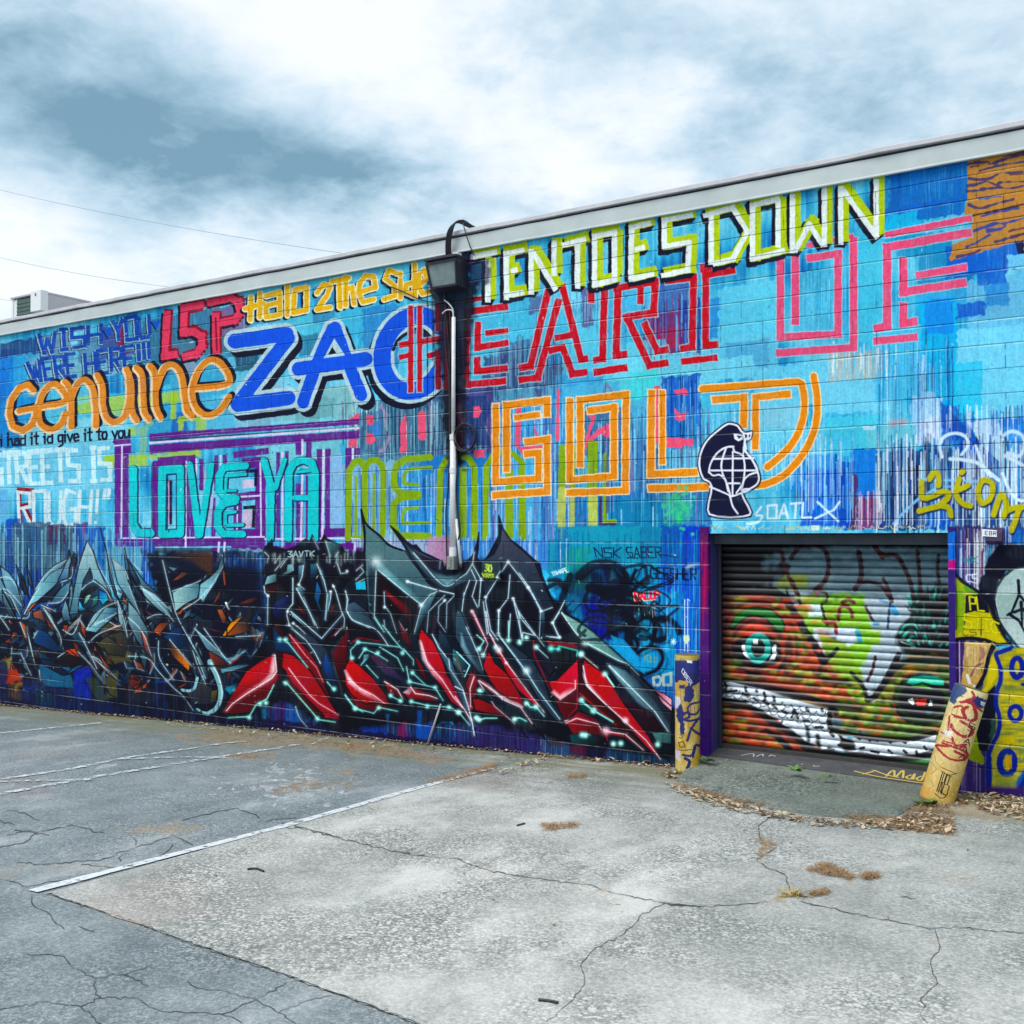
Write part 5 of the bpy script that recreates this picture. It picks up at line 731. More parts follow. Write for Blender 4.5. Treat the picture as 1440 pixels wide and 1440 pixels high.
def joints(m, S, Z):
    # painted joints: pale lower lips (wear, edge light), dark groove shade, broken head joints
    X, Y = m.X, m.Y
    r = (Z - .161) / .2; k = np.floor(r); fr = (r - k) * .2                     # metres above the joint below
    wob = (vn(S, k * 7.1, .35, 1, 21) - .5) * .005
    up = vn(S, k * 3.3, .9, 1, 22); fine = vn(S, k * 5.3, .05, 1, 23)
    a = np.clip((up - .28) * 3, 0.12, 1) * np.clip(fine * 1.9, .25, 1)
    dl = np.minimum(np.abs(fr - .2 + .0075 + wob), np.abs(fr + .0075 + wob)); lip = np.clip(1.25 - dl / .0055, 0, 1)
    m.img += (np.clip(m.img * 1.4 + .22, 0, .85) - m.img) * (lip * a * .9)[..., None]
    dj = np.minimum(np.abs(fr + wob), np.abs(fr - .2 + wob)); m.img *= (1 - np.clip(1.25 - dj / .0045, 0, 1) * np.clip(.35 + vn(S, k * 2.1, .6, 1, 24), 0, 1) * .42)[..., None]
    off = np.where(np.mod(k, 2) == 0, 0, .2); h = np.mod(S + 1.24 + off, .4); h = np.minimum(h, .4 - h)
    bl = np.floor((S + 1.24 + off + .2) / .4)
    amt = np.clip((vn(bl * 3.7, k * 5.9, 1, 1, 25) - .3) * 3, 0, 1) * np.clip(vn(S * 0 + bl * 7.7, Z, 1, .05, 26) * 1.8 - .2, 0, 1)
    m.img *= (1 - np.clip(1.3 - h / .0045, 0, 1) * amt * .7)[..., None]
    bv = vn(bl * 13.1, k * 11.7, 1, 1, 27); m.img *= (.91 + .18 * bv)[..., None]
S1, S2, S3, S4 = (990, 740, 8), (1160, 740, 8), (990, 910, 8), (1160, 910, 8)
def shutter_art(m):
    K = '#0a1020'; X, Y = m.X, m.Y; E2 = lambda cx, cy, rx, ry: [(cx + rx * math.cos(t), cy + ry * math.sin(t)) for t in np.linspace(0, 6.283, 30)[:-1]]
    m.img[:] = hx('#5d7884') * (.75 + .5 * vn(X, Y, 14, 5, 3))[..., None]
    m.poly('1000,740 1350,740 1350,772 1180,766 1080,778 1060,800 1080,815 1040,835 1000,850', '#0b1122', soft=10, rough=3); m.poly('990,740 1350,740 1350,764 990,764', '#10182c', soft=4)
    m.crop(*S1)
    m.poly('0,150 900,160 880,300 680,340 680,480 860,440 900,560 780,640 700,720 300,760 150,860 0,900', '#0b1220', soft=14, rough=6); m.line('880,440 930,460 890,540', 10, K, soft=4)
    for q, c in (('930,540 1180,540 1180,700 800,700 840,610', '#7f8a34'), ('1100,800 1500,770 1800,780 1900,900 2100,1200 2000,1700 1800,1900 1600,1700 1300,1450 1240,1330 1160,1150 1090,950', '#86b81e'), ('1180,540 1440,540 1440,680 1180,690', '#6c8488')): m.poly(q, c, soft=8, rough=3)
    m.crop(*S1); m.poly('1160,880 1320,880 1340,1010 1180,1020', '#c8d8e0', soft=4); m.poly('1230,1150 1700,1140 1720,1300 1500,1420 1350,1540 1250,1350', '#c0ccdc', soft=4); m.poly('1340,1240 1490,1240 1500,1380 1340,1390', '#2c3850', soft=4)
    m.poly('1060,740 860,760 960,880 1090,900 1100,820 1200,760', '#a8b8c4', soft=4)
    # orange head
    m.poly('330,770 840,760 1000,900 1090,1060 1170,1200 1240,1330 1330,1470 1420,1560 1500,1700 1300,1800 1000,1760 600,1700 150,1660 150,880', '#a8452a', soft=3); m.poly('150,1960 700,2040 1400,2500 1900,2900 150,2900', '#9c4026', soft=4)
    m.crop(); m.poly('1140,905 1205,980 1222,992 1250,958 1290,905 1342,895 1342,1030 1240,1042 1160,1000 1100,975 1005,955 1005,930', '#7a6c28', soft=3); m.poly('1005,930 1140,900 1190,950 1215,985 1200,1005 1100,975 1005,955', '#9c482c', soft=5); m.poly('1150,890 1190,905 1212,950 1228,985 1222,1000 1200,985 1165,930', '#86a824', soft=4); m.crop(*S1)
    R = np.random.RandomState(9)
    for i in range(260):
        x, y = (R.uniform(150, 1500), R.uniform(760, 1750)) if i < 170 else (R.uniform(150, 1500), R.uniform(2000, 2700))
        c = ['#c4603a', '#d04830', '#8a8a34', '#6a9c2c', '#3c2424', '#b08038', '#2a4028', '#d86840'][R.randint(8)]
        m.poly([(x - R.uniform(20, 70), y), (x, y - R.uniform(14, 34)), (x + R.uniform(20, 80), y), (x, y + R.uniform(14, 34))], c, soft=5, a=.7)
    m.poly('2100,1900 2800,1500 2900,2050 2800,2420 2300,2420 1900,2330 1450,2080 1500,1900 1800,2000', '#5a7a28', soft=4)
    for i in range(260):
        x, y = R.uniform(1300, 2800), R.uniform(1550, 2330)
        c = ['#9cb028', '#84b42c', '#c06030', '#b84828', '#3c6428', '#a8a034', '#24382c'][R.randint(7)]
        if y > 1650 or x > 2150: m.poly([(x - R.uniform(20, 60), y), (x, y - R.uniform(14, 30)), (x + R.uniform(20, 70), y), (x, y + R.uniform(14, 30))], c, soft=4, a=.75)
    # white wedge between the two heads, drips of black outline
    m.poly('1790,800 2350,760 2340,1000 2200,1150 2200,1300 2240,1450 2080,1640 1960,1900 1900,2000 1840,1880 1760,1600 1900,1350 1880,1100', '#a4b4be', soft=4, rough=2)
    for q in ('1730,1180 1800,1260 1780,1300 1720,1230', '1600,1050 1760,1010 1750,1100 1600,1110', '1870,1180 1990,1180 1980,1330 1870,1330'): m.poly(q, '#8cb81e', soft=4)
    m.line('760,730 900,800 1000,950 1080,1080 1160,1220 1260,1360 1350,1530', 11, K, sm=True, soft=2); m.line('150,850 250,780 500,740 800,740', 9, K, sm=True, soft=3)
    m.line('1350,1530 1450,1440 1500,1380', 6, K, soft=2); m.line('1320,880 1350,1000 1390,1110', 3.5, K); m.line('980,600 1060,760 1080,880', 5, '#2a1024', soft=1.5); m.line('930,720 960,820', 4, K)
    # big eye
    m.poly('270,1140 340,1020 450,930 620,900 760,930 900,1040 920,1180 840,1200 700,1060 560,1010 420,1080 330,1180', '#0c1a1c', soft=3); m.poly('290,1130 360,1010 470,930 640,920 780,960 890,1080 900,1180 820,1170 720,1040 600,1000 480,1010 380,1090 330,1140', '#1c8034', soft=2)
    m.poly('430,1140 520,1090 620,1090 710,1160 690,1190 560,1150', '#c8503c', soft=3); m.poly('440,1230 520,1190 650,1190 700,1240 560,1240', '#d04c34', soft=3); m.poly('300,1340 420,1240 760,1240 860,1330 880,1480 800,1560 600,1620 420,1560 330,1460', K, soft=4)
    m.line([(610 + 112 * math.cos(t), 1370 + 140 * math.sin(t)) for t in np.linspace(0, 6.283, 30)], 8.5, '#24b0a8', soft=1.5); m.poly('555,1270 610,1270 610,1330 555,1330', '#e0f0f0'); m.poly('425,1340 460,1330 480,1430 530,1490 500,1500 440,1430', '#e4ecf4'); m.poly('770,1340 810,1330 820,1430 800,1500 720,1520 770,1450', '#e4ecf4')
    m.line('560,860 760,900 960,1000 1010,1140', 3, '#20100c', a=.6, soft=3); m.line('340,1560 500,1640 760,1650 900,1560', 7, K, sm=True, soft=4, a=.85); m.line('960,1200 980,1450 940,1640', 6, K, soft=5, a=.7, sm=True)
    for q, w in (('230,1180 260,1050 360,930 520,850 700,860 880,960 980,1120', 5), ('330,1250 420,1120 560,1060 720,1100 860,1230', 6), ('250,1300 300,1480 420,1600 600,1660 800,1620 920,1500 940,1300', 6), ('170,960 260,860 380,800', 4), ('160,1100 210,1240 200,1400', 5), ('1010,1150 1060,1300 1040,1480', 6), ('150,1700 400,1720 700,1790 1000,1850', 5), ('1000,1560 1200,1620 1350,1700 1460,1800', 6), ('1350,1530 1300,1640 1380,1760', 6)): m.line(q, w, K, sm=True, soft=4, a=.7)
    for i in range(240):
        x, y = R.uniform(1000, 2700), R.uniform(1330, 2300); c = ['#c85a34', '#b03c24', '#1c2414', '#8ca42c', '#98b434', '#2c5c24', '#d07840', '#141a14'][R.randint(8)]
        if y > 1500 + abs(x - 1850) * -.55 + 380 or x < 1300: m.poly([(x - R.uniform(20, 80), y), (x, y - R.uniform(16, 34)), (x + R.uniform(20, 80), y), (x, y + R.uniform(16, 34))], c, soft=4, a=.8)
    for i in range(330):                        # long dabs that follow the slats
        left = i < 190
        x, y = (R.uniform(150, 1200), R.uniform(2000, 2620)) if left else (R.uniform(150, 1150), R.uniform(790, 1730))
        if not left and (x - 610) ** 2 / 330. ** 2 + (y - 1240) ** 2 / 400. ** 2 < 1: continue
        if left and x > 250 + (y - 1960) * 1.35: continue
        c = ['#8a9c30', '#3c7a28', '#d06038', '#1c1a16', '#a8b040', '#c84c2c', '#5c2418', '#2c4c20'][R.randint(8)]; l = R.uniform(30, 110); h = R.uniform(12, 24)
        m.poly([(x - l, y), (x - l * .6, y - h), (x + l * .6, y - h), (x + l, y), (x + l * .6, y + h), (x - l * .6, y + h)], c, soft=4, a=.75)
    m.crop(*S3); m.line('700,930 840,1020 960,1140', 6, K, soft=3); m.crop(*S1)
    # dark grass tuft and right head
    m.crop(*S2)
    m.poly('980,760 1180,740 1280,660 1440,700 1440,1440 900,1440 800,1300 820,1150 960,1040', '#0d1a28', soft=4, rough=3)
    for i in range(120):
        x, y = R.uniform(960, 1440), R.uniform(720, 1380); an = -1.57 + (x - 1180) / 420. + R.normal(0, .25); L = R.uniform(40, 120)
        m.line([(x, y), (x + L * math.cos(an), y + L * math.sin(an))], R.uniform(3, 6), ['#1c7c74', '#28a898', '#0c1a28', '#145a5c', '#0c1a28'][R.randint(5)], w2=.8, soft=1.5, a=.9)
    m.poly(E2(960, 1200, 130, 110), '#0c1a28', soft=3)
    for q in ('850,1200 900,1120 1000,1100 1060,1180', '880,1250 940,1180 1010,1180 1040,1250', '940,1290 980,1240 1020,1260'): m.line(q, 4.5, '#24a898', w2=1.5, sm=True, soft=1.5)
    m.line('860,1300 1010,1360', 2, '#9cb4b8')
    # red and blue scrawls on the plain slats
    m.crop(*S1)
    for q, w, c in (('880,300 900,420 950,560 1050,760', 5.5, '#4a1226'), ('980,360 1080,230 1220,200 1330,240 1390,340 1400,480 1360,620 1250,720', 6.5, '#3a0f26'), ('1280,720 1380,760 1380,840', 4, '#4a1226')): m.line(q, w, c, sm=True, soft=1.5)
    m.crop(*S2)
    for q, w, c in (('380,290 410,460 400,600 340,710', 7, '#341026'), ('350,680 450,630 560,640 660,700 740,830', 5, '#3c1228'), ('660,590 720,720 760,850', 5, '#3c1228'), ('540,190 640,320 800,330 900,480 970,660 1000,830', 6.5, '#341026'), ('1040,270 1060,500 1080,760', 5.5, '#341026'), ('1280,330 1270,500 1290,640', 5, '#301026'), ('540,190 640,340 650,360', 6, '#4a1226'), ('200,860 270,830 330,860', 5, '#701828'), ('150,1060 170,930 230,900 290,940 310,1020', 5, '#7c1828'), ('-20,1060 60,1090 110,1080 130,1200', 5, '#8c1c24'), ('460,910 540,1060', 4, '#4a1226'), ('740,860 720,1000 710,1150', 3.5, '#1c4c78'), ('760,920 800,980', 8, '#4ca0cc'), ('560,1100 600,1100', 5, '#2c88a4'), ('370,1190 400,1290', 7, '#3c9cb8'), ('620,830 700,860', 4, '#5c98b8')): m.line(q, w, c, sm=True, soft=1.5)
    m.crop(*S4)
    m.line('830,90 740,270 650,430 560,560 490,590', 8.5, K, soft=2); m.line('570,110 540,250 480,380', 4.5, '#4c1028', soft=1.5); m.line('300,290 400,400 450,490 470,590', 5.5, K, sm=True, soft=2); m.line('0,640 200,660 400,690', 6, K, soft=3); m.line('0,360 120,400 240,380', 8, K, soft=4, a=.8)
    E = lambda cx, cy, rx, ry: [(cx + rx * math.cos(t), cy + ry * math.sin(t)) for t in np.linspace(0, 6.283, 40)[:-1]]
    m.line('560,560 680,420 760,300 860,210 1000,170 1440,150', 5, K, sm=True, soft=3); m.poly(E(1100, 590, 350, 300), '#0c1626', soft=6, rough=2); m.poly(E(1095, 590, 300, 250), '#35581f', soft=6, rough=3, rs=8); m.poly(E(1090, 595, 265, 215), '#0b1526', soft=5)
    m.line('800,760 900,860 1100,910 1300,870', 3, '#6c8c2c', sm=True, soft=3); m.line('780,640 800,760 880,850', 3, '#a05030', sm=True, soft=3)
    m.poly('920,400 970,340 1100,320 1280,330 1340,380 1340,430 1200,420 1100,390 980,430', '#2cc8b0', soft=2); m.poly('980,440 1100,420 1210,470', '#6cc04c', soft=2); m.poly('920,600 990,570 1010,640 990,650', '#e4ecf0'); m.poly('1190,590 1215,660 1165,660', '#e4ecf0'); m.poly('1010,580 1150,580 1130,660 1040,660', '#d8483c'); m.poly('1060,540 1110,540 1110,580 1050,590', K); m.poly('1140,720 1210,720 1200,760 1140,750', '#1c6c70', soft=3)
    m.poly('930,150 1440,160 1400,200 960,190', '#1c5c34', soft=5); m.line('820,200 960,140 1440,120', 5, K, soft=3); m.line('540,840 760,900 1000,940 1200,930', 4, '#20341c', soft=4, a=.7)
    # jaws
    m.crop(*S3)
    m.line('150,365 400,405 800,475 1200,575 1440,650 1490,740', 8, K, soft=3); m.poly('150,400 300,390 640,470 800,520 1000,590 1200,640 1420,700 1420,830 1440,1000 1420,1180 1150,1060 1000,960 800,790 560,680 400,610 150,570', '#cfd9e2', soft=2)
    m.line('150,590 400,630 600,720 800,860 1000,980 1150,1120 1200,1200', 9, K, sm=True, soft=3)
    for q in ('230,480 260,500 370,490', '440,520 500,560', '560,570 600,600', '670,610 720,650', '770,650 820,690', '880,720 930,750', '990,790 1020,700 1060,800', '1130,830 1180,830', '1260,900 1340,900', '680,510 690,600', '780,560 800,600', '450,640 470,600', '860,860 880,840', '240,400 250,470', '460,450 480,500', '590,490 600,500', '1150,690 1180,720', '1320,700 1340,720'): m.line(q, 3.6, K, soft=1.5)
    for row in range(3):
        for i in range(13):
            t = i / 13.; x = 170 + 1250 * t + row * 20; y = 455 + 330 * t + row * (52 + 34 * t); r_ = 46
            m.line([(x - r_, y - 14), (x - r_ * .5, y + 14), (x, y + 20), (x + r_ * .5, y + 14), (x + r_, y - 14)], 1.7, K, sm=True, soft=1.4, a=.8)
    m.line([(1395 + 28 * math.cos(t), 730 + 28 * math.sin(t)) for t in np.linspace(0, 6.283, 12)], 1.2, K); m.poly('1150,880 1200,980 1170,1000', '#4c6c7c', soft=4); m.line('1160,900 1180,1050', 5, '#24343c', soft=4); m.line('1280,1000 1300,1200', 6, '#18242c', soft=4)
    m.line('840,1020 960,1140', 9, K, soft=3); m.line('1150,1120 1260,1200 1440,1240', 14, K, soft=3)
    m.crop(*S4)
    m.poly('0,940 180,1000 350,1000 560,1030 800,1050 1000,1040 1250,990 1250,1130 1150,1200 900,1250 600,1230 420,1190 160,1160 0,1120', '#cfd9e2', soft=2); m.line('60,700 60,900 200,960 500,1020 760,1040 1000,1030 1240,960', 7, K, sm=True, soft=2); m.line('0,1180 200,1220 400,1210 700,1260 1000,1250 1200,1190', 9, K, soft=2)
    for q in ('500,1030 510,1050', '580,1040 600,1050', '720,1050 740,1070 760,1050', '880,1060 910,1075', '400,1140 440,1130', '520,1170 600,1190', '720,1160 750,1190', '890,1160 920,1190', '1030,1170 1040,1200', '1120,1120 1140,1150', '380,1020 400,1030', '170,990 190,1020', '160,1100 180,1110', '60,960 100,1000', '40,1140 100,1160', '680,1240 780,1250'): m.line(q, 4, K, soft=1.5)
    m.poly('180,1010 300,1040 350,1100 340,1160 240,1180 160,1120', '#0c1424', soft=3); m.poly('250,1000 320,1000 320,1030 260,1030', '#5ca4b0', soft=2); m.poly('0,1180 280,1230 300,1320 0,1300', '#0c1422', soft=4)
    m.poly('300,1260 600,1300 820,1330 760,1370 380,1340', '#4c9c2c', soft=4); m.poly('900,1290 1180,1270 1160,1320 960,1310', '#4c9c2c', soft=5); m.poly('160,2900 -2000,2900', K) if False else None
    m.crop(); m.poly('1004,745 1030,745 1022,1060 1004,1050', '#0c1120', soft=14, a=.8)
    m.img *= (.85 + .3 * vn(X, Y, 4, 2, 8))[..., None]; m.img[:] = np.maximum(m.img, 0) ** 1.12

def ground_mask(m):
    # R: crack, G: straw / leaf dust, B: worn white paint, all zero to begin with
    m.img[:] = 0; RC, GC, BC = (1, 0, 0), (0, 1, 0), (0, 0, 1)
    def crack(q, w=1.5, a=.9):
        P = m.P(q); Q = []; R = np.random.RandomState(int(P[0][0] * 7 + P[0][1]) % 9999)
        for i in range(len(P) - 1):
            n = max(2, int(math.hypot(P[i + 1][0] - P[i][0], P[i + 1][1] - P[i][1]) / 6))
            for k in range(n):
                t = k / n; j = 0 if k == 0 else 1.6
                Q.append((P[i][0] + (P[i + 1][0] - P[i][0]) * t + R.normal(0, j * 1.2), P[i][1] + (P[i + 1][1] - P[i][1]) * t + R.normal(0, j * .6)))
        Q.append(P[-1]); k = m.k; m.k = (1, 0, 0); m.line(Q, w, RC, a=a, soft=1.2); m.k = k
    G5, G6, G7 = (0, 980, 2.88), (480, 1020, 2.88), (940, 1020, 2.88)
    m.crop(*G5)
    for q in ('130,810 140,850 190,870 230,920 260,940', '320,930 380,950', '110,1040 260,1050 290,1090 390,1140 380,1170 410,1220 330,1255 260,1245 180,1235 0,1265', '330,1255 410,1325', '390,1140 500,1125 600,1170', '410,1220 560,1220 600,1250 660,1275 900,1285 980,1320', '900,1285 1040,1225 1160,1160', '760,1150 800,1180 900,1190 1040,1225 1130,1280 1200,1325', '1130,1280 1230,1235 1340,1210', '510,1125 600,1090', '30,460 100,470 160,500', '0,610 100,590 150,550 290,520', '150,550 110,540 30,560', '290,520 420,550', '70,670 180,680 320,665 420,655 540,615 590,600', '420,655 500,640 490,665', '480,690 640,655 700,600', '330,680 480,690', '540,570 550,600', '590,600 700,560 780,600', '740,500 860,470 960,450', '960,450 1050,490', '0,740 60,750 110,770', '110,770 280,740', '60,540 200,560', '0,500 60,520', '1050,505 1200,490'):
        crack(q, 1.5)
    for q in ('230,800 400,865 560,920 700,970 820,1015 1000,1070 1150,1120 1260,1165 1440,1225'): pass
    crack('190,803 220,806 400,868 560,922 700,972 820,1018 1000,1075 1150,1125 1260,1168 1440,1230 1700,1330', 1.3, .8)
    crack('1160,532 1290,550 1440,590', 1.3)
    m.crop(*G6)
    crack('-240,395 0,462 150,498 300,532 460,540 620,600 850,632 1000,648 1100,683 1300,722 1450,740', 1.6); crack('1310,725 1220,765 1150,845 1030,905 970,975 985,1055 910,1140 830,1205', 1.3); crack('400,760 520,790 560,800', .8, .5)
    m.crop(*G7)
    crack('0,730 120,738 300,728 440,712 490,690', 1.7); crack('540,718 660,745 800,775 940,805 1080,825 1200,825 1340,840 1440,845', 1.7); crack('490,690 480,620 370,560 360,545 440,495 370,460 365,410 440,360', 1.4); crack('1080,830 1100,900 1065,950 1070,1010 1090,1050 1020,1110 1040,1140 1020,1175 1050,1210', 1.3); crack('940,700 1000,705', 1.4); crack('-5,240 200,300 420,340 600,350 760,380', 1.2, .5)
    # straw, pollen and leaf dust
    def dust(q, a=.8, r=5, s=6): m.poly(q, GC, soft=s, a=a, rough=r, rs=9)
    m.crop(*G5)
    for q, a in (('490,540 560,520 700,515 830,525 740,552 600,550', .8), ('700,165 900,140 1200,150 1440,190 1440,220 1200,200 1000,205 760,180', .65), ('900,240 1100,228 1110,245 950,255', .75), ('1100,380 1200,345 1230,370 1120,400', .8), ('1200,310 1310,330 1240,350', .7), ('1340,350 1430,350 1430,368 1340,366', .7), ('1350,290 1430,300 1420,320 1360,312', .6), ('0,705 60,715 40,730 0,728', .5), ('380,860 420,870 600,935 560,935', .6), ('60,690 260,680 460,690 260,715', .25), ('0,40 300,50 800,90 1440,160 1440,110 900,80 0,20', .25)): dust(q, a)
    m.crop(*G6)
    for q, a in (('0,80 100,70 250,90 320,110 480,145 420,155 250,125 100,115 0,105', .8), ('330,240 480,200 580,150 640,155 600,190 450,225', .85), ('810,405 960,402 950,420 820,432', .9), ('910,205 1000,205 990,218 920,218', .8), ('520,565 600,575 610,600 560,585', .5), ('740,620 790,620 780,635 750,632', .5), ('980,635 1010,640 1000,655 980,650', .6), ('1050,660 1080,665 1060,675', .6), ('1000,130 1330,160 1330,185 1000,140', .5)): dust(q, a)
    m.crop(*G7)
    for q, a in (('560,590 620,565 660,570 760,620 740,635 640,615', .95), ('780,620 800,605 860,612 840,630 800,632', .9), ('570,690 640,672 650,685 600,700', .85), ('1060,878 1110,870 1110,885 1070,888', .7), ('1000,1108 1040,1110 1020,1120', .6), ('360,470 400,455 440,490 400,520 370,555 380,500', .7), ('400,715 470,700 470,715 410,722', .7), ('20,240 200,270 420,300 640,340 800,370 950,380 1160,430 1170,455 960,430 800,400 600,350 380,330 200,310 60,270', .95), ('900,300 1010,310 1120,330 1200,380 1440,395 1440,290 1150,285 1130,340 1000,330', .95), ('520,270 600,280 580,310 530,300', .8), ('1040,600 1180,600 1300,640 1120,660', .2)): dust(q, a)
    # white marks
    m.crop(*G5)
    def white(q, w, a=.8): m.line(q, w, BC, a=a, wob=1.6, soft=1.2)
    white('390,290 420,280 470,275', 3, .6)
    R = np.random.RandomState(3)
    for i in range(150):
        x, y = R.normal(1190, 110), R.normal(365, 40); m.line([(x, y), (x + R.uniform(-30, 50), y + R.uniform(-6, 6))], R.uniform(1, 2.6), BC, a=.6 * R.rand() + .2, wob=1.5)
    for i in range(90):
        x, y = R.uniform(0, 1440), R.uniform(180, 760); m.line([(x, y), (x + R.uniform(4, 30), y)], R.uniform(.8, 1.6), BC, a=.5 * R.rand(), wob=1)
    m.crop(*G6)
    for q, a in (('340,605 400,590 480,550 520,555 460,575 380,610', .5), ('0,720 200,650 300,615 230,660 60,735 0,750', .4), ('520,960 560,990 500,980', .4)): m.poly(q, BC, soft=6, a=a, rough=4)
    m.crop()
# ================================================================= helpers
def px_ground(px, py, dz=0.):
    X, F, U = px_dir(px, py); x = CT * X - ST * F; y = ST * X + CT * F; t = (-EYE - dz * -1) / (U - GX * x - GY * y); return (x * t, y * t)
GX, GY = .033, -.04
def gz(x, y): return GX * max(-24, min(14, x)) + GY * max(-14, min(13, y))
def ray_y(px, py, y):
    s, z = px_wall(px, py, y); return (s, y, z + EYE)
def mesh(name, V, Fc, mat, parent=None, uv=None, smooth=False):
    me = bpy.data.meshes.new(name); me.from_pydata([tuple(v) for v in V], [], Fc); me.materials.append(mat)
    if uv:
        lay = me.uv_layers.new(name='UVMap')
        for p in me.polygons:
            for li in p.loop_indices: lay.data[li].uv = uv(me.vertices[me.loops[li].vertex_index].co, p)
    if smooth:
        for p in me.polygons: p.use_smooth = True
    o = bpy.data.objects.new(name, me); COL.objects.link(o)
    if parent:
        o.parent = parent; o.location = (0, 0, 0); me.transform(parent.matrix_world.inverted() if False else _inv(parent))
    return o
from mathutils import Matrix, Vector
def _inv(p): return Matrix.Translation(-p.location)
def tag(o, label, cat, group=None):
    o['label'] = label; o['category'] = cat
    if group: o['group'] = group
    return o
def thing(name, label, cat, loc, group=None):
    o = bpy.data.objects.new(name, None); o.empty_display_size = .2; COL.objects.link(o); o.location = loc
    return tag(o, label, cat, group)
def struct(o): o['kind'] = 'structure'; return o
class MB:
    def __init__(s): s.V = []; s.F = []
    def add(s, V, F): n = len(s.V); s.V += [tuple(v) for v in V]; s.F += [tuple(i + n for i in f) for f in F]; return s
    def box(s, x0, y0, z0, x1, y1, z1, b=0.):
        if b <= 0:
            return s.add([(x0, y0, z0), (x1, y0, z0), (x1, y1, z0), (x0, y1, z0), (x0, y0, z1), (x1, y0, z1), (x1, y1, z1), (x0, y1, z1)], [(0, 3, 2, 1), (4, 5, 6, 7), (0, 1, 5, 4), (1, 2, 6, 5), (2, 3, 7, 6), (3, 0, 4, 7)])
        import bmesh
        bm = bmesh.new(); bmesh.ops.create_cube(bm, size=1); bmesh.ops.scale(bm, vec=(x1 - x0, y1 - y0, z1 - z0), verts=bm.verts); bmesh.ops.translate(bm, vec=((x0 + x1) / 2, (y0 + y1) / 2, (z0 + z1) / 2), verts=bm.verts)
        bmesh.ops.bevel(bm, geom=bm.edges[:], offset=b, segments=2, affect='EDGES', profile=.6); bm.verts.index_update()
        s.add([v.co[:] for v in bm.verts], [[v.index for v in f.verts] for f in bm.faces]); bm.free(); return s
    def tube(s, P, r, n=10, cap=True, r2=None):
        P = [Vector(p) for p in P]; rings = []; up = Vector((.13, .31, .94))
        for i, p in enumerate(P):
            t = (P[min(i + 1, len(P) - 1)] - P[max(i - 1, 0)]).normalized(); a = t.cross(up)
            if a.length < .05: a = t.cross(Vector((1, 0, 0)))
            a.normalize(); b = t.cross(a); rr = r if r2 is None else r + (r2 - r) * i / (len(P) - 1)
            rings.append([p + a * math.cos(2 * math.pi * k / n) * rr + b * math.sin(2 * math.pi * k / n) * rr for k in range(n)])
        V = [v for R in rings for v in R]; F = [(i * n + k, i * n + (k + 1) % n, (i + 1) * n + (k + 1) % n, (i + 1) * n + k) for i in range(len(P) - 1) for k in range(n)]
        if cap: F += [tuple(range(n))[::-1], tuple((len(P) - 1) * n + k for k in range(n))]
        return s.add(V, F)
    def build(s, name, mat, parent=None, uv=None, smooth=False): return mesh(name, s.V, s.F, mat, parent, uv, smooth)
# ================================================================= materials
def mat(name, col=(.5, .5, .5), rough=.6, metal=0., spec=.4, noise=None, bump=None, img=None, extra=None):
    m = bpy.data.materials.new(name); m.use_nodes = True; nt = m.node_tree; B = nt.nodes['Principled BSDF']; N, L = nt.nodes, nt.links
    B.inputs['Base Color'].default_value = (*col, 1); B.inputs['Roughness'].default_value = rough; B.inputs['Metallic'].default_value = metal; B.inputs['Specular IOR Level'].default_value = spec
    geo = N.new('ShaderNodeNewGeometry'); src = None
    if img is not None:
        t = N.new('ShaderNodeTexImage'); t.image = img; t.extension = 'EXTEND'; t.interpolation = 'Linear'; src = t.outputs[0]
    if noise:
        sc, amt, c2 = noise
        n = N.new('ShaderNodeTexNoise'); n.inputs['Scale'].default_value = sc; n.inputs['Detail'].default_value = 8; n.inputs['Roughness'].default_value = .65; L.new(geo.outputs['Position'], n.inputs[0])
        r = N.new('ShaderNodeMapRange'); L.new(n.outputs[0], r.inputs[0]); r.inputs[1].default_value = .38; r.inputs[2].default_value = .68; r.inputs[4].default_value = amt
        mx = N.new('ShaderNodeMix'); mx.data_type = 'RGBA'; L.new(r.outputs[0], mx.inputs[0]); mx.inputs[6].default_value = (*col, 1); mx.inputs[7].default_value = (*c2, 1)
        if src is not None: L.new(src, mx.inputs[6])
        src = mx.outputs[2]
    if src is not None: L.new(src, B.inputs['Base Color'])
    if bump:
        n = N.new('ShaderNodeTexNoise'); n.inputs['Scale'].default_value = bump[0]; n.inputs['Detail'].default_value = 6; L.new(geo.outputs['Position'], n.inputs[0])
        b = N.new('ShaderNodeBump'); b.inputs['Strength'].default_value = bump[1]; b.inputs['Distance'].default_value = bump[2] if len(bump) > 2 else .01; L.new(n.outputs[0], b.inputs['Height']); L.new(b.outputs[0], B.inputs['Normal'])
    return m
def np_image(name, arr, data=False):
    h, w = arr.shape[:2]; im = bpy.data.images.new(name, w, h, alpha=False, float_buffer=False)
    if data: im.colorspace_settings.name = 'Non-Color'; v = np.clip(arr, 0, 1)
    else:
        v = np.clip(arr, 0, 1); v = np.where(v <= .0031308, v * 12.92, 1.055 * v ** (1 / 2.4) - .055)
    px = np.ones((h, w, 4), np.float32); px[..., :3] = v
    im.pixels.foreach_set(px.ravel()); im.update(); im.pack(); return im
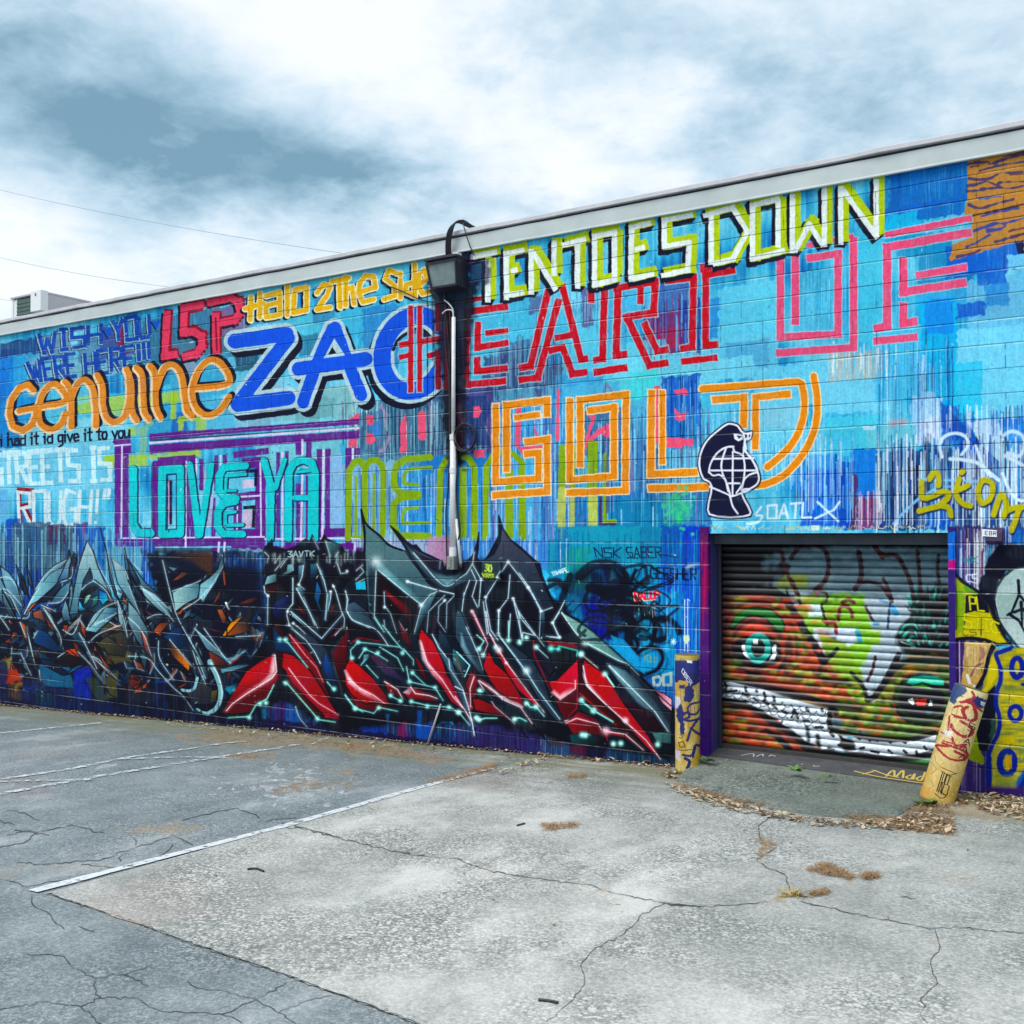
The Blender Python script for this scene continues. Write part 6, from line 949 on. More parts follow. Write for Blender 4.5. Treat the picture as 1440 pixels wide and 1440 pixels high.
def plane_canvas(x0, x1, z0, z1, res, D, base):            # rows run upward: row 0 = z0
    w, h = int((x1 - x0) / res), int((z1 - z0) / res)
    s = (x0 + (np.arange(w, dtype=np.float32) + .5) * res)[None, :].repeat(h, 0); z = (z0 + (np.arange(h, dtype=np.float32) + .5) * res)[:, None].repeat(w, 1)
    PX, PY = wall_px(s, z, D)
    def index(a, b, c, d):
        q = [px_wall(max(px, VX + 900), py, D) for px in (a, c) for py in (b, d)]
        ss = [v[0] for v in q]; zz = [v[1] for v in q]
        return max(int((min(zz) - z0) / res), 0), min(int((max(zz) - z0) / res) + 2, h), max(int((min(ss) - x0) / res), 0), min(int((max(ss) - x0) / res) + 2, w)
    return Canvas(PX, PY, index, base), s, z
# ================================================================= paint the wall, the shutter, the ground marks
WX0, WX1, WZ0, WZ1 = -20., 3., -3.0, 3.4
m, S_, Z_ = plane_canvas(WX0, WX1, WZ0, WZ1, .0048, DW, '#4fb4d6')
background(m)
for q in ((1440, 742, 1800, 1160, '#8c9438'), (1440, 590, 1800, 742, '#2f60b0'), (1440, 200, 1800, 330, '#b08038'), (1440, 740, 1520, 900, '#9cb4b4')): m.patch(*q)
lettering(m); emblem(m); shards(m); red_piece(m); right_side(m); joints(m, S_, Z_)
def vivid(a): a = np.maximum(a, 0) ** 1.12; g = a.mean(-1, keepdims=True); return np.clip(g + (a - g) * 1.08, 0, .92)
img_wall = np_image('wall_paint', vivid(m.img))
m, s2, z2 = plane_canvas(-4.0, -1.5, -2.2, .15, .004, DW + .25, '#7c98a4'); shutter_art(m); img_shut = np_image('shutter_paint', vivid(m.img) * 1.2); del s2, z2
def ground_canvas(x0, x1, y0, y1, res):
    w, h = int((x1 - x0) / res), int((y1 - y0) / res)
    x = (x0 + (np.arange(w, dtype=np.float32) + .5) * res)[None, :].repeat(h, 0); y = (y0 + (np.arange(h, dtype=np.float32) + .5) * res)[:, None].repeat(w, 1)
    z = GX * x + GY * y - EYE; X = CT * x + ST * y; F = -ST * x + CT * y
    f2 = F * math.cos(PITCH) + z * math.sin(PITCH); u2 = -F * math.sin(PITCH) + z * math.cos(PITCH); f2 = np.maximum(f2, .3)
    def index(a, b, c, d):
        q = [px_ground(px, max(py, 930)) for px in (a, (a + c) / 2, c) for py in (b, d)]
        xx = [v[0] for v in q]; yy = [v[1] for v in q]
        return max(int((min(yy) - y0) / res), 0), min(int((max(yy) - y0) / res) + 2, h), max(int((min(xx) - x0) / res), 0), min(int((max(xx) - x0) / res) + 2, w)
    return Canvas(720 + FOC * X / f2, 720 - FOC * u2 / f2, index, '#000000')
GX0, GX1, GY0, GY1 = -17., 1.5, 2.2, 9.6
m = ground_canvas(GX0, GX1, GY0, GY1, .0045); ground_mask(m); img_gnd = np_image('ground_marks', m.img, True)
# ================================================================= wall
def mat_wall(name, img, grain=900, bst=.25):
    M = mat(name, rough=.7, spec=.13, img=img); nt = M.node_tree; N, L = nt.nodes, nt.links; B = N['Principled BSDF']; geo = N.new('ShaderNodeNewGeometry')
    n = N.new('ShaderNodeTexNoise'); n.inputs['Scale'].default_value = 90; n.inputs['Detail'].default_value = 8; n.inputs['Roughness'].default_value = .7; L.new(geo.outputs['Position'], n.inputs[0])
    b = N.new('ShaderNodeBump'); b.inputs['Strength'].default_value = bst; b.inputs['Distance'].default_value = .006; L.new(n.outputs[0], b.inputs['Height']); L.new(b.outputs[0], B.inputs['Normal'])
    r = N.new('ShaderNodeMapRange'); L.new(n.outputs[0], r.inputs[0]); r.inputs[3].default_value = .6; r.inputs[4].default_value = .9; L.new(r.outputs[0], B.inputs['Roughness'])
    return M
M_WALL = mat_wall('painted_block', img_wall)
M_BLOCK = mat('bare_block', (.36, .37, .38), .85, noise=(3, .6, (.22, .24, .26)), bump=(60, .4, .01))
M_FASC = mat('weathered_white_metal', (.50, .56, .565), .5, spec=.3, noise=(2.2, .65, (.38, .44, .44)), bump=(4, .12, .02))
M_CAP = mat('grey_cap_metal', (.54, .54, .57), .6, noise=(6, .7, (.38, .39, .42)), bump=(7, .2, .02))
M_DARK = mat('dark_gap', (.035, .045, .06), .7)
M_ROOF = mat('roof_gravel', (.3, .3, .3), .9, noise=(20, .8, (.18, .18, .18)))
wall_uv = lambda c, p: ((c.x + 0 - WX0) / (WX1 - WX0), (c.z - EYE - WZ0) / (WZ1 - WZ0))
bld = thing('mural_building', 'long block building covered in layered graffiti lettering and murals under a pale metal roof edge', 'building', (0, 0, 0))
JL, JR, JT = -3.76, -1.68, 1.695               # door opening
ZT = 3.10 + EYE + .02
def wall_profile(zb, zt):
    P = [(0., zb)]; k0 = math.floor((zb - EYE - .161) / .2)
    for k in range(k0, k0 + 60):
        z = EYE + .161 + .2 * k
        if zb + .012 < z < zt - .012: P += [(0., z - .0055), (.005, z - .0035), (.005, z + .002), (0., z + .006)]
    return P + [(0., zt)]
mb = MB()
def wall_strip(x0, x1, zb, zt):
    P = wall_profile(zb, zt); V = []; F = []
    for d, z in P: V += [(x0, DW + d, z), (x1, DW + d, z)]
    F = [(2 * i, 2 * i + 1, 2 * i + 3, 2 * i + 2) for i in range(len(P) - 1)]; mb.add(V, F)
wall_strip(WX0, JL, -1.35, ZT); wall_strip(JR, WX1, -1.35, ZT); wall_strip(JL, JR, JT, ZT)
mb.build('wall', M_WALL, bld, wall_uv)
BD = 14.
MB().add([(WX0, DW + .02, -1.4), (WX0, DW + BD, -1.4), (WX0, DW + BD, ZT), (WX0, DW + .02, ZT)], [(0, 3, 2, 1)]).add([(WX1, DW + .02, -1.4), (WX1, DW + BD, -1.4), (WX1, DW + BD, ZT), (WX1, DW + .02, ZT)], [(0, 1, 2, 3)]).add([(WX0, DW + BD, -1.4), (WX1, DW + BD, -1.4), (WX1, DW + BD, ZT), (WX0, DW + BD, ZT)], [(0, 3, 2, 1)]).build('side_wall', M_BLOCK, bld)
MB().box(WX0 - .05, DW + .1, ZT + .03, WX1 + .05, DW + BD + .05, ZT + .14).build('roof', M_ROOF, bld)
# roof edge: fascia with a turned lip, shadow gap and coping, gently uneven along its length
def run(name, prof, M, seed, amp=.006):
    R = np.random.RandomState(seed); xs = np.linspace(WX0 - .08, WX1 + .08, 93); V = []; F = []; n = len(prof)
    for i, x in enumerate(xs):
        dy, dz = R.normal(0, amp), R.normal(0, amp * .5)
        V += [(x, DW - a + (dy if j not in (0, n - 1) else 0), z + dz) for j, (a, z) in enumerate(prof)]
    for i in range(len(xs) - 1):
        for j in range(n - 1): F.append((i * n + j, (i + 1) * n + j, (i + 1) * n + j + 1, i * n + j + 1))
    return mesh(name, V, F, M, bld)
ZF = 3.105 + EYE - .02
run('fascia', [(-.01, ZF), (.035, ZF - .012), (.047, ZF - .006), (.045, ZF + .006), (.04, ZF + .012), (.038, ZF + .155), (-.01, ZF + .157)], M_FASC, 4, .003)
run('shadow_gap', [(-.01, ZF + .150), (.012, ZF + .150), (.012, ZF + .20), (-.01, ZF + .20)], M_DARK, 5, .0)
run('roof_coping', [(-.01, ZF + .182), (.055, ZF + .18), (.062, ZF + .185), (.060, ZF + .222), (.03, ZF + .236), (-.35, ZF + .24)], M_CAP, 6, .004)
# door surround, shutter, threshold
M_FRAME = mat_wall('painted_frame', img_wall, bst=.15)
M_JAMB = mat('tagged_jamb', (.045, .035, .16), .5, noise=(14, 1., (.02, .05, .22)), bump=(30, .2, .005))
fr = MB().box(JL - .075, DW - .022, -1.0, JL, DW + .03, JT + .07).box(JR, DW - .022, -1.0, JR + .055, DW + .03, JT + .07).box(JL, DW - .02, JT, JR, DW + .03, JT + .068)
frame_o = fr.build('door_frame', M_FRAME, bld, wall_uv)
MB().add([(JL, DW + .03, -1.0), (JL, DW + .40, -1.0), (JL, DW + .40, JT), (JL, DW + .03, JT)], [(0, 1, 2, 3)]).build('jamb', M_JAMB, bld)
MB().add([(JR, DW + .03, -1.0), (JR, DW + .40, -1.0), (JR, DW + .40, JT), (JR, DW + .03, JT)], [(0, 3, 2, 1)]).build('jamb', M_JAMB, bld)
MB().add([(JL, DW + .03, JT - .001), (JR, DW + .03, JT - .001), (JR, DW + .4, JT - .001), (JL, DW + .4, JT - .001)], [(0, 1, 2, 3)]).build('soffit', M_DARK, bld)
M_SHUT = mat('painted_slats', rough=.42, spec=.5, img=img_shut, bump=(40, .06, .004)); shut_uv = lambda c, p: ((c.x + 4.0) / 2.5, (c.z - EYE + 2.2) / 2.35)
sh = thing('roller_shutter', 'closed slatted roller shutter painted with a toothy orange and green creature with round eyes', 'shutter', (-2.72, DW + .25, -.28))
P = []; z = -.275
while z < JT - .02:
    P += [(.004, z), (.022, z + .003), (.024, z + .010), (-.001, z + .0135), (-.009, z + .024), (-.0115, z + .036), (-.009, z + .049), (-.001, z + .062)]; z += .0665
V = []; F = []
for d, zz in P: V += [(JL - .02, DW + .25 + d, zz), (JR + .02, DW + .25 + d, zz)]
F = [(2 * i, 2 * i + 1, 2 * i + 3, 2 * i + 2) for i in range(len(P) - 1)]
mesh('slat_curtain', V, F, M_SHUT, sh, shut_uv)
MB().box(JL + .002, DW + .222, -.315, JR - .002, DW + .262, -.272, .004).build('bottom_bar', mat('dark_bar', (.05, .055, .06), .5, metal=.4, noise=(15, .6, (.1, .08, .06))), sh)
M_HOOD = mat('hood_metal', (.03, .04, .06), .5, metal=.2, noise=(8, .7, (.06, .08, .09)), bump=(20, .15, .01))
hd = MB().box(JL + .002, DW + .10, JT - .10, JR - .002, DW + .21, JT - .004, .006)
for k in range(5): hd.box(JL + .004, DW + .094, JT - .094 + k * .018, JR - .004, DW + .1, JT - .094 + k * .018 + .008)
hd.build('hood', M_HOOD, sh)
M_RAIL = mat('rail_metal', (.03, .035, .06), .5, metal=.3)
for x0 in (JL + .002, JR - .032): MB().box(x0, DW + .195, -.33, x0 + .03, DW + .23, JT - .10, .004).build('guide_rail', M_RAIL, sh)
# ================================================================= ground
def mat_ground(name, base, dark, lite, agg, patchy, seed, tint, marks=1., g3a=.6):
    M = bpy.data.materials.new(name); M.use_nodes = True; nt = M.node_tree; N, L = nt.nodes, nt.links; B = N['Principled BSDF']; B.inputs['Specular IOR Level'].default_value = .3
    geo = N.new('ShaderNodeNewGeometry'); sep = N.new('ShaderNodeSeparateXYZ'); L.new(geo.outputs['Position'], sep.inputs[0])
    def mth(op, a, b):
        n = N.new('ShaderNodeMath'); n.operation = op; n.use_clamp = False
        for i, v in enumerate((a, b)):
            if isinstance(v, (int, float)): n.inputs[i].default_value = v
            else: L.new(v, n.inputs[i])
        return n.outputs[0]
    def noise(sc, det=6, ro=.6, off=0):
        mp = N.new('ShaderNodeMapping'); mp.inputs['Location'].default_value = (seed + off, seed * 1.7, 0); L.new(geo.outputs['Position'], mp.inputs[0])
        n = N.new('ShaderNodeTexNoise'); n.inputs['Scale'].default_value = sc; n.inputs['Detail'].default_value = det; n.inputs['Roughness'].default_value = ro; L.new(mp.outputs[0], n.inputs[0]); return n.outputs[0]
    def rng(v, a, b, c=0., d=1.):
        r = N.new('ShaderNodeMapRange'); L.new(v, r.inputs[0])
        for i, q in enumerate((a, b, c, d)): r.inputs[i + 1].default_value = q
        return r.outputs[0]
    def mixc(f, a, b, blend='MIX'):
        x = N.new('ShaderNodeMix'); x.data_type = 'RGBA'; x.blend_type = blend
        for i, v in ((0, f), (6, a), (7, b)):
            if isinstance(v, (int, float)): x.inputs[i].default_value = v
            elif isinstance(v, tuple): x.inputs[i].default_value = (*v, 1)
            else: L.new(v, x.inputs[i])
        return x.outputs[2]
    uv = N.new('ShaderNodeCombineXYZ'); L.new(mth('DIVIDE', mth('SUBTRACT', sep.outputs[0], GX0), GX1 - GX0), uv.inputs[0]); L.new(mth('DIVIDE', mth('SUBTRACT', sep.outputs[1], GY0), GY1 - GY0), uv.inputs[1])
    im = N.new('ShaderNodeTexImage'); im.image = img_gnd; im.extension = 'CLIP'; L.new(uv.outputs[0], im.inputs[0])
    ms = N.new('ShaderNodeSeparateColor'); L.new(im.outputs[0], ms.inputs[0])
    big = noise(.55, 4, .55); mid = noise(2.6, 6, .6, 3); fine = noise(70, 4, .7, 5); tiny = noise(240, 2, .6, 8)
    vo = N.new('ShaderNodeTexVoronoi'); vo.inputs['Scale'].default_value = agg; L.new(geo.outputs['Position'], vo.inputs[0])
    col = mixc(rng(big, .35, .65), base, tint); col = mixc(rng(mid, .4, .7, 0, .55), col, dark)
    worn = rng(noise(1.1, 5, .6, 11), .42, .62, patchy * .25, patchy)
    vs = N.new('ShaderNodeSeparateColor'); L.new(vo.outputs['Color'], vs.inputs[0])
    st = rng(vo.outputs['Distance'], .28, .62); col = mixc(mth('MULTIPLY', st, worn), col, dark); g3 = noise(38, 3, .75, 17); col = mixc(rng(g3, .50, .66, 0, g3a), col, dark); col = mixc(rng(g3, .34, .46, g3a * .8, 0), col, lite); col = mixc(mth('MULTIPLY', rng(vs.outputs[0], .62, .9), mth('MULTIPLY', worn, .8)), col, lite)
    col = mixc(rng(fine, .52, .72, 0, .55), col, dark); col = mixc(rng(fine, .30, .42, .5, 0), col, lite)
    pl = N.new('ShaderNodeMapping'); pl.inputs['Scale'].default_value = (1.5, .8, 1); pl.inputs['Rotation'].default_value = (0, 0, .5); L.new(geo.outputs['Position'], pl.inputs[0]); n3 = N.new('ShaderNodeTexNoise'); n3.inputs['Scale'].default_value = .9; n3.inputs['Detail'].default_value = 9; n3.inputs['Roughness'].default_value = .68; L.new(pl.outputs[0], n3.inputs[0])
    col = mixc(rng(n3.outputs[0], .52, .68, 0, .55), col, lite); col = mixc(rng(n3.outputs[0], .34, .46, .35, 0), col, dark); col = mixc(rng(noise(.7, 3, .5, 61), .62, .72, 0, .22 * marks), col, (.30, .21, .19))
    # grey-green film and damp toward the foot of the wall, streaks parallel to it
    near = rng(sep.outputs[1], 6.6, 9.1); st2 = N.new('ShaderNodeMapping'); st2.inputs['Scale'].default_value = (.6, 4, 1); L.new(geo.outputs['Position'], st2.inputs[0])
    n2 = N.new('ShaderNodeTexNoise'); n2.inputs['Scale'].default_value = 1.4; n2.inputs['Detail'].default_value = 8; n2.inputs['Roughness'].default_value = .65; L.new(st2.outputs[0], n2.inputs[0])
    col = mixc(mth('MULTIPLY', mth('MULTIPLY', near, .25 + .75 * marks), rng(n2.outputs[0], .38, .6, .15, .8)), col, (.105, .135, .115)); col = mixc(mth('MULTIPLY', rng(sep.outputs[1], 8.0, 9.2, 0, marks), rng(n2.outputs[0], .40, .58, .15, .9)), col, (.19, .185, .085))
    # straw and pollen, worn white paint, cracks
    gr = mth('MULTIPLY', mth('MULTIPLY', ms.outputs[1], marks), rng(noise(30, 7, .8, 21), .42, .58)); col = mixc(gr, col, mixc(rng(fine, .4, .65), (.27, .165, .075), (.42, .32, .19)))
    col = mixc(mth('MULTIPLY', ms.outputs[2], rng(noise(45, 6, .75, 31), .44, .56, 0, .95)), col, (.60, .64, .64))
    cr = mth('MULTIPLY', mth('MULTIPLY', rng(ms.outputs[0], .2, .6), marks), rng(noise(7, 5, .7, 41), .34, .56, .25, 1.)); col = mixc(mth('MULTIPLY', cr, .9), col, (.022, .026, .03)); L.new(col, B.inputs['Base Color'])
    hgt = mth('ADD', mth('MULTIPLY', fine, .55), mth('SUBTRACT', mth('MULTIPLY', tiny, .3), mth('ADD', mth('MULTIPLY', cr, 2.), mth('MULTIPLY', vo.outputs['Distance'], .5))))
    b = N.new('ShaderNodeBump'); b.inputs['Strength'].default_value = .55; b.inputs['Distance'].default_value = .008; L.new(hgt, b.inputs['Height']); L.new(b.outputs[0], B.inputs['Normal'])
    B.inputs['Roughness'].default_value = .88; return M
M_ASPH = mat_ground('old_asphalt', (.185, .232, .255), (.075, .10, .115), (.46, .50, .51), 85, .8, 3.3, (.27, .31, .325), g3a=.5)
M_PAD = mat_ground('worn_concrete', (.385, .40, .385), (.12, .135, .135), (.68, .69, .66), 66, .88, 9.1, (.49, .505, .48), g3a=.42)
xs = [-500, -200, -80, -40] + list(range(-24, 15, 2)) + [30, 80, 200, 500]; ys = [-500, -200, -80, -40, -20] + list(range(-14, 14, 2)) + [13, 20, 40, 100, 300, 600]
V = [(x, y, gz(x, y)) for y in ys for x in xs]; nx = len(xs)
F = [(j * nx + i, j * nx + i + 1, (j + 1) * nx + i + 1, (j + 1) * nx + i) for j in range(len(ys) - 1) for i in range(nx - 1)]
struct(mesh('ground', V, F, M_ASPH))
def gsheet(name, poly, dz, M, sub=1):
    return struct(mesh(name, [(x, y, gz(x, y) + dz) for x, y in poly], [tuple(range(len(poly)))], M))
A, Bp, Cn = px_ground(62, 1253), px_ground(783, 1057), px_ground(570, 1440)
ex = (Cn[0] - A[0], Cn[1] - A[1]); k = 5.2 / ex[0]; Ce = (A[0] + ex[0] * k * 1.2, A[1] + ex[1] * k * 1.2)
R = np.random.RandomState(12)
EPX = [(x / 2.88, 980 + y / 2.88) for x, y in pts('178,800 220,806 400,868 560,922 700,972 820,1018 1000,1075 1150,1125 1260,1168 1440,1230 1640,1306')]
edge = smooth([px_ground(*p) for p in EPX], 5); edge = [(x + R.normal(0, .006), y + R.normal(0, .006)) for x, y in edge]
_e = (edge[-1][0] - edge[-12][0], edge[-1][1] - edge[-12][1]); edge.append((edge[-1][0] + _e[0] * 6, edge[-1][1] + _e[1] * 6))
wx = Bp[0] + (DW + .2 - Bp[1]) / (Bp[1] - A[1]) * (Bp[0] - A[0])
gsheet('concrete_pad', edge + [(2.9, edge[-1][1]), (2.9, DW + .28), (wx, DW + .28)], .005, M_PAD)
def mat_marking(name, lo, hi):
    M = mat(name, (.62, .67, .70), .7, noise=(14, .7, (.45, .5, .53))); nt = M.node_tree; N, L = nt.nodes, nt.links; geo = N.new('ShaderNodeNewGeometry')
    n = N.new('ShaderNodeTexNoise'); n.inputs['Scale'].default_value = 16; n.inputs['Detail'].default_value = 9; n.inputs['Roughness'].default_value = .72; L.new(geo.outputs['Position'], n.inputs[0])
    r = N.new('ShaderNodeMapRange'); L.new(n.outputs[0], r.inputs[0]); r.inputs[1].default_value = lo; r.inputs[2].default_value = hi; L.new(r.outputs[0], N['Principled BSDF'].inputs['Alpha']); return M
M_LINE, M_EDGE = mat_marking('worn_line_paint', .46, .56), mat_marking('edge_line_paint', .38, .47)
def stripe(P, w, M, dz=.009):
    P = [px_ground(*p) for p in P]; V = []; n = 18; Q = []
    for i in range(len(P) - 1):
        for t in np.linspace(0, 1, n, endpoint=(i == len(P) - 2)): Q.append((P[i][0] + (P[i + 1][0] - P[i][0]) * t, P[i][1] + (P[i + 1][1] - P[i][1]) * t))
    RR = np.random.RandomState(int(w * 1000) + len(Q))
    for i, (x, y) in enumerate(Q):
        a, b = Q[max(i - 1, 0)], Q[min(i + 1, len(Q) - 1)]; dx, dy = b[0] - a[0], b[1] - a[1]; L_ = math.hypot(dx, dy); ww = w / 2 * RR.uniform(.85, 1.1)
        for s in (-1, 1): X_, Y_ = x - dy / L_ * ww * s, y + dx / L_ * ww * s; V.append((X_, Y_, gz(X_, Y_) + dz))
    struct(mesh('parking_line', V, [(2 * i, 2 * i + 2, 2 * i + 3, 2 * i + 1) for i in range(len(Q) - 1)], M))
stripe([(46, 1255), (410, 1160), (560, 1117), (690, 1081)], .085, M_EDGE)
stripe([(-60, 1128), (130, 1094), (290, 1068), (420, 1048)], .10, M_LINE); stripe([(-80, 1108), (90, 1084), (180, 1066), (310, 1047), (345, 1043)], .09, M_LINE); stripe([(-120, 1045), (0, 1032), (145, 1017)], .11, M_LINE); stripe([(165, 1069), (250, 1066), (318, 1067)], .06, M_LINE, .013); stripe([(-20, 1101), (60, 1099), (128, 1098)], .06, M_LINE, .013)
# ramp in front of the shutter and the dark threshold inside the opening
M_RAMP = mat_ground('damp_concrete', (.17, .205, .185), (.055, .07, .065), (.30, .34, .31), 55, 1., 5.5, (.185, .21, .17), 0.)
fe = [px_ground(*p) for p in ((950, 1099), (985, 1113), (1040, 1129), (1100, 1141), (1150, 1149), (1210, 1153), (1262, 1149), (1298, 1128))]
V = []; 
bx = np.linspace(JL - .07, JR - .03, len(fe))
for i, (x, y) in enumerate(fe): V += [(x, y, gz(x, y) - .02), (x, y, gz(x, y) + .008), (x * .9 + bx[i] * .1, y * .9 + DW * .1, gz(x, y) + .03), (bx[i], DW + .0, -.352 - .018 * i / 7 * 2), (bx[i], DW + .26, -.33)]
F = []
for i in range(len(fe) - 1):
    for j in range(4): F.append((i * 5 + j, (i + 1) * 5 + j, (i + 1) * 5 + j + 1, i * 5 + j + 1))
F += [(0, 1, 2, 3, 4), tuple(7 * 5 + j for j in (4, 3, 2, 1, 0))]
struct(mesh('loading_ramp', V, F, M_RAMP))
M_SILL = mat('dark_sill', (.055, .06, .07), .8, noise=(10, .7, (.10, .10, .10)), bump=(60, .3, .01))
sill = MB().add([(JL, DW - .012, -.344), (JR, DW - .012, -.382), (JR, DW + .30, -.300), (JL, DW + .30, -.300), (JL, DW - .012, -.6), (JR, DW - .012, -.6)], [(0, 1, 2, 3), (0, 4, 5, 1)]).build('threshold', M_SILL, bld)
def on_sill(u, v): x = JL + (JR - JL) * u; return (x, DW - .012 + .27 * v, (-.344 - .038 * u) * (1 - v * .865) + (-.300) * v * .865 + .005)
def ribbon(name, strokes, w, M, f, parent):
    mb = MB()
    for st in strokes:
        st = smooth([tuple(p) for p in st], 5); Q = [Vector(f(*p)) for p in st]
        V = []
        for i, p in enumerate(Q):
            t = (Q[min(i + 1, len(Q) - 1)] - Q[max(i - 1, 0)]); t.normalize(); n = t.cross(Vector((0, -.15, 1))).normalized() * w / 2; V += [p - n, p + n]
        mb.add(V, [(2 * i, 2 * i + 2, 2 * i + 3, 2 * i + 1) for i in range(len(Q) - 1)])
    return mb.build(name, M, parent)
M_YT, M_GT = mat('yellow_tag', (.55, .42, .10), .6), mat('grey_tag', (.42, .44, .42), .7)
ribbon('yellow_scrawl', [[(.66, .1), (.70, .5), (.67, .6), (.74, .3), (.80, .2)], [(.75, .15), (.765, .7), (.785, .2), (.80, .75), (.815, .2)], [(.84, .5), (.825, .3), (.845, .2), (.85, .6), (.855, .2)], [(.885, .8), (.885, .2), (.865, .3), (.88, .5)], [(.90, .3), (.92, .45), (.91, .6), (.90, .35), (.925, .2)], [(.955, .7), (.935, .6), (.955, .4), (.94, .2)], [(.62, .25), (.72, .08), (.9, .05)]], .018, M_YT, on_sill, sill)
ribbon('grey_scrawl', [[(.13, .3), (.17, .6), (.19, .3), (.21, .65), (.23, .3)], [(.25, .7), (.24, .3), (.27, .3), (.27, .6), (.25, .65)], [(.30, .3), (.33, .6), (.35, .25), (.37, .4)], [(.40, .2), (.43, .5), (.46, .2), (.49, .45)]], .012, M_GT, on_sill, sill)
# ================================================================= things on and by the wall
Wp = lambda px, py, off=0.: (lambda v: (v[0], DW - off, v[1]))(ray_xz(px, py, DW - off))
def ray_xz(px, py, y): s, z = px_wall(px, py, y); return (s, z + EYE)
M_BLK = mat('black_rubber', (.012, .013, .018), .5)
M_WPIPE = mat('white_painted_pipe', (.74, .76, .78), .45, noise=(7, .7, (.5, .52, .55)))
M_STEEL = mat('grey_box_metal', (.26, .29, .27), .5, metal=.3, noise=(14, .7, (.15, .17, .14)))
M_BRONZE = mat('dark_bronze', (.022, .022, .034), .42, metal=.2, noise=(9, .5, (.05, .05, .07)))
M_LENS = mat('dusty_lens', (.20, .27, .265), .3, spec=.6, noise=(7, .9, (.11, .16, .16)))
# flood lamp
FD = .21; x0, z0 = ray_xz(601, 371, DW - FD); x1, z1 = ray_xz(640, 396, DW - FD); zt = z0 + .0; zb = z1 - .02
fl = thing('wall_flood_lamp', 'dark bronze box flood lamp with a grey glass front fixed under the roof edge', 'lamp', ((x0 + x1) / 2, DW, (zt + zb) / 2))
MB().add([(x0 - .02, DW - FD, zt + .015), (x1 + .02, DW - FD, zt + .015), (x1 - .01, DW - FD + .06, zb), (x0 + .01, DW - FD + .06, zb), (x0 - .02, DW, zt + .05), (x1 + .02, DW, zt + .05), (x1 + .02, DW, zb - .03), (x0 - .02, DW, zb - .03)],
         [(4, 5, 1, 0), (1, 5, 6, 2), (0, 3, 7, 4), (3, 2, 6, 7), (0, 1, 2, 3)]).build('housing', M_BRONZE, fl)
lerp = lambda a, b, t: tuple(p + (q - p) * t for p, q in zip(a, b))
a, b, c, d = (x0 - .02, DW - FD - .004, zt + .012), (x1 + .02, DW - FD - .004, zt + .012), (x1 - .01, DW - FD + .056, zb), (x0 + .01, DW - FD + .056, zb)
q = lambda u, v: lerp(lerp(a, b, u), lerp(d, c, u), v)
MB().add([q(.05, .1), q(.95, .1), q(.95, .93), q(.05, .93)], [(0, 1, 2, 3)]).build('lens', M_LENS, fl)
rimb = MB()
for u0, v0, u1, v1 in ((0, 0, 1, .1), (0, .93, 1, 1), (0, .1, .05, .93), (.95, .1, 1, .93)):
    P4 = [q(u0, v0), q(u1, v0), q(u1, v1), q(u0, v1)]; G = [(x, y - .014, z - .006) for x, y, z in P4]; rimb.add(P4 + G, [(4, 5, 6, 7), (0, 1, 5, 4), (1, 2, 6, 5), (2, 3, 7, 6), (3, 0, 4, 7)])
rimb.build('rim', M_BRONZE, fl)
MB().box(x0 - .03, DW - FD - .03, zt + .02, x1 + .03, DW + .0, zt + .05, .008).build('visor', M_BRONZE, fl)
MB().box((x0 + x1) / 2 + .11, DW - .16, zt + .05, (x0 + x1) / 2 + .18, DW - .08, zt + .09, .008).build('photocell', mat('pale_plastic', (.6, .62, .66), .5), fl)
# bundle of cables over the roof edge
cb = MB(); lx = (x0 + x1) / 2 + .02
for i in range(5):
    o = i * .016
    cb.tube(smooth([(lx - .06 + o, DW - .06, zt + .02), (lx - .03 + o, DW - .11, ZF + .10), (lx + .02 + o * 1.2, DW - .12, ZF + .24 + .01 * i), (lx + .09 + o * 1.3, DW - .07, ZF + .305 + .010 * (i % 3)), (lx + .13 + o, DW + .05, ZF + .29), (lx + .15 + o, DW + .22, ZF + .272)], 6), .0075, 6)
cb.tube(smooth([(lx + .15, DW - .05, ZF + .335), (lx + .21, DW - .10, ZF + .20), (lx + .26, DW - .06, ZF + .01), (lx + .27, DW - .01, ZF - .06)], 6), .006, 6)
tag(cb.build('cable_bundle', M_BLK, None, smooth=True), 'bundle of black cables arching over the roof edge above the flood lamp', 'cable')
# black cables running down beside the pipe, sagging cable from the left
cb = MB()
for k, (P, r) in enumerate((([(624, 405), (630, 470), (632, 540), (632, 600), (632, 640), (630, 690), (627, 720), (628, 770), (629, 800)], .008), ([(631, 420), (634, 470), (632, 520), (634, 580), (632, 620)], .010), ([(627, 430), (626, 480), (631, 530), (633, 590)], .008), ([(641, 620), (643, 660), (641, 690), (644, 720), (647, 745), (644, 760)], .009))):
    cb.tube(smooth([Wp(x, y, .02 + .006 * k) for x, y in P], 5), r, 6)
tag(cb.build('down_cable', M_BLK, None, smooth=True), 'loose black cables running down the wall beside the white pipe', 'cable')
tag(MB().tube(smooth([Wp(x, y, .02) for x, y in ((536, 399), (562, 408), (590, 421), (610, 425), (624, 425))], 5), .007, 6).build('sagging_cable', M_BLK, None, smooth=True), 'thin black cable sagging across the yellow lettering to the flood lamp', 'cable')
cb = MB(); cx, cz = ray_xz(656, 615, DW - .03)
